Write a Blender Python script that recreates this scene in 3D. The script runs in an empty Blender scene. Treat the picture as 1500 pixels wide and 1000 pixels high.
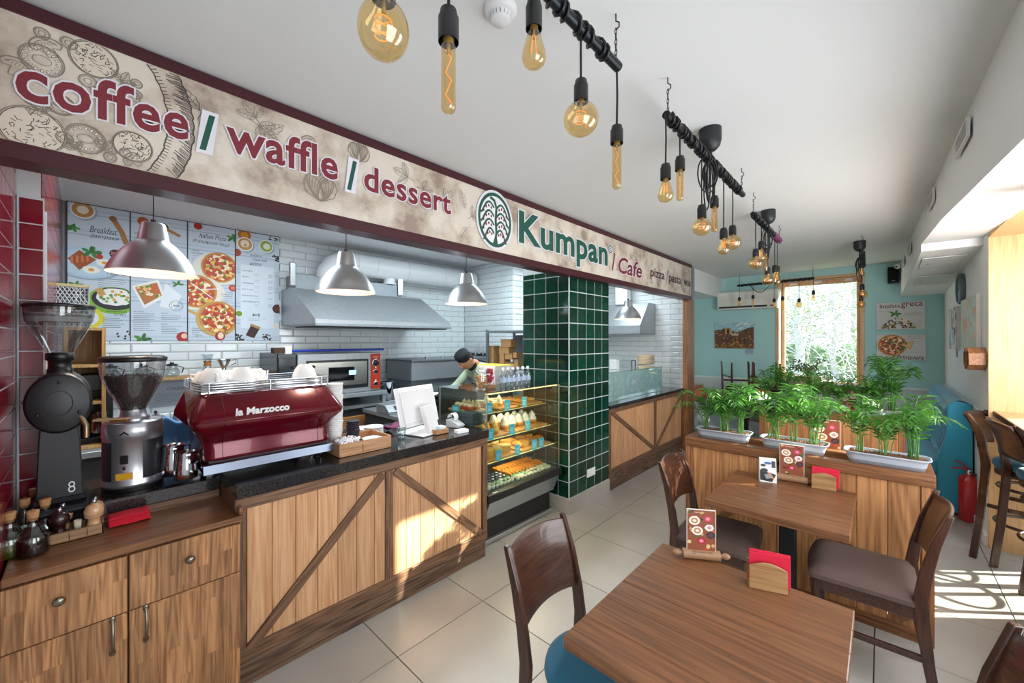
import bpy, bmesh, math, random
from math import sin, cos, tan, pi, radians, sqrt, atan2, hypot
from mathutils import Vector, Matrix, Euler
random.seed(7)
SC = bpy.context.scene
COL = SC.collection

# ------------------------------------------------------------------ camera
F_PX, YAW, CX, CY, CAM_H = 581.4, radians(42.97), 750.0, 497.7, 1.636
cam_data = bpy.data.cameras.new('camera')
cam_data.sensor_width = 36.0
cam_data.lens = F_PX / 1500.0 * 36.0
cam_data.shift_y = -(500.0 - CY) / 1500.0
cam_data.clip_start = 0.02
cam = bpy.data.objects.new('camera', cam_data)
cam.location = (0, 0, CAM_H)
cam.rotation_euler = (pi / 2, 0, YAW)
COL.objects.link(cam)
SC.camera = cam

# ------------------------------------------------------------------ world, sun, area lights, exposure
world = bpy.data.worlds.new('world'); SC.world = world; world.use_nodes = True
wn = world.node_tree.nodes; wl = world.node_tree.links
bg = wn['Background']
sky_tc = wn.new('ShaderNodeTexCoord'); sky_sep = wn.new('ShaderNodeSeparateXYZ'); sky_rmp = wn.new('ShaderNodeValToRGB')
wl.new(sky_tc.outputs['Generated'], sky_sep.inputs[0]); wl.new(sky_sep.outputs['Z'], sky_rmp.inputs[0]); wl.new(sky_rmp.outputs[0], bg.inputs[0])
sky_rmp.color_ramp.elements[0].color = (0.95, 0.97, 1.0, 1); sky_rmp.color_ramp.elements[1].color = (0.55, 0.72, 1.0, 1)
bg.inputs[1].default_value = 1.9

sun = bpy.data.lights.new('sun', 'SUN'); sun.energy = 22.0; sun.angle = radians(0.6); sun.color = (1.0, 0.9, 0.76)
sun_o = bpy.data.objects.new('sun', sun); COL.objects.link(sun_o)
SUN_DIR = Vector((1.0, 0.86, 0.585)).normalized()          # towards the sun
sun_o.rotation_euler = SUN_DIR.to_track_quat('Z', 'Y').to_euler()
sun_o.location = (5, 5, 4)

def area(name, loc, to, w, h, power, col=(1, 1, 1), spread=pi):
    l = bpy.data.lights.new(name, 'AREA'); l.shape = 'RECTANGLE'; l.size = w; l.size_y = h; l.energy = power; l.color = col; l.spread = spread
    o = bpy.data.objects.new(name, l); COL.objects.link(o); o.location = loc
    o.rotation_euler = (Vector(to) - Vector(loc)).to_track_quat('-Z', 'Y').to_euler()
    return o
# added fill lights beside the camera, in place of unbuilt storefront windows
area('side_fill_light', (0.60, 0.55, 1.5), (-2, 0.55, 1.5), 1.0, 1.7, 23, (0.93, 0.97, 1.0))
area('side_fill_light', (0.60, 2.25, 1.5), (-2, 2.25, 1.5), 1.1, 1.7, 26, (0.93, 0.97, 1.0))
# ceiling panel lamps of the kitchen, hidden behind the sign
area('kitchen_panel_light', (-3.35, 1.0, 2.76), (-3.35, 1.0, 0), 0.5, 1.8, 38, (0.80, 0.93, 1.0))
area('kitchen_panel_light', (-3.2, 3.4, 2.76), (-3.2, 3.4, 0), 0.5, 1.4, 30, (0.80, 0.93, 1.0))
area('kitchen_panel_light', (-3.0, 5.4, 2.76), (-3.0, 5.4, 0), 0.5, 0.8, 11, (0.85, 0.95, 1.0))
# added fill light in the bay, brightening the far dining area
area('bay_fill_light', (0.97, 3.52, 1.75), (-1.2, 5.6, 1.6), 0.85, 1.3, 52, (0.97, 0.98, 1.0))

SC.view_settings.view_transform = 'Standard'
SC.view_settings.look = 'None'
SC.view_settings.gamma = 1.0
SC.view_settings.exposure = 0.5
try: SC.view_settings.use_curve_mapping = False
except Exception: pass

# ------------------------------------------------------------------ measuring helpers: where a line of sight meets a real plane
def _ray(px, py):
    s = (px - CX) / F_PX; v = (CY - py) / F_PX
    return Vector((-sin(YAW) + s * cos(YAW), cos(YAW) + s * sin(YAW), v))
def ax(px, py, x):
    r = _ray(px, py); return Vector((0, 0, CAM_H)) + r * (x / r.x)
def ay(px, py, y):
    r = _ray(px, py); return Vector((0, 0, CAM_H)) + r * (y / r.y)
def az(px, py, z):
    r = _ray(px, py); return Vector((0, 0, CAM_H)) + r * ((z - CAM_H) / r.z)
def pix(p):
    d = -sin(YAW) * p[0] + cos(YAW) * p[1]; s = cos(YAW) * p[0] + sin(YAW) * p[1]
    if d < 0.05: return (-9999, -9999, d)
    return (CX + F_PX * s / d, CY - F_PX * (p[2] - CAM_H) / d, d)

# ------------------------------------------------------------------ materials
def lin(h):
    h = h.lstrip('#'); c = [int(h[i:i+2], 16) / 255 for i in (0, 2, 4)]
    return tuple([(x / 12.92 if x <= 0.04045 else ((x + 0.055) / 1.055) ** 2.4) for x in c] + [1.0])
_mats = {}
def _new(name):
    m = bpy.data.materials.new(name); m.use_nodes = True
    return m, m.node_tree.nodes, m.node_tree.links, m.node_tree.nodes['Principled BSDF']
def mat(hexc, rough=0.5, metal=0.0, emit=0.0, noise=0.0, nscale=8.0, bump=0.0, bscale=40.0, coat=0.0, sheen=0.0, spec=0.5, rand=0.0, name=None, ecol=None):
    key = (hexc, rough, metal, emit, noise, nscale, bump, bscale, coat, sheen, spec, rand, ecol)
    if key in _mats: return _mats[key]
    m, n, l, b = _new(name or 'surface_' + hexc.strip('#'))
    c = lin(hexc)
    b.inputs['Roughness'].default_value = rough; b.inputs['Metallic'].default_value = metal
    b.inputs['Base Color'].default_value = c
    b.inputs['Coat Weight'].default_value = coat; b.inputs['Specular IOR Level'].default_value = spec
    if sheen: b.inputs['Sheen Weight'].default_value = sheen
    if emit:
        b.inputs['Emission Color'].default_value = lin(ecol) if ecol else c; b.inputs['Emission Strength'].default_value = emit
    tc = None
    if noise or bump:
        tc = n.new('ShaderNodeTexCoord')
    src = None
    if noise:
        t = n.new('ShaderNodeTexNoise'); t.inputs['Scale'].default_value = nscale; t.inputs['Detail'].default_value = 5
        l.new(tc.outputs['Object'], t.inputs['Vector'])
        r = n.new('ShaderNodeMapRange'); r.inputs['To Min'].default_value = 1 - noise; r.inputs['To Max'].default_value = 1 + noise
        r.inputs['From Min'].default_value = 0.3; r.inputs['From Max'].default_value = 0.7
        l.new(t.outputs['Fac'], r.inputs['Value']); src = r.outputs[0]
    if rand:
        oi = n.new('ShaderNodeObjectInfo'); r2 = n.new('ShaderNodeMapRange'); r2.inputs['To Min'].default_value = 1 - rand; r2.inputs['To Max'].default_value = 1 + rand
        l.new(oi.outputs['Random'], r2.inputs['Value'])
        if src:
            mm = n.new('ShaderNodeMath'); mm.operation = 'MULTIPLY'; l.new(src, mm.inputs[0]); l.new(r2.outputs[0], mm.inputs[1]); src = mm.outputs[0]
        else: src = r2.outputs[0]
    if src:
        v = n.new('ShaderNodeVectorMath'); v.operation = 'SCALE'; v.inputs[0].default_value = c[:3]
        l.new(src, v.inputs['Scale']); l.new(v.outputs[0], b.inputs['Base Color'])
    if bump:
        t = n.new('ShaderNodeTexNoise'); t.inputs['Scale'].default_value = bscale; t.inputs['Detail'].default_value = 3
        l.new(tc.outputs['Object'], t.inputs['Vector'])
        bp = n.new('ShaderNodeBump'); bp.inputs['Strength'].default_value = bump; bp.inputs['Distance'].default_value = 0.01
        l.new(t.outputs['Fac'], bp.inputs['Height']); l.new(bp.outputs[0], b.inputs['Normal'])
    _mats[key] = m
    return m
def wood(c1, c2, axis='Z', grain=1.0, rough=0.45, var=0.18, contrast=1.0, stave=False, coat=0.0, name='wood'):
    key = ('w', c1, c2, axis, grain, rough, var, contrast, stave, coat)
    if key in _mats: return _mats[key]
    m, n, l, b = _new(name)
    tc = n.new('ShaderNodeTexCoord'); oi = n.new('ShaderNodeObjectInfo')
    off = n.new('ShaderNodeVectorMath'); off.operation = 'SCALE'; off.inputs[0].default_value = (7.3, 3.1, 5.7); l.new(oi.outputs['Random'], off.inputs['Scale'])
    add = n.new('ShaderNodeVectorMath'); add.operation = 'ADD'; l.new(tc.outputs['Object'], add.inputs[0]); l.new(off.outputs[0], add.inputs[1])
    vec = add.outputs[0]
    br = None
    if stave:
        sep = n.new('ShaderNodeSeparateXYZ'); l.new(tc.outputs['Object'], sep.inputs[0])
        cb = n.new('ShaderNodeCombineXYZ'); l.new(sep.outputs['Z'], cb.inputs['X']); l.new(sep.outputs['Y'], cb.inputs['Y'])
        a2 = n.new('ShaderNodeVectorMath'); a2.operation = 'ADD'; l.new(cb.outputs[0], a2.inputs[0]); l.new(off.outputs[0], a2.inputs[1])
        br = n.new('ShaderNodeTexBrick'); br.offset = 0.37; br.offset_frequency = 2; br.squash = 0.7; br.squash_frequency = 3
        br.inputs['Scale'].default_value = 1.0; br.inputs['Brick Width'].default_value = 0.34; br.inputs['Row Height'].default_value = 0.043
        br.inputs['Mortar Size'].default_value = 0.0; br.inputs['Color1'].default_value = (0, 0, 0, 1); br.inputs['Color2'].default_value = (1, 1, 1, 1)
        l.new(a2.outputs[0], br.inputs['Vector'])
        sc = n.new('ShaderNodeVectorMath'); sc.operation = 'MULTIPLY_ADD'; sc.inputs[1].default_value = (3.7, 9.1, 2.3)
        l.new(br.outputs['Color'], sc.inputs[0]); l.new(vec, sc.inputs[2]); vec = sc.outputs[0]
    mp = n.new('ShaderNodeMapping'); s = {'X': (1, 20, 20), 'Y': (20, 1, 20), 'Z': (20, 20, 1)}[axis]
    mp.inputs['Scale'].default_value = tuple(k * grain for k in s); l.new(vec, mp.inputs['Vector'])
    nz = n.new('ShaderNodeTexNoise'); nz.inputs['Scale'].default_value = 0.55; nz.inputs['Detail'].default_value = 1.5; nz.inputs['Distortion'].default_value = 0.35
    l.new(mp.outputs[0], nz.inputs['Vector'])
    # rings: sine of the noise field
    mu = n.new('ShaderNodeMath'); mu.operation = 'MULTIPLY'; mu.inputs[1].default_value = 70.0; l.new(nz.outputs['Fac'], mu.inputs[0])
    sn = n.new('ShaderNodeMath'); sn.operation = 'SINE'; l.new(mu.outputs[0], sn.inputs[0])
    fi = n.new('ShaderNodeTexNoise'); fi.inputs['Scale'].default_value = 5.0; fi.inputs['Detail'].default_value = 4; l.new(mp.outputs[0], fi.inputs['Vector'])
    m1 = n.new('ShaderNodeMath'); m1.operation = 'MULTIPLY_ADD'; m1.inputs[1].default_value = 0.11 * contrast; m1.inputs[2].default_value = 0.0; l.new(sn.outputs[0], m1.inputs[0])
    m2 = n.new('ShaderNodeMath'); m2.operation = 'ADD'; l.new(fi.outputs['Fac'], m2.inputs[0]); l.new(m1.outputs[0], m2.inputs[1])
    rp = n.new('ShaderNodeValToRGB'); rp.color_ramp.elements[0].position = 0.25; rp.color_ramp.elements[1].position = 0.72
    rp.color_ramp.elements[0].color = lin(c2); rp.color_ramp.elements[1].color = lin(c1); l.new(m2.outputs[0], rp.inputs[0])
    r2 = n.new('ShaderNodeMapRange'); r2.inputs['To Min'].default_value = 1 - var; r2.inputs['To Max'].default_value = 1 + var; l.new(oi.outputs['Random'], r2.inputs['Value'])
    src = r2.outputs[0]
    if stave:
        r3 = n.new('ShaderNodeMapRange'); r3.inputs['To Min'].default_value = 0.78; r3.inputs['To Max'].default_value = 1.32; l.new(br.outputs['Color'], r3.inputs['Value'])
        mm = n.new('ShaderNodeMath'); mm.operation = 'MULTIPLY'; l.new(src, mm.inputs[0]); l.new(r3.outputs[0], mm.inputs[1]); src = mm.outputs[0]
    v = n.new('ShaderNodeVectorMath'); v.operation = 'SCALE'; l.new(rp.outputs[0], v.inputs[0]); l.new(src, v.inputs['Scale'])
    l.new(v.outputs[0], b.inputs['Base Color'])
    b.inputs['Roughness'].default_value = rough; b.inputs['Coat Weight'].default_value = coat
    bp = n.new('ShaderNodeBump'); bp.inputs['Strength'].default_value = 0.12; bp.inputs['Distance'].default_value = 0.004
    l.new(m2.outputs[0], bp.inputs['Height']); l.new(bp.outputs[0], b.inputs['Normal'])
    _mats[key] = m
    return m
def thin(tint, gloss=0.12, rough=0.02, mixc=0.0, body=None, name='clear_glass', fr=1.45):
    """thin-walled glass: tinted see-through with mirror-like fresnel; optional milky share"""
    key = ('t', tint, gloss, rough, mixc, body, fr)
    if key in _mats: return _mats[key]
    m = bpy.data.materials.new(name); m.use_nodes = True; n = m.node_tree.nodes; l = m.node_tree.links
    n.clear(); out = n.new('ShaderNodeOutputMaterial')
    tr = n.new('ShaderNodeBsdfTransparent'); tr.inputs[0].default_value = lin(tint)
    gl = n.new('ShaderNodeBsdfGlossy'); gl.inputs['Roughness'].default_value = rough; gl.inputs[0].default_value = (1, 1, 1, 1)
    fz = n.new('ShaderNodeFresnel'); geo = n.new('ShaderNodeNewGeometry'); im = n.new('ShaderNodeMath'); im.operation = 'MULTIPLY_ADD'; im.inputs[1].default_value = 1/fr - fr; im.inputs[2].default_value = fr; l.new(geo.outputs['Backfacing'], im.inputs[0]); l.new(im.outputs[0], fz.inputs[0])   # same mirror share on both faces of the pane
    ad = n.new('ShaderNodeMath'); ad.operation = 'ADD'; ad.use_clamp = True; ad.inputs[1].default_value = gloss; l.new(fz.outputs[0], ad.inputs[0])
    mx = n.new('ShaderNodeMixShader'); l.new(ad.outputs[0], mx.inputs[0])
    if body:
        df = n.new('ShaderNodeBsdfDiffuse'); df.inputs[0].default_value = lin(body)
        m0 = n.new('ShaderNodeMixShader'); m0.inputs[0].default_value = mixc; l.new(tr.outputs[0], m0.inputs[1]); l.new(df.outputs[0], m0.inputs[2]); l.new(m0.outputs[0], mx.inputs[1])
    else: l.new(tr.outputs[0], mx.inputs[1])
    l.new(gl.outputs[0], mx.inputs[2]); l.new(mx.outputs[0], out.inputs[0])
    _mats[key] = m
    return m
def steel(hexc='#b8bcc0', rough=0.28, name='brushed_steel'):
    return mat(hexc, rough, 1.0, noise=0.08, nscale=30, name=name)

# ------------------------------------------------------------------ mesh builder
class MB:
    def __init__(s): s.v = []; s.f = []; s.mi = []; s.sm = []; s.k = 0; s.T = None; s.smooth = False
    def _add(s, vs, fs, sm=None):
        o = len(s.v)
        if s.T is not None: vs = [s.T @ Vector(p) for p in vs]
        s.v += [tuple(p) for p in vs]
        for f in fs: s.f.append(tuple(i + o for i in f)); s.mi.append(s.k); s.sm.append(s.smooth if sm is None else sm)
        return s
    def box(s, x0, x1, y0, y1, z0, z1, b=0.0):
        if x1 < x0: x0, x1 = x1, x0
        if y1 < y0: y0, y1 = y1, y0
        if z1 < z0: z0, z1 = z1, z0
        if b <= 0:
            return s._add([(x0,y0,z0),(x1,y0,z0),(x1,y1,z0),(x0,y1,z0),(x0,y0,z1),(x1,y0,z1),(x1,y1,z1),(x0,y1,z1)],
                   [(0,3,2,1),(4,5,6,7),(0,1,5,4),(1,2,6,5),(2,3,7,6),(3,0,4,7)], False)
        b = min(b, (x1-x0)*.49, (y1-y0)*.49, (z1-z0)*.49)
        vs = []; ix = {}
        for i, (X, sx) in enumerate(((x0, 1), (x1, -1))):
            for j, (Y, sy) in enumerate(((y0, 1), (y1, -1))):
                for k, (Z, sz) in enumerate(((z0, 1), (z1, -1))):
                    for a, p in enumerate(((X, Y+sy*b, Z+sz*b), (X+sx*b, Y, Z+sz*b), (X+sx*b, Y+sy*b, Z))):
                        ix[i, j, k, a] = len(vs); vs.append(p)
        fs = []
        g = lambda i, j, k, a: ix[i, j, k, a]
        for i in (0, 1):
            q = [g(i,0,0,0), g(i,1,0,0), g(i,1,1,0), g(i,0,1,0)]; fs.append(tuple(q if i else q[::-1]))
            q = [g(0,i,0,1), g(1,i,0,1), g(1,i,1,1), g(0,i,1,1)]; fs.append(tuple(q[::-1] if i else q))
            q = [g(0,0,i,2), g(1,0,i,2), g(1,1,i,2), g(0,1,i,2)]; fs.append(tuple(q if i else q[::-1]))
        for i in (0, 1):
            for j in (0, 1):
                fl = (i + j) % 2
                q = [g(i,j,0,0), g(i,j,1,0), g(i,j,1,1), g(i,j,0,1)]; fs.append(tuple(q[::-1] if fl else q))
                q = [g(i,0,j,0), g(i,1,j,0), g(i,1,j,2), g(i,0,j,2)]; fs.append(tuple(q if fl else q[::-1]))
                q = [g(0,i,j,1), g(1,i,j,1), g(1,i,j,2), g(0,i,j,2)]; fs.append(tuple(q[::-1] if fl else q))
        for i in (0, 1):
            for j in (0, 1):
                for k in (0, 1):
                    t = (g(i,j,k,0), g(i,j,k,1), g(i,j,k,2)); fs.append(t if (i+j+k) % 2 else t[::-1])
        return s._add(vs, fs, False)
    def prism(s, poly, d0, d1, plane='YZ'):
        """poly in plane, extruded along the remaining axis from d0 to d1"""
        def P(a, b, d):
            return {'YZ': (d, a, b), 'XZ': (a, d, b), 'XY': (a, b, d)}[plane]
        n = len(poly)
        vs = [P(a, b, d0) for a, b in poly] + [P(a, b, d1) for a, b in poly]
        fs = [tuple(range(n)), tuple(range(2*n-1, n-1, -1))] + [(i, i+n, (i+1) % n + n, (i+1) % n) for i in range(n)]
        return s._add(vs, fs, False)
    def tube(s, path, r, n=8, closed=False, cap=True, sm=True):
        P = [Vector(p) for p in path]; m = len(P)
        if m < 2: return s
        R = r if isinstance(r, (list, tuple)) else [r] * m
        rings = []; up = None
        for i in range(m):
            if closed: t = P[(i+1) % m] - P[(i-1) % m]
            else: t = (P[min(i+1, m-1)] - P[max(i-1, 0)])
            if t.length < 1e-9: t = Vector((0, 0, 1))
            t.normalize()
            if up is None:
                up = Vector((0, 0, 1)) if abs(t.z) < 0.9 else Vector((1, 0, 0))
            a = t.cross(up)
            if a.length < 1e-6: a = t.orthogonal()
            a.normalize(); bb = a.cross(t).normalized(); up = bb
            rings.append([P[i] + (a * cos(2*pi*k/n) + bb * sin(2*pi*k/n)) * R[i] for k in range(n)])
        vs = [q for rg in rings for q in rg]; fs = []
        for i in range(m if closed else m - 1):
            j = (i + 1) % m
            for k in range(n):
                k2 = (k + 1) % n; fs.append((i*n+k, i*n+k2, j*n+k2, j*n+k))
        s._add(vs, fs, sm)
        if cap and not closed:
            s._add(rings[0], [tuple(range(n))[::-1]], False); s._add(rings[-1], [tuple(range(n))], False)
        return s
    def cyl(s, p0, p1, r0, r1=None, n=20, sm=True):
        return s.tube([p0, p1], [r0, r0 if r1 is None else r1], n, sm=sm)
    def lathe(s, prof, c=(0, 0, 0), n=24, axis='Z', sm=True, a0=0.0, a1=2*pi):
        """prof: (r, h) pairs from bottom to top"""
        c = Vector(c); full = abs(a1 - a0 - 2*pi) < 1e-6; m = n if full else n + 1
        vs = []
        for r, h in prof:
            r = max(r, 1e-5)
            for k in range(m):
                a = a0 + (a1 - a0) * k / n; u, w = r * cos(a), r * sin(a)
                vs.append(c + Vector({'Z': (u, w, h), 'X': (h, u, w), 'Y': (w, h, u)}[axis]))
        fs = []
        for i in range(len(prof) - 1):
            for k in range(n):
                k2 = (k + 1) % m; fs.append((i*m+k, i*m+k2, (i+1)*m+k2, (i+1)*m+k))
        return s._add(vs, fs, sm)
    def ell(s, c, r, n=14, m=8, sm=True):
        c = Vector(c); r = Vector((r, r, r)) if not hasattr(r, '__len__') else Vector(r)
        vs = []; fs = []
        for i in range(m + 1):
            t = pi * i / m
            for k in range(n):
                a = 2*pi*k/n
                vs.append(c + Vector((r.x * sin(t) * cos(a), r.y * sin(t) * sin(a), -r.z * cos(t))))
        for i in range(m):
            for k in range(n):
                k2 = (k+1) % n; fs.append((i*n+k, i*n+k2, (i+1)*n+k2, (i+1)*n+k))
        return s._add(vs, fs, sm)
    def grid(s, fn, nu, nv, closed_u=False, sm=True):
        vs = [fn(i / nu, j / nv) for j in range(nv + 1) for i in range(nu + (0 if closed_u else 1))]
        w = nu if closed_u else nu + 1; fs = []
        for j in range(nv):
            for i in range(nu):
                i2 = (i + 1) % w; fs.append((j*w+i, j*w+i2, (j+1)*w+i2, (j+1)*w+i))
        return s._add(vs, fs, sm)
    def quad(s, a, b, c, d): return s._add([a, b, c, d], [(0, 1, 2, 3)], False)
    def mesh(s, name, mats):
        me = bpy.data.meshes.new(name); me.from_pydata(s.v, [], s.f)
        for m in (mats if isinstance(mats, (list, tuple)) else [mats]): me.materials.append(m)
        me.polygons.foreach_set('material_index', s.mi); me.polygons.foreach_set('use_smooth', s.sm); me.update()
        return me
    def obj(s, name, mats, parent=None, loc=None, rot=None, bev=0.0, sub=0):
        o = bpy.data.objects.new(name, s.mesh(name, mats)); COL.objects.link(o)
        if parent: o.parent = parent
        if loc is not None: o.location = loc
        if rot is not None: o.rotation_euler = rot
        if bev:
            mo = o.modifiers.new('bevel', 'BEVEL'); mo.width = bev; mo.segments = 2; mo.limit_method = 'ANGLE'; mo.angle_limit = radians(40)
        if sub:
            mo = o.modifiers.new('sub', 'SUBSURF'); mo.levels = sub; mo.render_levels = sub
        return o
def thing(name, label, cat, loc=(0, 0, 0), rotz=0.0, group=None):
    o = bpy.data.objects.new(name, None); COL.objects.link(o); o.empty_display_size = 0.05
    o.location = loc; o.rotation_euler = (0, 0, rotz); o['label'] = label; o['category'] = cat
    if group: o['group'] = group
    return o
def tag(o, label=None, cat=None, group=None):
    if label: o['label'] = label
    if cat: o['category'] = cat
    if group: o['group'] = group
    return o
def struct(name, mb, m, parent=None):
    o = mb.obj(name, m, parent)
    if parent is None: o['kind'] = 'structure'
    return o
def dup(root, loc, rotz=None, label=None, group=None, swap=None):
    def cp(o, par):
        c = o.copy(); COL.objects.link(c)
        if par is not None: c.parent = par
        if swap and o.type == 'MESH' and o.data.materials and o.data.materials[0] in swap:
            c.data = o.data.copy(); c.data.materials[0] = swap[o.data.materials[0]]
        for ch in CH(o): cp(ch, c)
        return c
    r = cp(root, None); r.location = loc
    if rotz is not None: r.rotation_euler = (0, 0, rotz)
    if label: r['label'] = label
    if group: r['group'] = group
    return r
def CH(o): return [c for c in o.children]
def boxpart(name, m, parent, x0, x1, y0, y1, z0, z1, b=0.002, label=None):
    """a board as a mesh of its own, its origin at its centre"""
    cx, cy, cz = (x0+x1)/2, (y0+y1)/2, (z0+z1)/2
    o = MB().box(x0-cx, x1-cx, y0-cy, y1-cy, z0-cz, z1-cz, b).obj(name, m, parent, (cx, cy, cz))
    if label: o['label'] = label
    return o

ORDN = ['lowest', 'second', 'third', 'fourth', 'fifth', 'sixth', 'seventh', 'eighth', 'ninth', 'tenth', 'eleventh', 'twelfth', 'thirteenth', 'fourteenth', 'fifteenth', 'sixteenth', 'seventeenth', 'eighteenth', 'nineteenth', 'twentieth', 'twenty-first', 'twenty-second', 'twenty-third', 'twenty-fourth', 'twenty-fifth', 'twenty-sixth']
def nth(k, n): return ', topmost' if k == n-1 else ', lowest' if k == 0 else ', ' + ORDN[k] + ' from below'
# tiles and planks laid on a surface, each an object sharing one mesh
def lay_tiles(parent, org, U, V, N, ulen, vlen, tw, th, gap, depth, m, name='tile', stagger=0.0, bevel=0.004, u_off=0.0, v_off=0.0, skip=None, limit=300, angle=0.0, rim=0.0):
    org = Vector(org); U = Vector(U); V = Vector(V); N = Vector(N)
    w, h = tw - gap, th - gap
    mb = MB(); b = bevel
    mb._add([(-w/2,-h/2,0),(w/2,-h/2,0),(w/2,h/2,0),(-w/2,h/2,0),(-w/2,-h/2,depth-rim),(w/2,-h/2,depth-rim),(w/2,h/2,depth-rim),(-w/2,h/2,depth-rim),
             (-w/2+b,-h/2+b,depth),(w/2-b,-h/2+b,depth),(w/2-b,h/2-b,depth),(-w/2+b,h/2-b,depth)],
            [(8,9,10,11),(4,5,9,8),(5,6,10,9),(6,7,11,10),(7,4,8,11),(0,1,5,4),(1,2,6,5),(2,3,7,6),(3,0,4,7)], False)
    me = mb.mesh(name, m)
    cells = []
    if angle:
        R = int((ulen + vlen) / tw) + 2
        ca, sa = cos(angle), sin(angle)
        for i in range(-R, R):
            for j in range(-R, R):
                u = (i * ca - j * sa) * tw + u_off; v = (i * sa + j * ca) * th + v_off
                hw = tw * .71
                if u < -hw*.2 or v < -hw*.2 or u > ulen + hw*.2 or v > vlen + hw*.2: continue
                cells.append((u, v, 1, 1))
    else:
        j = 0; v = v_off - th * math.ceil(v_off / th - 1e-9)
        while v < vlen - 1e-4:
            u = u_off + (stagger * tw if j % 2 else 0); u -= tw * math.ceil(u / tw - 1e-9)
            v0, v1 = max(v, 0), min(v + th, vlen)
            while u < ulen - 1e-4:
                u0, u1 = max(u, 0), min(u + tw, ulen)
                if u1 - u0 > tw * .12 and v1 - v0 > th * .12:
                    cells.append(((u0+u1)/2, (v0+v1)/2, (u1-u0-gap)/w, (v1-v0-gap)/h))
                u += tw
            v += th; j += 1
    items = []
    for c in cells:
        p = org + U * c[0] + V * c[1]
        if skip and skip(c[0], c[1]): continue
        q = pix(p + N * depth)
        vis = -50 < q[0] < 1550 and -50 < q[1] < 1050 and q[2] > 0
        items.append(((0 if vis else 1), (p - Vector((0, 0, CAM_H))).length, c, p))
    items.sort(key=lambda t: (t[0], t[1]))
    base = Matrix((U, V, N)).transposed().to_4x4()
    if angle: base = base @ Matrix.Rotation(angle, 4, 'Z')
    rest = MB(); nn = 0
    for vis, d, c, p in items:
        Mx = Matrix.Translation(p) @ base @ Matrix.Diagonal((c[2], c[3], 1, 1))
        if nn < limit and vis == 0:
            o = bpy.data.objects.new(name, me); COL.objects.link(o); o.parent = parent; o.matrix_local = Mx; nn += 1
        else:
            rest.T = Mx; rest._add(mb.v, mb.f, False)
    if rest.f:
        o = rest.obj(name, m, parent); o['kind'] = 'stuff'
    return nn

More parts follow.
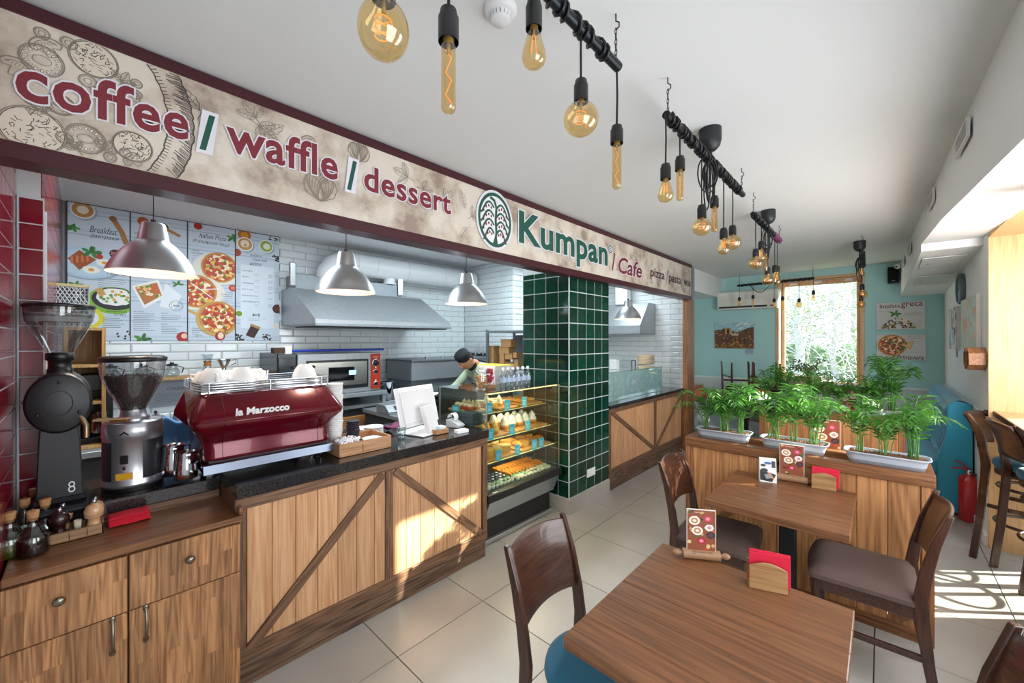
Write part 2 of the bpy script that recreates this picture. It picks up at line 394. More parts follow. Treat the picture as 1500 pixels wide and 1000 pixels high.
# ------------------------------------------------------------------ flat print: shapes on a panel (lettering, pictures)
def text_geo(s, bold=0.0, shear=0.0, res=3, space=1.0):
    cu = bpy.data.curves.new('t', 'FONT'); cu.body = s; cu.offset = bold; cu.shear = shear; cu.resolution_u = res; cu.space_character = space
    ob = bpy.data.objects.new('t', cu); COL.objects.link(ob)
    bpy.context.view_layer.update()
    dg = bpy.context.evaluated_depsgraph_get()
    me = bpy.data.meshes.new_from_object(ob.evaluated_get(dg))
    vs = [tuple(v.co) for v in me.vertices]; fs = [tuple(p.vertices) for p in me.polygons]
    bpy.data.objects.remove(ob); bpy.data.curves.remove(cu); bpy.data.meshes.remove(me)
    return vs, fs
class Print:
    def __init__(s, org, U, V, N, step=6e-6):
        s.o = Vector(org); s.U = Vector(U); s.V = Vector(V); s.N = Vector(N); s.h = 4e-4; s.step = step
        s.v = []; s.f = []; s.mi = []; s.m = []; s.idx = {}
        s.clip = None
    def _c(s, c):
        if c not in s.idx: s.idx[c] = len(s.m); s.m.append(mat(c, 0.55, name='print_ink'))
        return s.idx[c]
    def _isl(s, pts, fs):   # letters that touch lie in two thin layers
        par = list(range(len(pts)))
        def fd(a):
            while par[a] != a: par[a] = par[par[a]]; a = par[a]
            return a
        for f in fs:
            for i in f[1:]: par[fd(i)] = fd(f[0])
        rk = {}
        for i in range(len(pts)):
            r = fd(i); rk[r] = min(rk.get(r, 1e9), pts[i][0])
        od = {r: n for n, r in enumerate(sorted(rk, key=lambda r: rk[r]))}
        return [od[fd(i)] % 3 * 5e-5 for i in range(len(pts))]
    def _put(s, pts, fs, c, isl=False):
        k = s._c(c); o = len(s.v); s.h += s.step
        hh = s._isl(pts, fs) if isl else None
        for q_, (u, v) in enumerate(pts):
            if s.clip:
                u = min(max(u, s.clip[0]), s.clip[1]); v = min(max(v, s.clip[2]), s.clip[3])
            s.v.append(tuple(s.o + s.U * u + s.V * v + s.N * (s.h + (hh[q_] if hh else 0))))
        for f in fs: s.f.append(tuple(i + o for i in f)); s.mi.append(k)
    def poly(s, pts, c): s._put(pts, [tuple(range(len(pts)))], c)
    def rect(s, u0, u1, v0, v1, c): s.poly([(u0, v0), (u1, v0), (u1, v1), (u0, v1)], c)
    def disc(s, u, v, r, c, ry=None, rot=0.0, n=20, jag=0.0):
        ry = ry or r; pts = []
        for k in range(n):
            a = 2*pi*k/n; q = 1 + (random.uniform(-jag, jag) if jag else 0)
            x, y = r*q*cos(a), ry*q*sin(a); pts.append((u + x*cos(rot) - y*sin(rot), v + x*sin(rot) + y*cos(rot)))
        s.poly(pts, c)
    def line(s, pts, w, c, closed=False):
        if closed: pts = list(pts) + [pts[0]]
        P = [Vector(p) for p in pts]; L = []; R = []
        for i in range(len(P)):
            t = P[min(i+1, len(P)-1)] - P[max(i-1, 0)]
            if closed and i in (0, len(P)-1): t = P[1] - P[-2]
            if t.length < 1e-9: t = Vector((1, 0))
            t.normalize(); nn = Vector((-t.y, t.x)) * w / 2; L.append(P[i] + nn); R.append(P[i] - nn)
        k = len(P); s._put([tuple(p) for p in L] + [tuple(p) for p in R], [(i, i+k, i+1+k, i+1) for i in range(k-1)], c)
    def ring(s, u, v, r, w, c, ry=None, rot=0.0, n=24, jag=0.0, a0=0.0, a1=2*pi):
        ry = ry or r; full = abs(a1-a0-2*pi) < 1e-6; pts = []
        for k in range(n if full else n+1):
            a = a0 + (a1-a0)*k/n; q = 1 + (random.uniform(-jag, jag) if jag else 0)
            x, y = r*q*cos(a), ry*q*sin(a); pts.append((u + x*cos(rot) - y*sin(rot), v + x*sin(rot) + y*cos(rot)))
        s.line(pts, w, c, full)
    def text(s, body, u0, v0, c, u1=None, v1=None, size=None, bold=0.0, shear=0.0, tilt=0.0, res=3, align='L', halo=None, hb=0.0, space=1.0):
        """fitted to u0..u1 and v0..v1 (box of the letters), or at a given size"""
        vs, fs = text_geo(body, bold, shear, res, space)
        if not vs: return
        x0 = min(p[0] for p in vs); x1 = max(p[0] for p in vs); y0 = min(p[1] for p in vs); y1 = max(p[1] for p in vs)
        if size:
            sx = sy = size
            w = (x1-x0)*sx; uu = u0 if align == 'L' else (u0 - w if align == 'R' else u0 - w/2); vv0 = v0; base = 0
            fx = lambda p: (uu + (p[0]-x0)*sx, vv0 + p[1]*sy)
        else:
            sx = (u1-u0)/(x1-x0); sy = (v1-v0)/(y1-y0)
            fx = lambda p: (u0 + (p[0]-x0)*sx, v0 + (p[1]-y0)*sy + tilt*(p[0]-x0)*sx)
        if halo:
            hv, hf = text_geo(body, bold + hb, shear, res, space)
            s._put([fx(p) for p in hv], hf, halo, True)
            s.h += 2e-4
        s._put([fx(p) for p in vs], fs, c, bold > .015)
    def obj(s, name, parent=None):
        me = bpy.data.meshes.new(name); me.from_pydata(s.v, [], s.f)
        for m in s.m: me.materials.append(m)
        me.polygons.foreach_set('material_index', s.mi); me.update()
        o = bpy.data.objects.new(name, me); COL.objects.link(o)
        if parent: o.parent = parent
        return o

# ================================================================== ROOM SHELL
WHITE = mat('#f0f1f1', 0.7, noise=0.015, nscale=1.2, name='white_plaster')
CEIL = mat('#dfe1e3', 0.75, noise=0.02, nscale=0.7, name='ceiling_paint')
TEAL = mat('#b2dedd', 0.65, noise=0.03, nscale=1.0, name='teal_wall_paint')
FLOORT = mat('#b5b0a8', 0.3, noise=0.07, nscale=2.2, rand=0.04, name='beige_porcelain')
GROUT = mat('#6f6d6a', 0.8, name='dark_grout')
GROUTW = mat('#c9cfd2', 0.7, name='pale_grout')
GROUTG = mat('#8f979a', 0.7, name='grey_grout')
SUBW = mat('#dfe6e8', 0.13, rand=0.025, name='glazed_white_tile')
REDT = mat('#7a1426', 0.12, rand=0.08, noise=0.15, nscale=14, name='glazed_dark_red_tile')
GREENT = mat('#0c3a2a', 0.1, rand=0.35, noise=0.3, nscale=10, name='glazed_dark_green_tile')
MAROON = mat('#43151f', 0.35, name='maroon_lacquer')
FARY, CEILZ, RWX = 7.9, 2.75, 0.62

fl = struct('floor', MB().box(-5.2, 1.4, -0.3, 8.0, -0.12, -0.009), GROUT)
lay_tiles(fl, (-5.2, -0.3, -0.009), (1, 0, 0), (0, 1, 0), (0, 0, 1), 6.5, 8.2, 0.6, 0.6, 0.006, 0.009, FLOORT, name='floor_tile', bevel=0.002,
          u_off=(-1.829+5.2) % 0.6, v_off=(1.096+0.3) % 0.6)
struct('ceiling', MB().box(-2.17, 1.4, -0.3, 8.0, CEILZ, CEILZ+0.1), CEIL)
struct('ceiling_kitchen', MB().box(-5.1, -2.17, -0.3, 8.0, 2.8, 2.9), CEIL)
# wall behind the counter on the left, red tiles
wl_ = struct('wall_left', MB().box(-2.70, 1.2, -0.42, -0.205, 0, 2.8).box(-5.1, -2.70, -0.42, -0.135, 0, 2.8), GROUTW)
lay_tiles(wl_, (-2.70, -0.205, 0.0), (1, 0, 0), (0, 0, 1), (0, -1*-1, 0), 0.75, 2.74, 0.11, 0.11, 0.006, 0.003, REDT, v_off=0.03, u_off=0.0, skip=lambda u, v: v < 0.8)
lay_tiles(wl_, (-2.70, -0.135, 0.0), (-1, 0, 0), (0, 0, 1), (0, 1, 0), 2.3, 2.78, 0.11, 0.11, 0.006, 0.003, REDT, v_off=0.03, skip=lambda u, v: v < 0.8)
struct('trim_1', MB().box(-2.72, -2.695, -0.14, -0.118, 0.9, 2.2), mat('#cfd8dc', 0.4, name='pale_edge_strip'), wl_)
rp = MB().box(-2.699, -2.69, -0.2, -0.13, 0.9, 2.25)
for k in range(12):
    z0 = 0.93 + k*0.11
    boxpart('tile', REDT, wl_, -2.692, -2.684, -0.193, -0.128, z0, z0+0.104, 0.002)
boxpart('tile_backing', GROUTW, wl_, -2.70, -2.69, -0.2, -0.125, 0.88, 2.255, 0.0)
# kitchen back wall with subway tiles
wb = struct('wall_back', MB().box(-5.15, -5.0, -0.3, 4.3, 0, 2.8), GROUTG)
lay_tiles(wb, (-5.0, -0.13, 0.83), (0, 1, 0), (0, 0, 1), (1, 0, 0), 4.35, 1.97, 0.272, 0.082, 0.004, 0.009, SUBW, name='tile', stagger=0.5, bevel=0.010, rim=0.005, v_off=0.03,
          skip=lambda u, v: u < 1.60 and v > 0.83)
ws = struct('wall_side', MB().box(-5.15, -3.90, 4.22, 6.4, 0, 2.8), GROUTG)
lay_tiles(ws, (-3.90, 4.22, 0.83), (-1, 0, 0), (0, 0, 1), (0, -1, 0), 1.1, 1.97, 0.272, 0.082, 0.004, 0.009, SUBW, stagger=0.5, bevel=0.010, rim=0.005, v_off=0.03)
lay_tiles(ws, (-3.90, 4.22, 0.83), (0, 1, 0), (0, 0, 1), (1, 0, 0), 2.08, 1.97, 0.272, 0.082, 0.004, 0.009, SUBW, stagger=0.5, bevel=0.010, rim=0.005, v_off=0.03, skip=lambda u, v: u > 0.9)
we = struct('wall_end', MB().box(-3.90, -2.13, 6.30, 6.45, 0, 2.8), GROUTG)
lay_tiles(we, (-2.17, 6.30, 0.83), (-1, 0, 0), (0, 0, 1), (0, -1, 0), 1.73, 1.97, 0.272, 0.084, 0.004, 0.009, SUBW, stagger=0.5, bevel=0.008, rim=0.004, v_off=0.03)
# dining room far wall with window opening
WX0, WX1, WZ0, WZ1 = ay(1140, 412, FARY).x, ay(1262, 405, FARY).x, 0.90, 2.60
wf = MB()
wf.box(-3.2, WX0, FARY, FARY+0.28, 0, CEILZ+.05); wf.box(WX1, 1.4, FARY, FARY+0.28, 0, CEILZ+.05)
wf.box(WX0, WX1, FARY, FARY+0.28, 0, WZ0); wf.box(WX0, WX1, FARY, FARY+0.28, WZ1, CEILZ+.05)
wfar = struct('wall_far', wf, TEAL)
DIAM = mat('#c3c6ca', 0.35, rand=0.09, noise=0.05, nscale=6, name='grey_wainscot_tile')
boxpart('wainscot_bed', mat('#d3d5d7', 0.6, name='light_grout'), wfar, -3.1, RWX, FARY-0.012, FARY-0.001, 0.02, 0.935, 0)
lay_tiles(wfar, (-2.95, FARY-0.012, 0.0), (1, 0, 0), (0, 0, 1), (0, -1, 0), 3.57, 0.93, 0.21, 0.21, 0.004, 0.006, DIAM, angle=pi/4, v_off=0.05, bevel=0.002,
          skip=lambda u, v: v > 0.79 or v < 0.1 or u > 3.45)
boxpart('rail', WHITE, wfar, -3.0, RWX, FARY-0.03, FARY-0.001, 0.935, 0.965, 0.004)
# bulkhead over the end of the kitchen, left of the air conditioner
struct('ceiling_bulkhead', MB().box(-3.2, ay(1057, 437, FARY).x, 6.32, FARY, 2.40, CEILZ), WHITE)
struct('wall_left_far', MB().box(-3.3, -3.15, 6.45, FARY+.2, 0, CEILZ), TEAL)
# right wall: white wall, window bay lined with wood
wr = MB()
wr.box(RWX, RWX+0.35, 4.85, FARY+0.2, 0, CEILZ); wr.box(RWX, RWX+0.45, -0.42, 3.05, 0, CEILZ); wr.box(RWX, RWX+0.45, 3.05, 4.85, 2.46, CEILZ)
wr.box(RWX+0.36, RWX+0.45, 3.05, 4.02, 0, 2.46)  # unseen pier, added to limit the sun through the bay
wrt = struct('wall_right', wr, WHITE)
OAKL = wood('#e3b483', '#cf9a63', 'Z', 0.8, 0.4, 0.03, 0.5, name='light_oak_veneer')
struct('trim_2', MB().box(RWX-0.006, RWX+0.42, 4.835, 4.86, 0.0, 2.46).box(RWX-0.006, RWX+0.42, 3.05, 4.86, 2.44, 2.465), OAKL)
struct('baseboard_right', MB().box(RWX-0.02, RWX-0.001, 4.87, FARY, 0, 0.08).box(RWX-0.012, RWX-0.001, 4.87, FARY, 1.0, 1.03), WHITE)
w1 = struct('window_1', MB().box(1.0, 1.05, 4.02, 4.08, 0.0, 2.44).box(1.0, 1.05, 4.78, 4.84, 0.0, 2.44).box(1.0, 1.05, 4.02, 4.84, 2.39, 2.44)
       .box(1.0, 1.05, 4.02, 4.84, 0.0, 0.05).box(1.0, 1.05, 4.02, 4.84, 0.98, 1.06), mat('#d9d4cc', 0.5, name='window_frame_paint'))
boxpart('pane', thin('#f4fbfa', 0.0, name='window_glass'), w1, 1.02, 1.026, 4.08, 4.78, 0.05, 2.39, 0)
# sloping ceiling duct along the right wall
sf = MB(); 
LY = [(-0.2, 0.40, 2.16), (2.0, 0.333, 2.275), (3.8, 0.285, 2.42), (5.10, 0.2586, 2.49)]
LY2 = [(5.10, 0.2586, 2.425), (FARY, 0.197, 2.255)]
def duct(L):
    for (y0, x0, z0), (y1, x1, z1) in zip(L[:-1], L[1:]):
        sf.quad((x0, y0, z0), (x0, y0, CEILZ), (x1, y1, CEILZ), (x1, y1, z1))
        sf.quad((x0, y0, z0), (x1, y1, z1), (RWX+.0, y1, z1), (RWX+.0, y0, z0))
duct(LY); duct(LY2)
sf.quad((0.2586, 5.1, 2.425), (0.2586, 5.1, 2.49), (RWX, 5.1, 2.49), (RWX, 5.1, 2.425))
duct_o = struct('ceiling_duct', sf, WHITE)
sm_ = duct_o.modifiers.new('thick', 'SOLIDIFY'); sm_.thickness = 0.01
def duct_x(y): return 0.333 - 0.0230*(y-2)
# vents on the side of the duct
VENT = mat('#e4e5e6', 0.5, name='vent_white'); DARK = mat('#2c2e30', 0.6, name='dark_grey_and_slot_shade')  # dark grey of several parts; in the vents it paints slot shade
for i, (q, lab) in enumerate([(((1409,178),(1427,224)), 'large slotted air vent on the duct side, nearest'), (((1364,276),(1374,308)), 'slotted air vent on the duct side, second from the front'),
        (((1332,353),(1338,376)), 'small air vent on the duct side above the stepped part'), (((1323,374),(1328,393)), 'farthest tiny air vent on the duct side')]):
    (ax0, ay0), (ax1, ay1) = q
    r0 = _ray(ax0, (ay0+ay1)/2); r1 = _ray(ax1, (ay0+ay1)/2)
    def yon(r): # meet the slanted duct side
        k = r.x / r.y; return (0.333 + 0.046) / (k + 0.0230)
    y0, y1 = sorted((yon(r0), yon(r1)))
    yc = (y0+y1)/2; rc = _ray((ax0+ax1)/2, (ay0+ay1)/2); zc = CAM_H + rc.z * yc / rc.y; hh = (ay1-ay0)*0.62/F_PX*(yc/rc.y)/2
    hw = min((y1-y0)/2, 0.16)
    t = thing('air_vent', lab, 'vent', (duct_x(yc)-0.012, yc, zc), 0.023)
    MB().box(-0.012, 0, -hw, hw, -hh, -hh+0.012).box(-0.012, 0, -hw, hw, hh-0.012, hh).box(-0.012, 0, -hw, -hw+0.012, -hh+.012, hh-.012).box(-0.012, 0, hw-0.012, hw, -hh+.012, hh-.012).obj('frame', VENT, t)
    MB().box(-0.003, -0.001, -hw+.01, hw-.01, -hh+.01, hh-.01).obj('backing', DARK, t)
    for k in range(6):
        z = -hh + 0.012 + (k+0.5)*(2*hh-0.024)/6
        MB().box(-0.010, -0.004, -hw+.012, hw-.012, -0.0017, 0.0017).obj('slat', VENT, t, (0, 0, z))
# access hatches under the stepped duct
for j, (y0, y1, lab) in enumerate([(5.35, 5.9, 'ceiling access hatch under the duct, the nearer one'), (6.3, 6.9, 'ceiling access hatch under the duct, the farther one')]):
    z = 2.425 - ((y0+y1)/2-5.1)*0.0607
    h = thing('access_hatch', lab, 'hatch', (0.42, (y0+y1)/2, z-0.012)); h.rotation_euler = (-0.0607, 0, 0)
    MB().box(-0.14, 0.14, -(y1-y0)/2, (y1-y0)/2, -0.004, 0.004, 0.002).obj('panel', mat('#dfe1e1', 0.5, name='hatch_white'), h)
    MB().cyl((-0.09, 0, -0.007), (-0.09, 0, -0.003), 0.008, n=10).obj('lock', DARK, h)

# ================================================================== SIGN above the counter
SX, SY0, SY1, SZ0, SZ1 = -2.05, -0.2, 6.11, 2.222, 2.742
sg = thing('shop_sign', 'long cream cafe sign board with maroon edges above the counter', 'sign', (SX, 0, 0))
fr = MB().box(-0.12, 0, SY0, SY1, SZ1-0.047, SZ1, .002).box(-0.12, 0, SY0, SY1, SZ0, SZ0+0.056, .002).box(-0.12, 0, SY1-0.012, SY1, SZ0+.056, SZ1-.047)
fr.obj('frame', MAROON, sg)
def parchment():
    m, n, l, b = _new('printed_parchment')
    tc = n.new('ShaderNodeTexCoord'); t = n.new('ShaderNodeTexNoise'); t.inputs['Scale'].default_value = 3.2; t.inputs['Detail'].default_value = 8; t.inputs['Roughness'].default_value = 0.62
    l.new(tc.outputs['Object'], t.inputs['Vector']); r = n.new('ShaderNodeValToRGB'); l.new(t.outputs['Fac'], r.inputs[0])
    e = r.color_ramp.elements; e[0].position = 0.36; e[0].color = lin('#9f8b80'); e[1].position = 0.56; e[1].color = lin('#ddd3c7')
    e2 = r.color_ramp.elements.new(0.45); e2.color = lin('#c6b8a9')
    l.new(r.outputs[0], b.inputs['Base Color']); b.inputs['Roughness'].default_value = 0.5
    return m
MB().box(-0.11, -0.006, SY0+.002, SY1-0.014, SZ0+0.056, SZ1-0.047).obj('panel', parchment(), sg)
P = Print((-0.006, 0, 0), (0, 1, 0), (0, 0, 1), (1, 0, 0))
zb, zt = SZ0+0.058, SZ1-0.05
P.clip = (SY0, SY1-0.015, zb, zt)
INK = '#4c463e'; INK2 = '#8a7f72'
def leaf(u, v, L, w, ang, c=INK2, lw=0.0022, veins=4):
    pts = []
    for k in range(9):
        t = k/8; x = t*L; y = w*sin(pi*t)**0.8 * (1 + 0.18*sin(k*3)); pts.append((x, y))
    for k in range(7, 0, -1):
        t = k/8; pts.append((t*L, -w*sin(pi*t)**0.8 * (1 + 0.18*cos(k*3))))
    ca, sa = cos(ang), sin(ang); R = lambda p: (u + p[0]*ca - p[1]*sa, v + p[0]*sa + p[1]*ca)
    P.line([R(p) for p in pts], lw, c, True); P.line([R((0, 0)), R((L*.95, 0))], lw, c)
    for k in range(1, veins+1):
        t = k/(veins+1); P.line([R((t*L*.9, 0)), R((t*L*.9+L*.12, w*.7*sin(pi*t)))], lw*.7, c); P.line([R((t*L*.9, 0)), R((t*L*.9+L*.12, -w*.7*sin(pi*t)))], lw*.7, c)
def sprig(u, v, L, ang, c=INK2):
    leaf(u, v, L, L*.22, ang, c); leaf(u, v, L*.85, L*.2, ang+0.9, c); leaf(u, v, L*.85, L*.2, ang-0.9, c)
    P.line([(u, v), (u - L*.5*cos(ang), v - L*.5*sin(ang))], 0.003, c)
def tomato(u, v, r, c=INK2):
    P.ring(u, v, r, .004, c); P.ring(u, v, r*.9, .002, c)
    for k in range(16):
        a = 2*pi*k/16; P.disc(u+r*.72*cos(a), v+r*.72*sin(a), r*.1, '#e9dfd1', r*.06, a, 8); P.ring(u+r*.72*cos(a), v+r*.72*sin(a), r*.12, .0018, c, r*.07, a, 8)
    P.ring(u, v, r*.42, .002, c, r*.3); P.disc(u, v, r*.3, '#cfc2b3', r*.2, n=10)
def onion(u, v, r, c=INK2):
    P.ring(u, v, r, .003, c); P.ring(u, v, r*.8, .0015, c); P.ring(u, v, r*.45, .0022, c)
def salami(u, v, r):
    P.disc(u, v, r, '#d9cdbd'); P.ring(u, v, r, .004, INK2, jag=.01); P.ring(u, v, r*.94, .0025, INK)
    for k in range(60):
        a = random.uniform(0, 2*pi); q = r*.84*sqrt(random.random()); b = random.uniform(0, pi)
        x, y = u+q*cos(a), v+q*sin(a); P.line([(x-.006*cos(b), y-.006*sin(b)), (x+.006*cos(b), y+.006*sin(b))], .0022, INK)
def mushroom(u, v, r, ang=0.0, c=INK2):
    ca, sa = cos(ang), sin(ang); R = lambda x, y: (u + (x*ca - y*sa)*r, v + (x*sa + y*ca)*r)
    P.line([R(cos(a)*1.0, sin(a)*.75) for a in [pi*k/10 for k in range(11)]], .004, c)
    P.line([R(-1, 0), R(-.75, -.25), R(-.35, -.1), R(-.3, -.8), R(.3, -.8), R(.35, -.1), R(.75, -.25), R(1, 0)], .003, c)
    P.line([R(cos(a)*.7, .05+sin(a)*.45) for a in [pi*k/8 for k in range(9)]], .002, c)
    for k in range(7): P.line([R(-.6+k*.2, .1), R(-.5+k*.17, .35)], .0016, c)
def garlic(u, v, r, c=INK2):
    for k in range(7):
        a = -1.2 + k*.4; P.ring(u + r*.35*sin(a), v - r*.1, r*.35, .003, c, r*.8, -a*.4, 14)
    P.ring(u, v, r, .0035, c, r*.82, jag=.05); P.line([(u, v+r*.7), (u-r*.15, v+r*1.2)], .006, c)
# the big pizza ring at the left, drawn around letters
def arc_line(u, v, r, a0, a1, w, c, ry=None, jag=0.0):
    P.line([(u + r*(1+random.uniform(-jag, jag))*cos(a0+(a1-a0)*k/40), v + (ry or r)*(1+random.uniform(-jag, jag))*sin(a0+(a1-a0)*k/40)) for k in range(41)], w, c)
PU, PV = -0.20, 2.487
def keep(r, ry, a):
    z = PV + ry*sin(a); return zb < z < zt
for (r, ry, w) in ((0.42, 0.40, .0045), (0.50, 0.47, .005)):
    for side in (1,):
        a1 = math.asin(min(1, (zt-PV)/ry)); a0 = -math.asin(min(1, (PV-zb)/ry))
        arc_line(PU, PV, r, a0, a1, w, INK, ry, .006)
        for k in range(70):
            a = a0 + (a1-a0)*k/70; j = random.uniform(.02, .05)
            if w > .0046 : P.line([(PU+r*cos(a), PV+ry*sin(a)), (PU+(r-j)*cos(a+.03), PV+(ry-j)*sin(a+.03))], .003, INK)
            elif k % 2: P.line([(PU+r*cos(a), PV+ry*sin(a)), (PU+(r+.018)*cos(a), PV+(ry+.018)*sin(a))], .003, INK)
for u, v, r in ((-.12, 2.33, .075), (0.02, 2.635, .062), (0.12, 2.36, .055)): salami(u, v, r)
for u, v, r in ((-.10, 2.57, .05), (0.00, 2.345, .05), (-0.06, 2.44, .035)): tomato(u, v, r)
for u, v, r in ((0.005, 2.55, .022), (-.12, 2.43, .02), (-.05, 2.33, .02), (.10, 2.33, .016), (.13, 2.60, .016), (-.04, 2.66, .02), (-.1, 2.66, .018), (.06, 2.30, .017), (.13, 2.56, .016)): onion(u, v, r)
mushroom(-.09, 2.62, .04, .5); mushroom(-.15, 2.52, .04, -.3); mushroom(.11, 2.55, .032, -.6); mushroom(.12, 2.31, .03, 1.0)
for u, v, L, a in ((-.09, 2.40, .055, 2.4), (0.04, 2.32, .05, 1.0), (0.09, 2.585, .05, 1.2), (-.02, 2.30, .04, 2.2)): sprig(u, v, L, a)
leaf(.32, 2.58, .09, .02, 2.3, INK); leaf(.325, 2.575, .11, .025, -1.25, INK); sprig(.52, 2.63, .09, 2.2); sprig(.53, 2.60, .09, -.5)
leaf(.55, 2.57, .11, .02, .7); leaf(.56, 2.53, .12, .025, -1.0)
garlic(1.0, 2.645, .06); garlic(.80, 2.40, .08); mushroom(.74, 2.60, .04, .7)
sprig(1.30, 2.60, .10, 2.9); sprig(1.40, 2.56, .08, .1); mushroom(1.60, 2.57, .05, 2.2); leaf(1.74, 2.52, .12, .025, 1.9); leaf(1.76, 2.40, .10, .025, -2.2); sprig(1.80, 2.48, .09, .6)
for k in range(8): leaf(2.9+random.uniform(-.6, .6), random.choice((2.36, 2.33, 2.60)), .08, .02, random.uniform(0, 6), '#a99c8d')
for k in range(9): sprig(3.6+k*.27, random.choice((2.33, 2.38, 2.55, 2.60)), .07, random.uniform(0, 6), '#a3978a')
mushroom(4.5, 2.60, .05, .4, '#a3978a'); garlic(3.2, 2.62, .05, '#a3978a'); garlic(4.9, 2.36, .06, '#a3978a'); P.ring(5.85, 2.48, .17, .004, INK2); P.ring(5.85, 2.48, .2, .004, INK2)
salami(5.80, 2.36, .05); tomato(5.88, 2.55, .06); onion(5.72, 2.5, .03); mushroom(5.3, 2.62, .05, 1, '#8a7f72')
P.obj('illustrations', sg)
def NP():
    global P
    if P.f and P is not P_ILL: P.obj('lettering', sg)
    P = Print((0.0005, 0, 0), (0, 1, 0), (0, 0, 1), (1, 0, 0))
P_ILL = P; NP()
RED, GRN, HAL = '#7d2634', '#155447', '#e3e1ea'
P.text('coffee', -0.156, 2.417, RED, 0.284, 2.567, bold=.022, halo=HAL, hb=.028, tilt=.045, space=1.06)
def slash(u0, v0, u1, v1, w, c, halo=True):
    if halo: P.poly([(u0-w*1.1, v0-.014), (u0+w*1.1+.01, v0-.014), (u1+w*1.1, v1+.014), (u1-w*1.1-.01, v1+.014)], HAL)
    P.poly([(u0-w/2, v0), (u0+w/2, v0), (u1+w/2, v1), (u1-w/2, v1)], c)
NP(); slash(.328, 2.42, .360, 2.573, .021, GRN); 
NP(); P.text('waffle', .408, 2.443, RED, .885, 2.600, bold=.022, halo=HAL, hb=.028, tilt=.02, space=1.06)
NP(); slash(.943, 2.425, .975, 2.585, .022, GRN)
NP(); P.text('dessert', 1.025, 2.447, RED, 1.618, 2.588, bold=.022, halo=HAL, hb=.028, space=1.06)
# round emblem: tree with fronds and berries
NP(); eu, ev, er, eh = 2.022, 2.503, .168, .196
P.disc(eu, ev, er+.018, HAL, eh+.018, n=40); P.disc(eu, ev, er, GRN, eh, n=40); P.disc(eu, ev, er-.022, '#e9e7ec', eh-.024, n=40)
P.line([(eu-.005, ev-eh+.02), (eu+.012, ev-.09), (eu+.004, ev), (eu+.012, ev+.09), (eu-.01, ev+.14), (eu-.05, ev+.155)], .022, GRN)
P.poly([(eu-.03, ev-eh+.012), (eu+.03, ev-eh+.012), (eu+.012, ev-.1), (eu+.004, ev-.1)], GRN)
for sgn in (-1, 1):
    for k in range(4):
        v0 = ev + .085 - k*.062; R0 = er*.78*(1 if k < 3 else .8)
        pts = [(eu + sgn*(.012 + R0*t), v0 + .045*sin(pi*min(1, t*1.15))*1.0 - .055*t*t) for t in [q/8 for q in range(9)]]
        P.line(pts, .015, GRN)
        for q in range(1, 5):
            t = q/5; P.disc(eu + sgn*(.015 + R0*t*.95), v0 + .045*sin(pi*t) - .055*t*t - .027, .008, RED, .011, n=8)
NP(); P.text('Kumpan', 2.278, 2.312, GRN, 3.634, 2.640, bold=.03, halo=HAL, hb=.025, space=1.05)
NP(); P.disc(3.685, 2.573, .05, HAL); P.ring(3.685, 2.573, .036, .011, GRN); P.text('R', 3.668, 2.555, GRN, 3.704, 2.592, bold=.02)
NP(); slash(3.735, 2.36, 3.785, 2.545, .018, RED, False)
NP(); P.text('Cafe', 3.856, 2.350, RED, 4.422, 2.53, bold=.02, shear=.2, halo=HAL, hb=.03)
NP(); P.text('pizza', 4.665, 2.375, '#4a2430', 5.09, 2.515, bold=.008)
NP(); P.line([(5.14, 2.37), (5.20, 2.54)], .02, '#8fa0b8')
NP(); P.text('pasta', 5.235, 2.372, '#4a2430', 5.66, 2.505, bold=.008)
NP(); P.line([(5.69, 2.37), (5.73, 2.53)], .02, '#8fa0b8')
NP(); P.text('wok', 5.77, 2.41, '#4a2430', 6.06, 2.525, bold=.008)
NP()

# ================================================================== green tiled column
COLX0, COLX1, COLY0, COLY1 = -2.73, -2.14, 3.08, 3.83
cl = struct('column', MB().box(COLX0+.01, COLX1-.008, COLY0+.008, COLY1, 0, 2.74), GROUTW)
TS = 0.15
lay_tiles(cl, (COLX1-.008, COLY0+.008, 0.0), (0, 1, 0), (0, 0, 1), (1, 0, 0), COLY1-COLY0-.008, 2.3, TS, TS, .009, .0025, GREENT, v_off=.145, skip=lambda u, v: v < .14, bevel=.004)
lay_tiles(cl, (COLX0+.01, COLY0+.008, 0.0), (1, 0, 0), (0, 0, 1), (0, -1, 0), COLX1-COLX0-.018, 2.3, TS, TS, .008, .0025, GREENT, v_off=.145, skip=lambda u, v: v < .14, bevel=.004)
boxpart('skirting', FLOORT, cl, COLX0, COLX1+.008, COLY0-.006, COLY1, 0, .142, .002)
boxpart('corner_trim', mat('#c6d2d6', .3, name='tile_edge_trim'), cl, COLX1-.007, COLX1+.001, COLY0-.001, COLY0+.009, .142, 2.6, 0)
pk = ax(865, 691, COLX1)
so = thing('wall_socket', 'white double power socket low on the green tiled column', 'socket', (COLX1+.001, pk.y, pk.z))
MB().box(0, .012, -.075, .075, -.04, .04, .004).obj('plate', mat('#eceeee', .35, name='white_plastic'), so)
for s_ in (-.036, .036):
    MB().lathe([(.026, 0), (.026, .004), (.022, .005), (.020, 0)], (.012, s_, 0), 16, 'X').obj('outlet', mat('#eceeee', .35), so)
# wooden post at the end of the kitchen opening
DKW = wood('#8a664b', '#4f3524', 'Z', 1.2, .45, .1, .8, name='stained_oak')
DKWY = wood('#8a664b', '#4f3524', 'Y', 1.2, .45, .1, .8, name='stained_oak')
DKWX = wood('#8a664b', '#4f3524', 'X', 1.2, .45, .1, .8, name='stained_oak')
MIDZ = wood('#a9744a', '#6e4226', 'Z', 1.2, .45, .08, .8, name='brown_oak')
struct('trim_3', MB().box(-2.16, -2.09, 6.03, 6.30, 0, 2.24, .004), MIDZ)

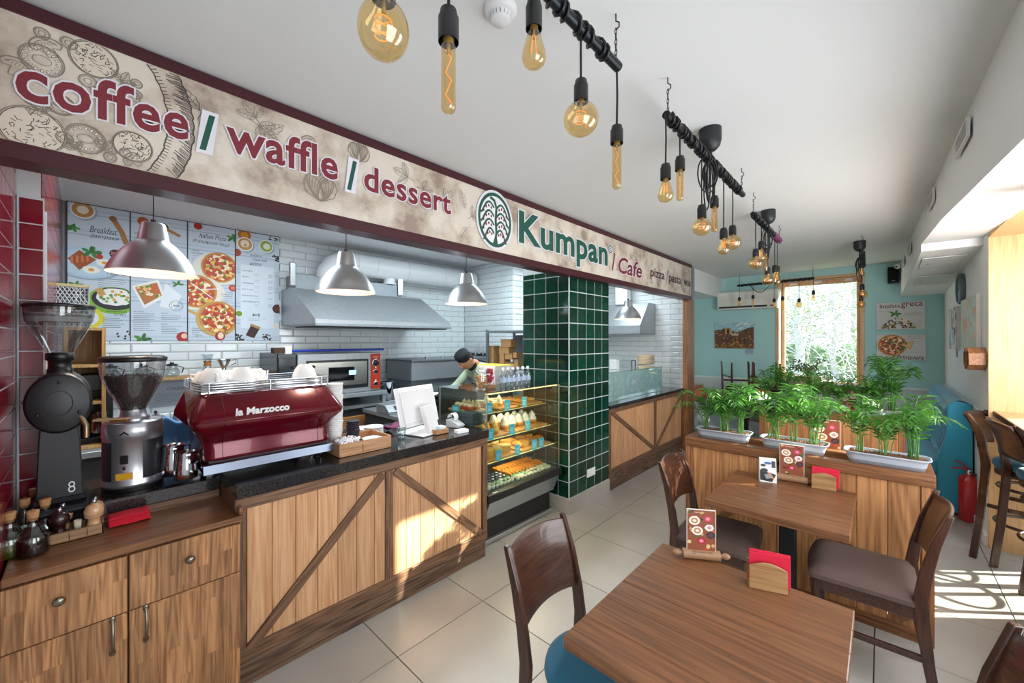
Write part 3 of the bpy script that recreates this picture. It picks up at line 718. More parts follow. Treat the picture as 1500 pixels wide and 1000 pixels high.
# ================================================================== plank fronted counters
PLANK = wood('#d3a67e', '#b98458', 'Z', .8, .5, .12, 1.0, name='larch_plank')
def counter_front(par, X, y0, y1, z0, z1, pw, posts, braces, kick_x, rail=.055):
    """planks, rails and braces of a wooden counter front lying in the plane X"""
    n = round((y1-y0)/pw); w = (y1-y0)/n
    for i in range(n):
        o = boxpart('plank', PLANK, par, X-.028, X-.014+random.uniform(-.001, .001), y0+i*w+.0012, y0+(i+1)*w-.0012, z0, z1, .002)
    boxpart('top_rail', DKWY, par, X-.03, X, y0-.05, y1+.05, z1-rail, z1, .003)
    boxpart('bottom_rail', DKWY, par, X-.03, X, y0-.05, y1+.05, z0, z0+.06, .003)
    boxpart('skirting_board', wood('#7b5f4a', '#3e2a1e', 'Y', 1.0, .5, .1, 1.4), par, kick_x-.02, kick_x, y0-.05, y1+.03, 0.0, z0-.001, .002)
    for (p0, p1) in posts: boxpart('post', DKW, par, X-.03, X-.0, p0, p1, z0+.06, z1-rail, .003)
    for (ya, za, yb, zb_) in braces:
        d = Vector((0, yb-ya, zb_-za)); L = d.length; a = atan2(d.z, d.y)
        w_ = .024
        o = MB().box(-.0095, .0095, -L/2, L/2, -w_, w_, .002).obj('brace', DKWY, par, (X-.009, (ya+yb)/2, (za+zb_)/2), (a, 0, 0))
CX1 = -2.19
c1 = thing('service_counter', 'plank fronted service counter with dark stone top and diagonal braces', 'counter', (0, 0, 0))
STONE = mat('#2c2828', .14, noise=.85, nscale=160, coat=.3, name='dark_speckled_stone')
counter_front(c1, CX1, .52, 2.03, .125, .895, .108, [(.475, .515), (1.235, 1.285), (2.035, 2.075)],
   [(.53, .17, 1.22, .83), (1.30, .83, 2.02, .19)], CX1-.005)
boxpart('body', DKWY, c1, -2.80, CX1-.03, .475, 2.07, .02, .895, 0)
top = MB().box(-2.95, CX1+.01, .475, 2.085, .895, .955, .003).box(-2.95, -2.51, -.12, .475, .865, .925, .003)
top.obj('stone_top', STONE, c1)
boxpart('riser', DKWY, c1, -2.525, -2.50, -.19, .47, .83, .866, .001)
boxpart('back_body', DKWY, c1, -2.9, -2.526, -.12, .47, .02, .865, 0)
# drawer unit at the left end of the counter
cb = thing('drawer_cabinet', 'oak cabinet with two drawers and two doors left of the service counter', 'cabinet', (0, 0, 0))
STV = wood('#b58459', '#7d5232', 'Z', 1.2, .42, .05, 1.2, stave=True, name='butcher_block_oak')
TOPW = wood('#8f6240', '#5e3a22', 'Y', 1.0, .32, .05, .8, name='oiled_oak_top')
CBX = -2.15
boxpart('body', wood('#7a5236', '#4c2f1d', 'Z', 1, .6, .05), cb, -2.50, CBX-.025, -.19, .485, .02, .80, 0)
boxpart('top', TOPW, cb, -2.50, CBX+.004, -.195, .49, .805, .832, .003)
boxpart('top_edge_rim', TOPW, cb, -2.50, CBX+.0, .478, .492, .833, .868, .002)
KN = mat('#8d8579', .25, 1.0, name='antique_metal')
def knob(par, x, y, z):
    o = MB().lathe([(.006, 0), (.006, .010), (.014, .014), (.017, .020), (.013, .026), (.004, .029), (0, .029)], (0, 0, 0), 18, 'X').obj('knob', KN, par, (x, y, z)); return o
def pull(par, x, y, z):
    m = MB(); m.T = Matrix.Identity(4)
    m.tube([(.004, 0, -.062), (.018, 0, -.045), (.028, 0, -.02), (.030, 0, 0), (.028, 0, .02), (.018, 0, .045), (.004, 0, .062)], [.007, .0045, .005, .0065, .005, .0045, .007], 8)
    m.ell((.002, 0, .062), (.005, .010, .014), 10, 6); m.ell((.002, 0, -.062), (.005, .010, .014), 10, 6)
    return m.obj('handle', KN, par, (x, y, z))
ydiv = ax(188, 795, CBX).y
for (ya, yb) in ((-.195, ydiv-.003), (ydiv+.003, .482)):
    zd = .575
    d = boxpart('drawer', STV, cb, CBX-.022, CBX, ya, yb, zd+.004, .795, .0015)
    yk = ax(87, 870, CBX).y if ya < 0 else ax(278, 814, CBX).y
    k = knob(d, .011, yk-(ya+yb)/2, (.72-.01) - (zd+.004+.795)/2)
    dr = boxpart('door', STV, cb, CBX-.022, CBX, ya, yb, .07, zd, .0015)
    yh = ax(165, 925, CBX).y if ya < 0 else ax(214, 912, CBX).y
    pull(dr, .011, yh-(ya+yb)/2, .505-(.07+zd)/2)
boxpart('plinth', DARK, cb, -2.4, CBX-.05, -.19, .48, 0.0, .07, 0)
# second counter beyond the column
CX2 = -2.15
c2 = thing('pizza_counter', 'plank fronted counter with dark top beyond the green column', 'counter', (0, 0, 0))
counter_front(c2, CX2, 3.90, 5.98, .17, .885, .105, [(3.84, 3.89), (5.02, 5.075), (5.98, 6.02)],
   [(3.92, .84, 5.00, .24), (5.10, .25, 5.96, .83)], CX2-.005, .05)
boxpart('body', DKWY, c2, -2.75, CX2-.03, 3.85, 6.02, .02, .885, 0)
boxpart('stone_top', STONE, c2, -2.80, CX2+.012, 3.84, 6.03, .885, .925, .003)

# ================================================================== menu boards on the kitchen back wall
def menu_board(y0, y1, z0, z1, lab, draw):
    t = thing('menu_board', lab, 'menu', (-4.985, y0, z0))
    w, h = y1-y0-.006, z1-z0
    MB().box(-.012, 0, .003, w, 0, h, .001).obj('board', mat('#c9d6e2', .5, name='printed_board'), t)
    MB().box(-.014, .004, -.003, .003, 0, h).box(-.014, .004, .003, w, h-.006, h).obj('frame', mat('#3a3436', .5, name='dark_trim'), t)
    P = Print((0.0, 0, 0), (0, 1, 0), (0, 0, 1), (1, 0, 0)); P.clip = (.003, w, 0.001, h-.006)
    for k in range(7):
        v = k*h/6.5
        P.rect(.003, w, v, v+.012, '#a9bccd'); P.rect(.003, w, v+.03, v+.05, '#bccbd9')
    draw(P, w, h); P.obj('print', t)
    return t
TXT = '#2f3440'
def plate(P, u, v, r, c='#dfe8f0', ry=None, rim=None):
    P.disc(u+.01, v-.012, r*1.03, '#9fb0bf', (ry or r)*1.03, n=30); P.disc(u, v, r, rim or '#f2f4f6', ry, n=30); P.disc(u, v, r*.86, c, (ry or r)*.86, n=30)
def pizza(P, u, v, r, salami_=True, board=True):
    if board: P.disc(u+.012, v-.02, r*1.12, '#b9c3cc', r*1.1, n=34); P.disc(u, v-.012, r*1.42, '#e6e1d6', r*1.05, n=34)
    P.disc(u, v, r, '#c58a3e', n=34, jag=.015); P.disc(u, v, r*.88, '#c7502a', n=34, jag=.02)
    for k in range(70):
        a = random.uniform(0, 2*pi); q = r*.84*sqrt(random.random()); P.disc(u+q*cos(a), v+q*sin(a), r*random.uniform(.05, .13), random.choice(['#f0dfa6', '#e9c46a', '#e5a94a', '#f5ebcf']), n=8, jag=.3)
    for k in range(14):
        a = k*2.4; q = r*.8*sqrt((k+.5)/14); P.disc(u+q*cos(a), v+q*sin(a), r*.12, '#a8382a' if salami_ else '#b5432e', n=12, jag=.1)
    for k in range(12):
        a = k*2.1+1; q = r*.75*sqrt((k+.5)/12); P.disc(u+q*cos(a), v+q*sin(a), r*.07, '#4f9a33', r*.04, a, 8)
def leaves(P, u, v, s, n=5):
    for k in range(n):
        a = k*1.3; P.disc(u + s*.5*cos(a), v + s*.35*sin(a), s*.45, random.choice(['#2f6b2a', '#4c8f35', '#3c7a2e']), s*.2, a, 10)
def beans(P, u, v, n, s=.05):
    for k in range(n): P.disc(u+random.uniform(-s, s), v+random.uniform(-s, s), .011, '#33221c', .007, random.uniform(0, 3), 8)
def lines(P, u0, u1, v, n, dv=.018, c='#7b8490'):
    for k in range(n): P.rect(u0, u1 - random.uniform(0, (u1-u0)*.35), v-k*dv, v-k*dv+.0035, c)
def board1(P, w, h):
    plate(P, .09, h-.055, .075, '#c98f4a'); P.disc(.09, h-.055, .035, '#f4ead6'); P.disc(.02, h-.22, .035, '#3d7a30', .02, .6); leaves(P, .03, h-.22, .05)
    P.text('Breakfast', .13, h-.235, TXT, .30, h-.18, shear=.3); P.text('Завтраки', .13, h-.29, TXT, .31, h-.245, shear=.3)
    P.line([(w-.10, h-.10), (w-.05, h-.20), (w-.02, h-.30)], .038, '#a87842'); P.disc(w-.105, h-.09, .025, '#8f6132')
    plate(P, .12, h-.50, .20, '#c4dcec', .135, '#b5d3e6')
    P.poly([(.00, h-.48), (.07, h-.40), (.17, h-.47), (.07, h-.57)], '#a5561f')
    for k in range(4): P.rect(.02+k*.03, .035+k*.03, h-.52+k*.01, h-.46+k*.01, '#d77b50')
    leaves(P, .14, h-.41, .07, 7); P.disc(.19, h-.44, .022, '#c4392e')
    for (u, v) in ((.22, h-.49), (.14, h-.56)): P.disc(u, v, .052, '#f8f6ef', .034, n=16, jag=.08); P.disc(u, v, .018, '#eda21d', .013)
    P.disc(w-.09, h-.40, .04, '#5c1622', n=10); P.text('закажи', w-.118, h-.398, '#f1e8e8', w-.062, h-.386); P.text('на завтрак', w-.118, h-.413, '#f1e8e8', w-.062, h-.402)
    leaves(P, .05, h-.70, .05, 6)
    P.text('СКРЕМБЛ', w-.14, h-.56, TXT, w-.02, h-.54, bold=.01); P.text('ГЛАЗУНЬЯ', w-.14, h-.59, TXT, w-.02, h-.57, bold=.01); lines(P, w-.2, w-.02, h-.63, 5)
    P.disc(.28, .36, .17, '#84b83a', .12, n=30); P.disc(.285, .375, .145, '#2b2b2d', .10, n=30); P.disc(.285, .39, .12, '#f2f2ec', .075, jag=.06, n=26)
    for k in range(22): P.disc(.285+random.uniform(-.09, .09), .39+random.uniform(-.055, .055), .012, random.choice(['#8cb35a', '#e3a431', '#f7f5ee', '#5f8c3c']), n=7)
    P.line([(.18, .46), (.21, .40)], .045, '#c8a259')
    P.disc(.10, .20, .12, '#dcd32b', .10, n=26); P.disc(.10, .20, .085, '#dfe8ee', .07, n=24)
    P.text('ЗАКРЫТЫЙ', w-.15, .255, TXT, w-.02, .275, bold=.01); P.text('ОМЛЕТ', w-.10, .225, TXT, w-.02, .245, bold=.01); lines(P, w-.17, w-.02, .20, 6, .016, '#3d4450')
    P.disc(.22, .06, .022, '#c9d4dd'); beans(P, w-.04, .06, 7, .045)
def board2(P, w, h):
    P.disc(.085, h-.07, .04, '#b4531f'); P.disc(.10, h-.075, .012, '#f0c8a0'); P.disc(.22, h-.10, .06, '#d6dee5'); P.disc(.22, h-.10, .045, '#2e3426'); P.line([(.21, h-.09), (w-.05, h-.16)], .026, '#b0722e')
    P.text('ТОМ ЯМ', .02, h-.20, TXT, .10, h-.18, bold=.01); lines(P, .02, .09, h-.23, 3); P.text('325 ₽', .02, h-.29, TXT, .06, h-.275)
    P.disc(.12, h-.40, .10, '#7db53a', .08); P.disc(.22, h-.43, .15, '#9a2430', .11, n=28); P.disc(.22, h-.43, .13, '#cf5a22', .09, n=28)
    for k in range(30): P.disc(.22+random.uniform(-.1, .1), h-.43+random.uniform(-.06, .06), .014, random.choice(['#f0b63c', '#3e6a2c', '#8f2d1c', '#e0803a', '#222a1a']), n=7, jag=.2)
    P.poly([(.01, .50), (.19, .58), (.24, .42), (.09, .30)], '#f1f1ee'); P.poly([(.03, .49), (.18, .55), (.215, .43), (.095, .335)], '#b5713a')
    for k in range(45):
        a, b = random.random(), random.random(); P.disc(.04+.13*a+.03*b, .49+.05*a-.12*b*(.5+.5*a), .013, random.choice(['#e8c583', '#d85d35', '#f3e0bf', '#4d8b33', '#c9803c']), n=7, jag=.2)
    P.poly([(.24, .55), (.36, .44), (.30, .30), (.20, .33)], '#e7edf2'); leaves(P, .33, .55, .05, 4)
    P.ring(.32, .34, .05, .003, TXT); P.ring(.32, .34, .038, .002, TXT); P.text('WOK', .295, .33, TXT, .345, .35, bold=.03)
    P.text('ОСНОВА', .02, .265, TXT, .09, .278); lines(P, .02, .17, .25, 4, .017, '#4a515c'); P.text('СОУС', .21, .258, TXT, .26, .27); lines(P, .21, .36, .24, 3, .017, '#4a515c')
    P.text('ИНГРЕДИЕНТЫ', .02, .165, TXT, .13, .178); lines(P, .02, .17, .15, 4, .017, '#4a515c'); P.text('МЯСО', .21, .155, TXT, .26, .167); lines(P, .21, .36, .14, 5, .017, '#4a515c')
    leaves(P, .08, .02, .07, 5); P.disc(w-.03, .04, .05, '#a9271f'); P.disc(w-.02, .05, .025, '#e9c0a8')
def board3(P, w, h):
    P.disc(.08, h-.03, .035, '#b3261f'); leaves(P, w-.02, h-.10, .06, 7)
    P.text('Italian Pizza', .09, h-.14, TXT, .31, h-.095, shear=.3); P.text('Итальянская пицца', .04, h-.20, TXT, .34, h-.16, shear=.3)
    P.text('ПИЦЦА', .03, h-.285, TXT, .09, h-.27, bold=.01); P.text('МАРГАРИТА', .03, h-.31, TXT, .12, h-.295, bold=.01); lines(P, .03, .11, h-.33, 4); P.text('380 ₽', .05, h-.42, TXT, .10, h-.405)
    pizza(P, w-.13, h-.42, .155, False); leaves(P, .01, h-.47, .05, 3)
    pizza(P, .07, h-.68, .165, False); P.line([(.02, h-.60), (.20, h-.74)], .008, '#eef0f2'); P.line([(.10, h-.66), (.25, h-.64)], .008, '#eef0f2')
    P.disc(w-.02, h-.62, .035, '#b3261f'); P.disc(w-.02, h-.62, .02, '#e07a5a')
    P.text('ПИЦЦА', w-.08, .50, TXT, w-.02, .512, bold=.01); P.text('ЧЕТЫРЕ ПО', w-.12, .478, TXT, w-.02, .491, bold=.01); P.text('КАПРИЧЧО', w-.11, .456, TXT, w-.02, .469, bold=.01); lines(P, w-.12, w-.02, .44, 3)
    P.line([(0.0, .30), (.10, .25)], .03, '#c6a25c'); P.disc(.24, .225, .18, '#c9a662', n=30); pizza(P, .25, .24, .165, True, False)
    P.text('ПИЦЦА', .03, .12, TXT, .09, .132, bold=.01); P.text('ДЕРЕВЕНСКАЯ', .03, .098, TXT, .14, .11, bold=.01); lines(P, .03, .12, .085, 2); P.text('360 ₽', .06, .045, TXT, .11, .06)
    P.disc(.26, .05, .045, '#b01f1d', n=12); P.disc(.265, .055, .025, '#f0d9b8', .035); leaves(P, .30, .08, .03, 2)
def board4(P, w, h):
    P.disc(.08, h-.045, .06, '#b86a22'); P.disc(.08, h-.045, .035, '#d9921f')
    beans(P, w-.06, h-.03, 12, .04)
    plate(P, .085, h-.14, .075, '#c99a54'); P.disc(.085, h-.135, .04, '#f3e8d4'); P.disc(.088, h-.15, .015, '#c99a54'); plate(P, w-.13, h-.13, .07, '#9db04a'); P.disc(w-.125, h-.13, .035, '#eef2df')
    beans(P, w-.03, h-.25, 22, .035); P.disc(.01, h-.24, .04, '#a4461e')
    for i, s_ in enumerate(('Кофе и', 'горячие', 'напитки', 'с собой')): P.text(s_, .13+(i % 2)*.02, h-.265-i*.046, TXT, .24+(.05 if i == 1 else 0), h-.235-i*.046, shear=.3)
    P.rect(.045, w-.05, .14, h-.36, '#dbe5ee')
    for i, (s_, pr) in enumerate((('КАПУЧИНО', ('120 ₽', '160 ₽')), ('ЛАТТЕ', ('120 ₽', '160 ₽')), ('АМЕРИКАНО', ('90 ₽', '120 ₽')), ('ФЛЭТ УАЙТ', ('150 ₽',)), ('РАФ ВАНИЛЬНЫЙ', ('220 ₽',)), ('КАПУЧИНО/ЛАТТЕ', ('210 ₽', '240 ₽')))):
        v = h-.43-i*.066; P.text(s_, .06, v, TXT, .06+.0115*len(s_), v+.015, bold=.01)
        for j, q in enumerate(pr): P.text(q, w-.11, v-.022-j*.02, TXT, w-.07, v-.010-j*.02); P.rect(.17, .22, v-.018-j*.02, v-.015-j*.02, '#9aa4b0')
    P.text('4=5', .15, .265, '#20242c', .225, .297, bold=.02)
    for k in range(5): P.ring(.13+k*.028+(.02 if k == 4 else 0), .245, .009, .002, '#7b8490', .012, n=4)
    lines(P, .11, .25, .222, 1); P.disc(.03, .29, .04, '#e8ece8'); P.disc(.03, .29, .03, '#6f9a2f'); P.disc(w-.02, .36, .05, '#3a1c14'); P.disc(w-.02, .36, .035, '#5d2c1c')
    P.poly([(.09, .06), (.17, .03), (.22, .13), (.14, .17)], '#3d1c16'); P.poly([(.13, .165), (.22, .125), (.23, .15), (.14, .19)], '#b08a4c'); beans(P, .04, .04, 22, .035); beans(P, w-.12, .03, 20, .045); P.disc(w-.03, .17, .03, '#e6d7c6')
ys = [ax(x, 400, -4.985).y for x in (98, 191, 275, 345, 410)]
labs = ['printed menu board of breakfasts with waffle plate and fried eggs', 'printed menu board with red soup bowl and WOK box', 'printed menu board of three Italian pizzas', 'printed coffee menu board with two latte cups and 4=5 line']
for i in range(4): menu_board(ys[i], ys[i+1], 1.625, 2.80, labs[i], (board1, board2, board3, board4)[i])

# ================================================================== pendant lamps with spun metal shades
LAMPM = mat('#c6c8cb', .36, .92, noise=.06, nscale=3, name='spun_aluminium')
BLK = mat('#141415', .35, name='black_plastic')
def dome_lamp(px, py_rim, rpx, X, lab, topz=2.24):
    c = ax(px, py_rim, X); d = pix(c)[2]
    r = .185; 
    t = thing('dome_pendant_lamp', lab, 'lamp', c, 0, 'spun aluminium pendant lamps over the counter')
    prof = [(1.0, 0), (.99, .02), (.95, .10), (.87, .22), (.76, .35), (.63, .47), (.50, .57), (.40, .63), (.37, .64), (.355, .67), (.27, .98), (.255, 1.0), (.05, 1.01)]
    MB().lathe([(a*r, b*r*1.42) for a, b in prof], n=40).obj('shade', LAMPM, t)
    MB().lathe([(a*r*.985, b*r*1.42-.002) for a, b in prof[:9]], n=40).obj('inner_shade', mat('#f3e3d3', .6, emit=.55, ecol='#ffd9bb', name='glowing_shade_inside'), t)  # glows of itself: the bulb's light is put into this material
    MB().ell((0, 0, r*.5), .032, 14, 8).obj('bulb', mat('#fff0dc', .4, emit=6.0, name='lit_bulb'), t)
    MB().cyl((0, 0, r*1.42), (0, 0, r*1.42+.02), .012, n=10).obj('cord_grip', BLK, t)
    MB().cyl((0, 0, r*1.44), (0, 0, 2.8-c.z), .0028, n=6).obj('cord', BLK, t)
    l = bpy.data.lights.new('pendant_light', 'SPOT'); l.energy = 14; l.color = (1, .86, .7); l.shadow_soft_size = .05; l.spot_size = radians(120); l.spot_blend = .6
    o = bpy.data.objects.new('pendant_light', l); COL.objects.link(o); o.location = c + Vector((0, 0, .03))
for px, py, X, lab in ((225, 401, -2.80, 'spun aluminium pendant lamp hanging nearest, before the menu boards'),
                       (507, 428, -2.60, 'spun aluminium pendant lamp hanging before the big exhaust hood'),
                       (683, 445, -2.65, 'spun aluminium pendant lamp hanging left of the green column'),
                       (920, 467, -2.62, 'spun aluminium pendant lamp hanging right of the green column')):
    dome_lamp(px, py, 40, X, lab)

# ================================================================== things on the counter
CT = .957
# tall black coffee grinder with glass hopper
def hopper(mb, r0, r1, h, n=32): return mb
g1p = Vector((-2.565, -.075, .927))
g1 = thing('coffee_grinder', 'tall black coffee grinder with empty clear hopper by the red tiles', 'grinder', g1p, 0)
g1.scale = (.9, .76, 1.0)
BM = mat('#17181c', .42, name='black_powder_coat')
b = MB()
b.prism([(-.085, 0.05), (.09, 0.05), (.075, .30), (.06, .47), (-.06, .47), (-.075, .30)], -.07, .075, 'YZ')
b.obj('body', BM, g1, bev=.006)
MB().box(-.12, .16, -.115, .12, 0, .03, .012).box(-.10, .10, -.10, .105, .03, .055, .012).obj('base', BM, g1)
mh = MB(); mh.lathe([(.0, -.14), (.115, -.14), (.125, -.13), (.125, .10), (.117, .115), (.112, .118), (0, .118)], (0, 0, .45), 40, 'X'); mh.obj('motor_housing', BM, g1)
m_ = MB().lathe([(.052, 0), (.052, .003), (.049, .003), (.049, 0)], (.119, 0, .45), 30, 'X')
for k in range(3):
    a = pi/2 + k*2*pi/3; m_.lathe([(0, .004), (.007, .004), (.008, 0)], (.119, .086*cos(a), .45+.086*sin(a)), 10, 'X')
m_.obj('face_plate_screws', mat('#2c2e33', .35, .4), g1)
MB().lathe([(.05, 0), (.05, .02), (.045, .025), (.045, .055), (.056, .06), (.056, .085), (.05, .09)], (0, 0, .565), 28).obj('collar', BLK, g1)
MB().lathe([(.045, 0), (.055, .015), (.122, .13), (.134, .165), (.137, .20)], (0, 0, .645), 40).obj('hopper', thin('#d8dadc', .06, body='#8f9496', mixc=.12, name='clear_plastic'), g1)
MB().lathe([(.139, 0), (.142, .004), (.142, .012), (.13, .016), (0, .018)], (0, 0, .845), 40).obj('lid', mat('#1b1b1d', .25), g1)
MB().lathe([(.128, 0), (.1355, .035)], (0, 0, .785), 40).obj('frosted_band', thin('#b9bbbd', .05, body='#9a9da0', mixc=.6, name='frosted_band'), g1)
pr_ = Print((.0765, .045, .09), (0, 1, 0), (0, 0, 1), (1, 0, 0)); pr_.ring(0, .012, .010, .005, '#dfe6ea'); pr_.ring(0, -.008, .011, .005, '#dfe6ea'); pr_.obj('emblem', g1)
MB().tube([(.10, .07, .40), (.13, .10, .35), (.13, .10, .30)], .012, 10).obj('spout', mat('#9a8468', .3, .8), g1)
# round silver grinder full of beans
g2p = Vector((-2.55, .185, .957)); g2p = az(196, 703, .957); g2p.z = .927
g2 = thing('coffee_grinder', 'round silver coffee grinder with hopper full of dark beans', 'grinder', (g2p.x-.02, g2p.y, .927), radians(-8)); g2.scale = (1, 1, 1.33)
SIL = mat('#b9b9c0', .3, .85, noise=.05, nscale=4, name='silver_lacquer')
MB().lathe([(.105, .012), (.112, .02), (.112, .025), (.108, .03), (.108, .185), (.111, .187), (.111, .225), (.108, .228), (.108, .236), (.104, .240), (0, .243)], n=44).obj('body', SIL, g2)
MB().lathe([(.11, 0), (.112, .015)], n=36).obj('base', BLK, g2)
for a0, a1 in ((radians(-100), radians(-38)), (radians(22), radians(85))):
    MB().lathe([(.1085, .04), (.1095, .045), (.1095, .17), (.1085, .175)], n=14, a0=a0, a1=a1).obj('dark_panel', mat('#23242a', .4), g2)
sw = MB(); a = radians(-12); sw.T = Matrix.Rotation(a, 4, 'Z'); sw.box(.107, .113, -.014, .014, .10, .13, .002).lathe([(0, .004), (.006, .003), (.006, 0)], (.108, 0, .085), 10, 'X'); sw.obj('switch', BLK, g2)
st = MB(); st.T = Matrix.Rotation(a, 4, 'Z'); st.box(.1075, .1090, -.03, .03, .045, .068); st.obj('yellow_sticker', mat('#d9a21f', .5), g2)
pe = Print(Vector((.1115*cos(a), .1115*sin(a), .2)), (-sin(a), cos(a), 0), (0, 0, 1), (cos(a), sin(a), 0)); pe.poly([(-.02, 0), (0, .015), (.02, 0), (.012, 0), (0, .007), (-.012, 0)], '#17181c'); pe.rect(-.024, .024, -.008, -.006, '#5a5c62'); pe.obj('emblem', g2)
MB().lathe([(.06, 0), (.06, .012), (.05, .015), (.045, .04)], (0, 0, .241), 28).obj('collar', SIL, g2)
MB().lathe([(.04, 0), (.05, .015), (.108, .115), (.118, .15), (.121, .185)], (0, 0, .27), 40).obj('hopper', thin('#d8dadc', .05, body='#8f9496', mixc=.08, name='clear_plastic'), g2)
MB().lathe([(.122, 0), (.126, .004), (.126, .014), (.11, .02), (0, .022)], (0, 0, .455), 40).obj('lid', BLK, g2)
bn = MB(); bm_ = MB().ell((0, 0, 0), (.0062, .0045, .0035), 6, 4)
def rr(h): return (.036 + (h/.13)*.066)
for k in range(1300):
    h = .002 + .128*random.random()**.7; a = random.uniform(0, 2*pi); q = rr(h)-.003 if random.random() < .72 else rr(.13)*sqrt(random.random())
    if q > rr(h): q = rr(h)-.003
    elif q < rr(h)-.004: h = .13 + .01*random.random() - .02*abs(q/.1)
    bn.T = Matrix.Translation((q*cos(a), q*sin(a), .272+h)) @ Euler((random.uniform(0, 6), random.uniform(0, 6), 0)).to_matrix().to_4x4()
    bn._add(bm_.v, bm_.f, True)
bn.T = None; bn.lathe([(0.03, 0), (.095, .128), (0, .132)], (0, 0, .272), 24)
o = bn.obj('coffee_beans', mat('#42211a', .4, noise=.3, nscale=60, name='roasted_bean'), g2); o['kind'] = 'stuff'
br_ = thing('grinder_brush', 'wooden brush with brown bristles lying on the silver grinder', 'brush', (g2p.x+.045, g2p.y-.05, .927+.2445*1.33), radians(60))
MB().box(-.035, .035, -.012, .012, .012, .02, .003).tube([(-.035, 0, .016), (-.075, 0, .014), (-.10, 0, .012)], [.006, .008, .005], 8).obj('handle', mat('#c9a67c', .5), br_)
o = MB().box(-.033, .033, -.011, .011, 0, .014, .003).obj('bristles', mat('#6e4420', .8, noise=.4, nscale=200), br_)
# espresso machine
em = thing('espresso_machine', 'glossy dark red espresso machine with chrome cup rails', 'espresso machine', (-2.36, .385, .957), radians(0))
CR = mat('#620719', .2, .3, coat=.35, name='dark_red_lacquer'); CHR = mat('#c9ccd2', .08, 1.0, name='chrome'); 
W_ = .60
def em_sec(i):   # profile front x (forward positive), z
    return None
prof = [(-.02, .085), (-.012, .10), (-.02, .14), (-.025, .175), (.01, .225), (.048, .262), (.055, .285), (.04, .305), (-.05, .40), (-.085, .415)]
backp = [(-.50, .415), (-.52, .40), (-.535, .30), (-.53, .27), (-.48, .20), (-.46, .10), (-.46, .085)]
sec = prof + backp
def em_y(i, t):
    # ends bulge at the crease like the front
    return 0
mb = MB(); nS = 14
flare = [0, 0, .0, .005, .03, .055, .06, .055, .012, .0, 0, .012, .055, .06, .0, 0, 0]
vs = []; rows = []
yl = [0.0, .02, .035] ; 
for j, (yy, inn) in enumerate(((0, .06), (.012, .02), (.04, 0), (.3, 0), (W_-.04, 0), (W_-.012, .02), (W_, .06))):
    for i, (x, z) in enumerate(sec):
        cxm = -.24; e = flare[i]
        side = (-1 if yy < .3 else 1)
        y = yy + side*(e if abs(yy-.3) > .2 else 0)
        xx = x + (cxm-x)/abs(cxm-x)*inn if abs(cxm-x) > 1e-6 else x
        vs.append((xx, y, z))
n_ = len(sec); fs = []
for j in range(6):
    for i in range(n_):
        i2 = (i+1) % n_; fs.append((j*n_+i, (j+1)*n_+i, (j+1)*n_+i2, j*n_+i2))
fs.append(tuple(range(n_))); fs.append(tuple(range(6*n_+n_-1, 6*n_-1, -1)))
mb._add(vs, fs, True); body = mb.obj('body', CR, em)
ed = body.modifiers.new('bevel', 'BEVEL'); ed.width = .004; ed.segments = 2; ed.limit_method = 'ANGLE'; ed.angle_limit = radians(35)
for yy in (.075, W_-.075): MB().tube([(x+.0008, yy, z) for x, z in prof[:-1]], .0012, 4).obj('panel_seam', mat('#3a060e', .4), em)
MB().box(-.44, .0, -.005, W_+.005, .035, .075, .004).obj('drip_tray', CHR, em)
MB().prism([(.0, .03), (.012, .035), (.004, .075), (-.01, .08)], -.005, W_+.005, 'XZ').obj('front_trim', mat('#6b7280', .3, 1.0, name='steel_tray'), em)
MB().box(-.42, -.02, .02, W_-.02, .07, .09).obj('underbody', DARK, em)
for fx in (-.06, -.40):
    for fy in (.06, W_-.06): MB().lathe([(.024, 0), (.022, .006), (.014, .01), (.014, .037)], (fx, fy, -.0), 14).obj('foot', BLK, em)
for k in range(4):
    z = .424 + k*.012; r = MB(); x0, x1, y0, y1 = -.50, -.075, -.012, W_+.012
    path = [(x0+.02, y0, z), (x1-.02, y0, z), (x1-.005, y0+.006, z), (x1, y0+.02, z), (x1, y1-.02, z), (x1-.005, y1-.006, z), (x1-.02, y1, z), (x0+.02, y1, z), (x0, y1-.02, z), (x0, y0+.02, z)]
    r.tube(path, .0042, 8, closed=True).obj('cup_rail', CHR, em)
pp = MB()
for (x, y) in ((-.075, .03), (-.075, .3), (-.075, W_-.03), (-.5, .03), (-.5, W_-.03), (-.3, -.012), (-.3, W_+.012)): pp.cyl((x, y, .41), (x, y, .463), .004, n=8)
pp.obj('rail_posts', CHR, em)
MB().box(-.50, -.08, 0, W_, .412, .418).obj('cup_tray', CHR, em)
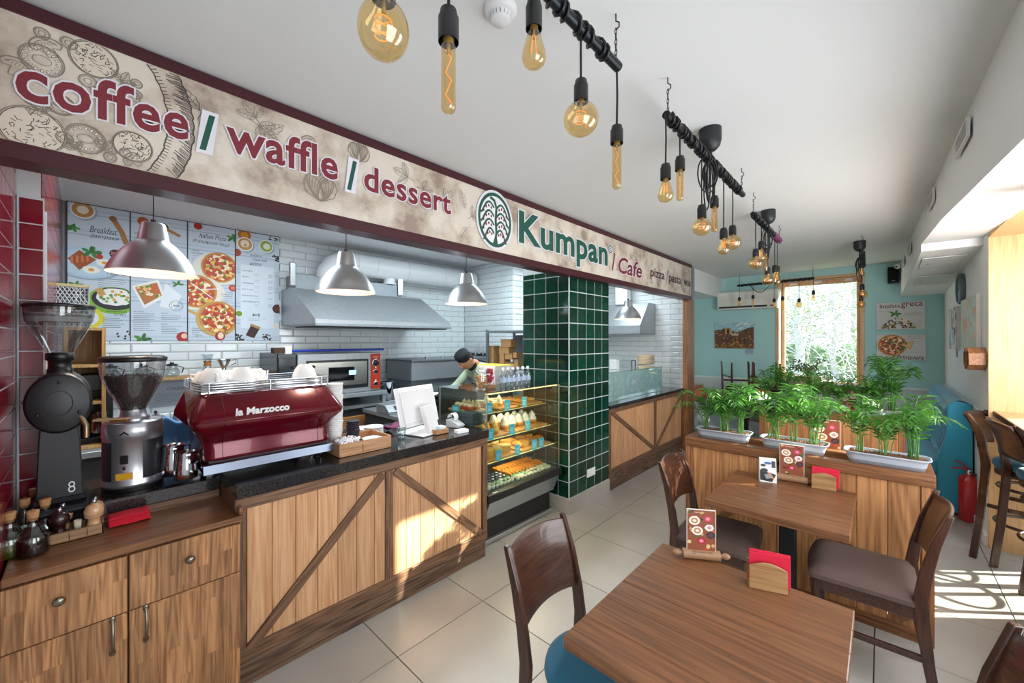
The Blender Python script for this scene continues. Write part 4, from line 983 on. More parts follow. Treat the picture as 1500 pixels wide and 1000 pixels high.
# badge: script letters raised from a chrome strip
bd = MB(); vs_, fs_ = text_geo('la Marzocco', .03, .25, 3); xx0 = min(p[0] for p in vs_); xx1 = max(p[0] for p in vs_)
nrm = Vector((-(.40-.305), 0, -.09)).normalized(); up = Vector((-.09, 0, .095)).normalized(); out = Vector((.095, 0, .09)).normalized()
base = Vector((.043, .115, .303))
sc_ = .245/(xx1-xx0)
bd._add([tuple(base + Vector((0, 1, 0))*(p[0]-xx0)*sc_ + up*(p[1]*sc_*1.15+.004) + out*.004) for p in vs_], fs_, False)
o = bd.obj('script_badge', mat('#e6e8ec', .35, .3, name='badge_metal'), em); so_ = o.modifiers.new('s', 'SOLIDIFY'); so_.thickness = .004
CUPM = mat('#eeecea', .2, name='white_porcelain')
def cup(lab, loc, rot=0, up_=False, s=1.0, group='cups on the espresso machine'):
    t = thing('coffee_cup', lab, 'cup', loc, rot, group)
    pr = [(.022, 0), (.024, .003), (.036, .02), (.044, .042), (.047, .055), (.044, .055), (.041, .042), (.033, .02), (0, .006)]
    if up_: pr = [(a, .056-b_) for a, b_ in pr][::-1]
    MB().lathe([(a*s, b_*s) for a, b_ in pr], n=26).obj('bowl', CUPM, t)
    zc = .056-.03 if up_ else .03
    MB().tube([(.040*s, 0, (zc+.012)*s), (.060*s, 0, (zc+.012)*s), (.064*s, 0, zc*s), (.054*s, 0, (zc-.012)*s), (.037*s, 0, (zc-.01)*s)], .004*s, 8).obj('handle', CUPM, t)
    return t
ez = .957+.418
for k, (x, y, l_, u_) in enumerate(((-.16, .20, 'upturned white cup at the left of the machine top, its base to the room', True), (-.15, .33, 'white cup lying base up in the middle of the rails', True), (-.16, .52, 'single white cup upside down near the right end of the machine', True),
      (-.26, .16, 'white cup behind the leftmost upturned cup', True), (-.27, .28, 'white cup in the second row on the machine, left', True), (-.27, .39, 'white cup in the second row on the machine, middle', True))):
    q_ = ax((312, 354, 446, 300, 333, 375)[k], 548, -2.36+x); cup(l_, (-2.36+x, q_.y, ez+(.035 if k < 3 else .03)), k*1.3, u_, 1.45 if k < 3 else 1.2)
for k in range(7):
    s_ = thing('saucer', 'white saucer lying under the cups on the machine, %s from the left' % ('first', 'second', 'third', 'fourth', 'fifth', 'sixth', 'seventh')[k], 'saucer', (-2.36-.16-.0, .385+.15+k*.062, ez+.003), 0, 'saucers on the espresso machine')
    MB().lathe([(.03, 0), (.045, .004), (.065, .014), (.064, .017), (.045, .009), (0, .005)], n=24).obj('plate', CUPM, s_)
e1 = MB().ell((0, 0, .02), (.03, .036, .024), 16, 10).obj('brown_ramekin', mat('#b48a62', .4), None, (-2.36-.16, .385+.05, ez+.03)); tag(e1, 'small round brown item left of the cups on the machine', 'bowl')
lids = MB()
for k in range(60):
    a = k*2.399; r_ = .085*sqrt(k/60); lids.cyl((-.25+r_*cos(a)*.8, .2+r_*sin(a)*1.6, 0), (-.25+r_*cos(a)*.8+.008*cos(a), .2+r_*sin(a)*1.6+.006*sin(a), .085), .004, n=5)
o = lids.obj('paper_sticks', mat('#f0efec', .6), None, (-2.36, .385, ez)); tag(o, 'bunch of white paper stirrers standing behind the cups', 'stirrers'); o['kind'] = 'stuff'
# milk jugs between grinder and machine
def jug(x, y, s, lab, z=.957):
    t = thing('milk_jug', lab, 'jug', (x, y, z), radians(30))
    MB().lathe([(.034*s, 0), (.040*s, .004), (.042*s, .03*s), (.036*s, .075*s), (.033*s, .10*s), (.036*s, .115*s), (.034*s, .115*s), (.031*s, .10*s), (0, .09*s)], n=26).obj('body', CHR, t)
    MB().tube([(0, .035*s, .10*s), (0, .062*s, .10*s), (0, .066*s, .06*s), (0, .042*s, .03*s)], .004, 8).obj('handle', CHR, t)
jug(-2.50, .335, 1.15, 'polished steel milk jug between silver grinder and red machine'); jug(-2.62, .30, 1.3, 'taller steel milk jug with dark mouth behind the polished one')
# knock box with a blue cloth on a steel bin
kb = thing('steel_canister', 'brushed steel canister with blue cloth between the two grinders', 'canister', (-2.78, .115, .927))
MB().lathe([(.055, 0), (.055, .16), (.052, .165), (.05, .16), (.05, .05), (0, .05)], n=28).obj('body', steel('#a59c93'), kb)
cl_ = MB().grid(lambda u, v: (.05*(u*2-1)*1.0, .05*(v*2-1), .165+.012*sin(u*9)*cos(v*7)+.01*sin(v*13)), 14, 14).obj('blue_cloth', mat('#3c62b5', .9, name='blue_cloth'), kb); cl_.modifiers.new('s', 'SOLIDIFY').thickness = .004
# bottles of oil and vinegar, spice box, napkins on the cabinet
CZ = .833
CORK = mat('#b58459', .8, noise=.25, nscale=90, name='cork')
def bottle(px, py, lab, liquid, lcol, zs=1.0):
    p = az(px, py, CZ); t = thing('oil_bottle', lab, 'bottle', (p.x, p.y, CZ), random.uniform(0, 1))
    s = 1.15
    MB().lathe([(.030*s, 0), (.036*s, .003), (.038*s, .01), (.038*s, .06), (.034*s, .075), (.020*s, .10), (.013*s, .118), (.013*s, .135), (.015*s, .14)], n=24).obj('glass', thin('#dfe8df', .08, name='bottle_glass'), t)
    MB().lathe([(0, .004), (.034*s, .005), (.035*s, .05*zs+.006), (.034*s, .05*zs+.008), (0, .05*zs+.008)], n=22).obj('contents', mat(lcol, .15, name='liquid'), t)
    MB().lathe([(.0105*s, .128), (.013*s, .14), (.015*s, .163), (.013*s, .165), (0, .165)], n=14).obj('cork', CORK, t)
    MB().tube([(.005*cos(q*.8), 0, .168+.005*sin(q*.8)) for q in range(8)], .0012, 5).obj('ring', mat('#a8703f', .3, .8), t)
for px, py, lab, col, zs in ((14, 815, 'oil bottle with cork at the far left front, yellowish oil inside', '#5c6112', .9), (36, 790, 'oil bottle with cork, middle of the left row', '#4e5518', .8), (50, 770, 'oil bottle with cork, last of the left row', '#56581c', .8),
                         (48, 812, 'dark vinegar bottle with cork, frontmost beside the spice box', '#0d0b10', 1.1), (66, 790, 'dark vinegar bottle with cork, middle of its row', '#100d12', 1.1), (76, 775, 'dark vinegar bottle with cork, last of its row', '#0e0c11', 1.0)):
    bottle(px, py, lab, True, col, zs)
bx = thing('spice_box', 'open wooden box with compartments holding pepper mills', 'box', (-2.255, .01, CZ), 0)
a_, b_ = az(69, 801, CZ), az(152, 780, CZ)
bx.location = (a_.x-.0, a_.y, CZ); LW = b_.y-a_.y; DW = .11
BW = wood('#a5815e', '#7c5a3d', 'Y', 1.2, .5, .05, name='box_wood')
for nm, q in (('front_board', (-.006, 0, 0, LW, 0, .042)), ('back_board', (-DW, -DW+.006, 0, LW, 0, .042)), ('end_board', (-DW, 0, 0, .006, 0, .042)), ('end_board', (-DW, 0, LW-.006, LW, 0, .042)), ('floor_board', (-DW, 0, 0, LW, 0, .004)),
              ('divider', (-DW*.5, -DW*.5+.004, .006, LW-.006, .004, .036)), ('divider', (-DW, 0, LW*.36, LW*.36+.004, .004, .036)), ('divider', (-DW, 0, LW*.68, LW*.68+.004, .004, .036))):
    boxpart(nm, BW, bx, *q, .001)
def mill(x, y, col, lab, s=1.0):
    t = thing('pepper_mill', lab, 'mill', (x, y, CZ+.005)); m = mat(col, .25, coat=.5, name='turned_wood')
    s *= 1.25
    MB().lathe([(.020*s, 0), (.021*s, .008*s), (.014*s, .035*s), (.015*s, .048*s), (.022*s, .052*s), (.022*s, .058*s)], n=22).obj('body', m, t)
    MB().lathe([(.022*s, .059*s), (.0235*s, .07*s), (.018*s, .085*s), (.006*s, .092*s), (0, .092*s)], n=22).obj('cap', m, t)
    MB().lathe([(.005*s, .092*s), (.007*s, .098*s), (.004*s, .104*s), (0, .105*s)], n=12).obj('steel_knob', CHR, t)
X0, Y0 = a_.x, a_.y
mill(X0-.028, Y0+LW*.2, '#2a0f10', 'dark glossy pepper mill at the left of the spice box'); mill(X0-.082, Y0+LW*.25, '#c79c74', 'light wooden mill behind the dark mill')
mill(X0-.028, Y0+LW*.82, '#cfa27a', 'light wooden mill at the right front of the spice box', 1.05); mill(X0-.082, Y0+LW*.84, '#b98a63', 'light wooden mill behind the right front mill')
tp = thing('toothpick_cup', 'small glass of wrapped toothpicks between the mills', 'toothpicks', (X0-.03, Y0+LW*.52, CZ+.005))
MB().lathe([(.011, 0), (.015, .045)], n=16).obj('glass', thin('#e8eef0', .06, name='clear_glass'), tp)
o = MB(); [o.cyl((.007*cos(k), .007*sin(k), .003), (.010*cos(k), .010*sin(k), .065), .0013, n=4) for k in range(24)]; o = o.obj('toothpicks', mat('#e3d6bd', .6), tp); o['kind'] = 'stuff'
na = az(158, 768, CZ); nb = az(219, 758, CZ)
for k in range(5):
    o = MB(); hh = .0075; ww = (nb.y-na.y); o.grid(lambda u, v: (-.085*u, ww*v, hh*.5+.0012*sin(v*9+k)+.001*cos(u*7+k*2)), 6, 12)
    o = o.obj('paper_napkin_pack', mat('#c8142c', .85, noise=.05, name='red_napkin_paper'), None, (-2.395+random.uniform(-.004, .004), na.y+random.uniform(-.003, .003), CZ+.0005+k*.0078), (0, 0, random.uniform(-.02, .02)))
    so_ = o.modifiers.new('s', 'SOLIDIFY'); so_.thickness = .0072; so_.offset = -1
    tag(o, ['lowest red folded napkin of the stack on the cabinet', 'second red napkin from below in the cabinet stack', 'middle red napkin of the cabinet stack', 'second red napkin from the top in the cabinet stack', 'topmost red napkin of the stack on the cabinet'][k], 'napkin', 'red napkins on the cabinet')
# tray box with cups and candy to the right of the machine
tb0, tb1 = az(497, 671, CT), az(575, 655, CT)
tbx = thing('wooden_tray_box', 'light wooden box with candies and a plate beside the espresso machine', 'box', (tb0.x, tb0.y, CT), 0)
LW2 = tb1.y-tb0.y; DW2 = .26; BW2 = wood('#c99b73', '#a3734b', 'Y', 1.1, .5, .04, .6, name='beech_box')
for nm, q in (('front_board', (-.008, 0, 0, LW2, 0, .075)), ('back_board', (-DW2, -DW2+.008, 0, LW2, 0, .075)), ('end_board', (-DW2, 0, 0, .008, 0, .075)), ('end_board', (-DW2, 0, LW2-.008, LW2, 0, .075)), ('floor_board', (-DW2, 0, 0, LW2, 0, .006)), ('divider', (-DW2*.48, -DW2*.48+.006, .0, LW2, .006, .06)), ('divider', (-DW2*.48, 0, LW2*.42, LW2*.42+.006, .006, .06))):
    boxpart(nm, BW2, tbx, *q, .0015)
cd = MB(); cb_ = MB().ell((0, 0, 0), (.012, .007, .006), 7, 5)
for k in range(150):
    cd.T = Matrix.Translation((tb0.x-.012-random.random()*.10, tb0.y+.012+random.random()*LW2*.38, CT+.045+random.random()*.045)) @ Euler((random.uniform(0, 6), random.uniform(0, 6), random.uniform(0, 6))).to_matrix().to_4x4(); cd._add(cb_.v, cb_.f, True)
cd = cd.obj('wrapped_candies', mat('#eceef2', .35, name='white_wrapper')); cd['kind'] = 'stuff'; tag(cd, 'heap of white wrapped candies in the wooden box', 'candies')
pl = thing('white_plate', 'white plate lying in the wooden box', 'plate', (tb0.x-.065, tb0.y+LW2*.71, CT+.05))
MB().lathe([(.03, 0), (.05, .004), (.062, .012), (.061, .015), (.045, .008), (0, .006)], n=28).obj('plate', CUPM, pl)
def stack(name, lab, cat, grp, loc, n, dz, profile, m, nlab=None, seg=26, two=None):
    first = None
    for k in range(n):
        L = lab + nth(k, n)
        L = nlab(k) if nlab else lab + nth(k, n)
        if first is None:
            t = thing(name, L, cat, loc, 0, grp); MB().lathe(profile, n=seg).obj('shell', m, t); first = t
        else: dup(first, (loc[0]+random.uniform(-.0015, .0015), loc[1]+random.uniform(-.0015, .0015), loc[2]+k*dz), None, L, grp)
cupprof = [(.026, 0), (.028, .001), (.036, .085), (.040, .088), (.040, .092), (.0355, .089), (.026, .004), (0, .003)]
p = az(517, 650, CT)
p = ax(517, 640, tb0.x-.15)
stack('lid_stack_cup', 'black paper cup in the dark stack in the wooden box', 'cup', 'black paper cups stacked in the wooden box', (p.x, p.y, CT+.006), 14, .012, [(.034, 0), (.036, .001), (.036, .006), (.040, .008), (.040, .0125), (.036, .0125), (0, .010)], mat('#2c2632', .4, name='dark_lid'))
p = ax(491, 640, tb0.x-.17)
stack('paper_cup', 'tall white paper cup in the stack beside the machine', 'cup', 'white paper cups stacked beside the machine', (p.x, p.y, CT+.001), 26, .0115, [(.028, 0), (.029, .001), (.041, .118), (.044, .120), (.044, .125), (.040, .121), (.027, .004), (0, .004)], mat('#f0efee', .5, name='white_paper_cup'))
p = ax(547, 635, tb0.x-.20)
for nm, px, n in (('plate', 547, 9), ('plate', 532, 7)):
    q = ax(px, 640, tb0.x-(.30 if px == 547 else .38))
    stack('white_saucer', 'white saucer in the %s pile behind the wooden box' % ('right' if px == 547 else 'left'), 'saucer', 'saucers piled behind the wooden box', (q.x, q.y, CT+.001), n, .0085, [(.03, 0), (.045, .003), (.066, .010), (.065, .013), (.045, .007), (0, .005)], CUPM)
# tumbler
q = az(588, 640, CT)
tg = thing('glass_tumbler', 'cut glass tumbler on the stone counter', 'glass', (q.x, q.y, CT))
MB().lathe([(.0, .0), (.026, 0), (.030, .02), (.034, .075), (.0325, .075), (.0285, .02), (.024, .008), (0, .008)], n=16).obj('body', thin('#e6eef0', .12, name='clear_glass'), tg)
# point-of-sale screen
q = az(625, 628, CT); q = Vector((-2.50, q.y*1.0, CT)); q = ax(622, 625, -2.46)
ps = thing('cash_register_screen', 'white touch screen till seen from behind on the counter', 'register', (q.x, q.y, CT), radians(14))
ps.scale = (1.2, 1.2, 1.2)
WP = mat('#e7e7ea', .35, name='white_plastic')
sc = MB(); sc.T = Matrix.Rotation(radians(-14), 4, 'Y'); sc.box(-.028, -.012, -.17, .17, .05, .29, .006).box(-.012, -.002, -.14, .14, .07, .27, .004); sc.obj('screen_housing', WP, ps)
sc = MB(); sc.T = Matrix.Rotation(radians(-14), 4, 'Y'); sc.box(-.0295, -.028, -.16, .16, .06, .28); sc.obj('screen', mat('#16181c', .1), ps)
MB().prism([(-.005, .16), (.03, .17), (.085, .012), (.05, .008)], -.045, .045, 'XZ').obj('stand', WP, ps, bev=.004)
MB().box(-.12, .09, -.11, .11, 0, .012, .005).obj('base', WP, ps)
# receipt printer, card box, business cards, menus
q = az(690, 622, CT)
rp_ = thing('receipt_printer', 'grey card terminal with curled white receipt roll', 'printer', (-2.43, ax(668, 620, -2.43).y, CT), radians(15))
MB().prism([(-.07, 0), (.05, 0), (.06, .02), (-.02, .06), (-.07, .06)], -.04, .04, 'XZ').obj('body', mat('#b9bcc0', .4), rp_, bev=.006)
MB().tube([(.0+.03*cos(a)-.02, 0, .075+.03*sin(a)) for a in [k*.5-1.2 for k in range(9)]], .001, 4).obj('paper_edge', WP, rp_)
o = MB().grid(lambda u, v: (-.03+.032*cos(-1.5+u*4.8), (v-.5)*.055, .075+.032*sin(-1.5+u*4.8)), 22, 1).obj('receipt_paper', mat('#f2f2f2', .6), rp_)
q = ax(648, 632, -2.32)
wb_ = thing('wooden_card_box', 'small oak box holding white sugar packets', 'box', (q.x, q.y, CT))
for nm, z_ in (('front_board', (-.005, 0, -.06, .06, 0, .035)), ('back_board', (-.09, -.085, -.06, .06, 0, .035)), ('end_board', (-.09, 0, -.06, -.055, 0, .035)), ('end_board', (-.09, 0, .055, .06, 0, .035)), ('floor_board', (-.09, 0, -.06, .06, 0, .004))): boxpart(nm, mat('#b07f52', .5, noise=.1, nscale=20), wb_, *z_, .001)
o = MB().box(-.03, .03, -.028, .028, 0, .045, .003).obj('sugar_packet_box', mat('#cfe6f2', .5), None, (q.x-.045, q.y+.02, CT+.005)); tag(o, 'pale blue packet box in the small oak box', 'box')
q = ax(676, 634, -2.26)
for k in range(8):
    o = MB().box(-.028, .028, -.045, .045, 0, .0026).obj('business_card', mat('#f1f1f3', .5, name='white_card'), None, (q.x, q.y, CT+k*.0028), (0, 0, radians(-10)+random.uniform(-.02, .02))); tag(o, 'white card in the low stack at the counter edge' + nth(k, 8), 'card', 'white cards stacked at the counter edge')
pc = Print((q.x, q.y, CT+8*.0028), (cos(radians(80)), sin(radians(80)), 0), (-sin(radians(80)), cos(radians(80)), 0), (0, 0, 1)); pc.text('Kumpan', -.03, -.006, '#3b3f46', .03, .006); 
oo = pc.obj('card_lettering'); oo.parent = o; oo.matrix_parent_inverse = Matrix.Translation(o.location).inverted() if False else (Matrix.Translation(o.location) @ Matrix.Rotation(o.rotation_euler.z, 4, 'Z')).inverted()
q = ax(692, 628, -2.40)
mf = None
for k in range(8):
    L = 'dark green bill folder in the stack by the glass case' + nth(k, 8)
    if mf is None:
        mf = thing('bill_folder', L, 'folder', (q.x, q.y, CT+.001), radians(8), 'dark green folders on the counter')
        G_ = mat('#173030', .45, name='green_leatherette')
        MB().box(-.10, .06, -.065, .065, .008, .0105, .001).obj('cover', G_, mf); MB().box(-.10, .06, -.065, .065, 0, .0025, .001).obj('cover', G_, mf)
        MB().box(-.10, -.095, -.065, .065, .0025, .008).obj('spine', G_, mf); MB().box(-.09, .055, -.06, .06, .003, .0075).obj('pages', mat('#4f5a58', .6), mf)
    else: dup(mf, (q.x+random.uniform(-.003, .003), q.y+random.uniform(-.003, .003), CT+.001+k*.0125), radians(8)+random.uniform(-.03, .03), L)
MB_ = MB().grid(lambda u, v: (-.10*u, -.09+.18*v, .03+.02*sin(u*5)*sin(v*6)+.01*cos(v*11)), 10, 12)
q = ax(585, 640, -2.62); o = MB_.obj('purple_cloth', mat('#6d2b55', .8, name='purple_fabric'), None, (q.x, q.y, CT)); o.modifiers.new('s', 'SOLIDIFY').thickness = .005; tag(o, 'folded purple cloth behind the glass tumbler', 'cloth')

# ================================================================== glass display case with pastries
DX, DY0, DY1, DZ = -2.22, 2.10, 3.05, 1.22
dc = thing('display_case', 'glass pastry display case with three lit shelves', 'display case', (0, 0, 0))
GL = thin('#eef7f3', .02, name='case_glass')
ALU = mat('#c5c9cb', .3, .9, name='aluminium')
boxpart('front_pane', GL, dc, DX-.006, DX, DY0, DY1, .44, DZ, 0); boxpart('end_pane', GL, dc, -2.82, DX-.007, DY0, DY0+.006, .44, DZ, 0); boxpart('end_pane', GL, dc, -2.82, DX-.007, DY1-.006, DY1, .44, DZ, 0)
boxpart('top_pane', thin('#c3cfcd', .10, name='case_glass_top'), dc, -2.84, DX+.0, DY0-.0, DY1, DZ+.001, DZ+.009, 0)
for x, y in ((DX-.008, DY0+.005), (DX-.008, DY1-.008), (-2.82, DY0+.005), (-2.82, DY1-.008)): boxpart('corner_profile', ALU, dc, x-.004, x+.004, y-.004, y+.004, .44, DZ, 0)
SH = [(1.035, .44), (.835, .50), (.665, .54)]
for z, dpt in SH:
    boxpart('shelf', GL, dc, -2.80, -2.80+dpt, DY0+.01, DY1-.01, z-.008, z, 0); boxpart('shelf_edge', DARK, dc, -2.80+dpt-.004, -2.80+dpt, DY0+.01, DY1-.01, z-.022, z-.008, 0)
    boxpart('lamp_strip', mat('#fff1d6', .5, emit=1.3, ecol='#ffcf80', name='lit_strip'), dc, -2.80+dpt-.03, -2.80+dpt-.012, DY0+.02, DY1-.02, z-.016, z-.0095, 0)
boxpart('lamp_strip', mat('#fff1d6', .5, emit=1.3, ecol='#ffcf80', name='lit_strip'), dc, DX-.04, DX-.02, DY0+.02, DY1-.02, DZ-.012, DZ-.004, 0)
for z_, x_ in ((1.20, -2.42), (1.01, -2.50), (.815, -2.45), (.645, -2.40)):
    area('case_lamp_light', (x_, 2.575, z_), (x_-.02, 2.575, 0), .06, .85, 1.7, (1, .80, .50))
boxpart('deck', mat('#1d1e20', .35), dc, -2.84, DX+.02, DY0, DY1+.005, .375, .437, .004)
MB().prism([(DX+.012, .375), (DX-.0, .375), (DX-.07, .23), (DX-.058, .22)], DY0+.02, DY1-.03, 'XZ').obj('slanted_panel', mat('#aeb7bd', .3, .7, name='grey_steel_panel'), dc)
boxpart('cabinet', mat('#17181b', .4), dc, -2.82, -2.315, DY0+.02, DY1-.04, .03, .375, .003)
boxpart('kick_rail', ALU, dc, -2.82, -2.285, DY0+.01, DY1-.03, .012, .045, .004)
for y in (DY0+.05, DY1-.07): MB().cyl((-2.33, y, 0), (-2.33, y, .014), .018, n=12).obj('foot', BLK, dc)
boxpart('back_frame', DARK, dc, -2.835, -2.825, DY0, DY1, .44, DZ, 0)
# pastries
def pa_tray(x, y, z, w, d, lab):
    t = thing('wooden_serving_board', lab, 'tray', (x, y, z+.0005)); MB().box(-d/2, d/2, -w/2, w/2, 0, .012, .003).obj('board', mat('#c48a4c', .5, noise=.15, nscale=20, name='serving_board'), t); return z+.0135
def tart(x, y, z, lab, topc, kind, s=1.0, grp=None):
    t = thing(kind[0], lab, kind[1], (x, y, z), random.uniform(0, 6), grp)
    if kind[0] == 'cream_tart':
        MB().lathe([(0, 0), (.026*s, 0), (.032*s, .022*s), (.029*s, .022*s), (0, .018*s)], n=18).obj('crust', mat('#c98a35', .6, noise=.15, nscale=50), t)
        m = MB(); m.lathe([(.028*s, .02*s), (.030*s, .03*s), (.020*s, .045*s), (.024*s, .05*s), (.012*s, .065*s), (.002, .078*s)], n=16); m.obj('cream', mat(topc, .5), t)
    elif kind[0] == 'cupcake':
        MB().lathe([(0, 0), (.022*s, 0), (.030*s, .035*s), (0, .036*s)], n=16).obj('paper_case', mat('#d4553a', .6), t)
        MB().ell((0, 0, .036*s), (.03*s, .03*s, .02*s), 14, 7).obj('cake', mat(topc, .7, noise=.2, nscale=60), t)
    elif kind[0] == 'cake_slice':
        MB().prism([(-.04*s, -.022*s), (.04*s, -.022*s), (.04*s, .022*s), (-.04*s, .022*s)], 0, .03*s, 'XY').obj('sponge', mat('#d9a545', .7, noise=.2, nscale=60), t)
        MB().box(-.041*s, .041*s, -.023*s, .023*s, .03*s, .038*s, .003).obj('topping', mat(topc, .5, noise=.15, nscale=80), t)
    elif kind[0] == 'croissant':
        m = MB(); n = 9
        m.tube([(.035*s*cos(a)-.015, .05*s*sin(a), .018*s) for a in [-1.3+2.6*k/(n*2) for k in range(n*2+1)]], [(.006+.018*sin(pi*k/(n*2)) + (.0025 if k % 3 == 0 else 0))*s for k in range(n*2+1)], 10); m.obj('pastry', mat('#d28d35', .5, noise=.2, nscale=40), t)
    elif kind[0] == 'dessert_glass':
        MB().lathe([(.02*s, 0), (.026*s, .06*s)], n=16).obj('glass', GL, t)
        for k in range(4): MB().lathe([(0, 0), (.0195*s+k*.001, 0), (.021*s+k*.001, .012*s), (0, .012*s)], (0, 0, .003+k*.0135*s), 14).obj('layer', mat(('#f3ead8', '#7b4a2a', '#f3ead8', '#b5793c')[k], .6), t)
    return t
BLUEC = mat('#3fb3d3', .5, name='turquoise_card')
def price(x, y, z, lab, rot=0.0, w=.055, h=.088):
    t = thing('price_card', lab, 'price card', (x, y, z), rot)
    MB().box(-.001, .001, -w/2, w/2, 0, h).obj('card', BLUEC, t)
    pr = Print((.001, 0, 0), (0, 1, 0), (0, 0, 1), (1, 0, 0)); pr.ring(0, h*.82, .006, .0015, '#1d6f8a'); 
    for k in range(4): pr.rect(-w*.32, w*.32-.004*(k % 3), h*(.62-k*.13), h*(.62-k*.13)+.003, '#e6f7fb')
    pr.obj('print', t)
zs = SH
names = ['first', 'second', 'third', 'fourth', 'fifth', 'sixth', 'seventh', 'eighth', 'ninth', 'tenth']
# top shelf
z = pa_tray(-2.60, 2.24, 1.035, .20, .30, 'serving board at the left of the top case shelf')
for k in range(8): tart(-2.68+(k % 4)*.055, 2.19+(k//4)*.075, z, '%s pastry of the left group on the top shelf' % names[k], '#e7c9a0', ('cupcake', 'cupcake') if k < 4 else ('cream_tart', 'tart'), .95, 'pastries on the top shelf')
z = pa_tray(-2.56, 2.53, 1.035, .24, .34, 'serving board in the middle of the top case shelf')
for k in range(9): tart(-2.68+(k % 3)*.085, 2.45+(k//3)*.08, z, '%s pastry in the middle of the top shelf' % names[k], '#f3e3c0', ('cream_tart', 'tart') if k % 2 else ('cake_slice', 'cake'), 1.0, 'pastries on the top shelf')
z = pa_tray(-2.56, 2.86, 1.035, .28, .34, 'serving board at the right of the top case shelf')
for k in range(9): tart(-2.67+(k % 3)*.085, 2.76+(k//3)*.09, z, '%s croissant at the right of the top shelf' % names[k], '#d28d35', ('croissant', 'pastry'), .85, 'croissants on the top shelf')
# middle shelf
z = pa_tray(-2.50, 2.30, .835, .34, .36, 'serving board at the left of the middle case shelf')
for k in range(6): tart(-2.62+(k % 3)*.11, 2.22+(k//3)*.14, z, '%s golden tart at the left of the middle shelf' % names[k], '#e8b65a', ('cream_tart', 'tart'), 1.25, 'tarts on the middle shelf')
z = pa_tray(-2.50, 2.74, .835, .50, .36, 'serving board at the right of the middle case shelf')
for k in range(10): tart(-2.60+(k % 2)*.14, 2.54+(k//2)*.095, z, '%s meringue tart at the right of the middle shelf' % names[k], '#f7f1e8', ('cream_tart', 'tart'), 1.45, 'meringue tarts on the middle shelf')
# lower shelf
z = pa_tray(-2.44, 2.33, .665, .40, .32, 'serving board at the left of the lower case shelf')
for k in range(8): tart(-2.52+(k % 2)*.13, 2.19+(k//2)*.09, z, '%s cake slice at the left of the lower shelf' % names[k], '#f0c766', ('cake_slice', 'cake'), 1.45, 'cake slices on the lower shelf')
z = pa_tray(-2.44, 2.78, .665, .42, .32, 'serving board at the right of the lower case shelf')
for k in range(8): tart(-2.52+(k % 2)*.13, 2.62+(k//2)*.10, z, '%s roll at the right of the lower shelf' % names[k], '#d99b45', ('croissant', 'pastry') if k % 3 else ('cake_slice', 'cake'), 1.2, 'rolls on the lower shelf')
for k in range(7): tart(-2.70, 2.42+k*.08, .6655, '%s layered dessert glass on the lower shelf' % names[k], '#fff', ('dessert_glass', 'dessert'), 1.15, 'layered desserts on the lower shelf')
for i, (px, py, X, z, lab) in enumerate(((717, 600, -2.345, 1.036, 'turquoise price card, left end of the top shelf'), (743, 597, -2.345, 1.036, 'turquoise price card, middle of the top shelf'), (768, 590, -2.345, 1.036, 'turquoise price card, right part of the top shelf'),
      (719, 636, -2.29, .836, 'turquoise price card, left end of the middle shelf'), (750, 630, -2.29, .836, 'turquoise price card, middle of the middle shelf'), (773, 622, -2.29, .836, 'turquoise price card, right part of the middle shelf'),
      (730, 670, -2.25, .666, 'turquoise price card, left part of the lower shelf'), (758, 662, -2.25, .666, 'turquoise price card, middle of the lower shelf'), (783, 655, -2.25, .666, 'turquoise price card, right part of the lower shelf'), (793, 650, -2.25, .666, 'turquoise price card, right end of the lower shelf'))):
    q = ax(px, py, X); price(X, q.y, z, lab, radians(-12))
price(-2.62, DY0+.02, 1.036, 'turquoise price card lying at the side of the top shelf', radians(-80), .08, .05)
# deck: jars and juices
JL = [('#20222c', '#d9dde8', 'small dark jar with white band on the case deck, front rows'), ('#e8dfc9', '#3a3530', 'small pale roll in a clear cup on the case deck'), ('#e58a12', '#e58a12', 'orange juice bottle lying in the case deck')]
def deck_item(x, y, kind, lab):
    t = thing(('sushi_cup', 'snack_cup', 'juice_bottle')[kind], lab, ('jar', 'cup', 'bottle')[kind], (x, y, .4375), 0, ('dark jars on the case deck', 'pale cups on the case deck', 'juice bottles on the case deck')[kind])
    if kind == 0:
        MB().lathe([(0, 0), (.019, 0), (.019, .028), (0, .028)], n=12).obj('roll', mat('#191b22', .4), t); MB().lathe([(.013, .028), (.013, .031), (0, .031)], n=10).obj('filling', mat(random.choice(['#eef0f2', '#f0e6d2', '#3f6fc4', '#eef0f2']), .5), t)
    elif kind == 1:
        MB().lathe([(0, 0), (.018, 0), (.02, .026), (0, .026)], n=12).obj('cup', mat('#e7dfc9', .5, noise=.1), t); MB().ell((0, 0, .028), (.015, .015, .007), 10, 5).obj('topping', mat(random.choice(['#4c5540', '#f5f0e4', '#2f9a6a', '#c9bfa8']), .5), t)
    else:
        MB().tube([(-.045, 0, .02), (.02, 0, .02), (.035, 0, .02), (.045, 0, .02)], [.02, .02, .011, .009], 12).obj('bottle', mat('#e8870f', .25, name='orange_juice'), t); MB().tube([(.045, 0, .02), (.055, 0, .02)], .011, 10).obj('cap', mat('#f0a030', .4), t)
ordw = lambda k: ['front', 'second', 'third', 'fourth', 'fifth', 'sixth', 'seventh', 'eighth', 'ninth', 'tenth', 'eleventh', 'twelfth', 'thirteenth', 'fourteenth'][k]
for i in range(5):
    for j in range(8):
        deck_item(-2.30-i*.047, 2.46-.31+j*.045+.0, 1 if i < 2 else 0, ('pale snack cup' if i < 2 else 'dark roll') + ' at the left of the case deck, %s row, %s from the left' % (ordw(i), ordw(j).replace('front', 'first')))
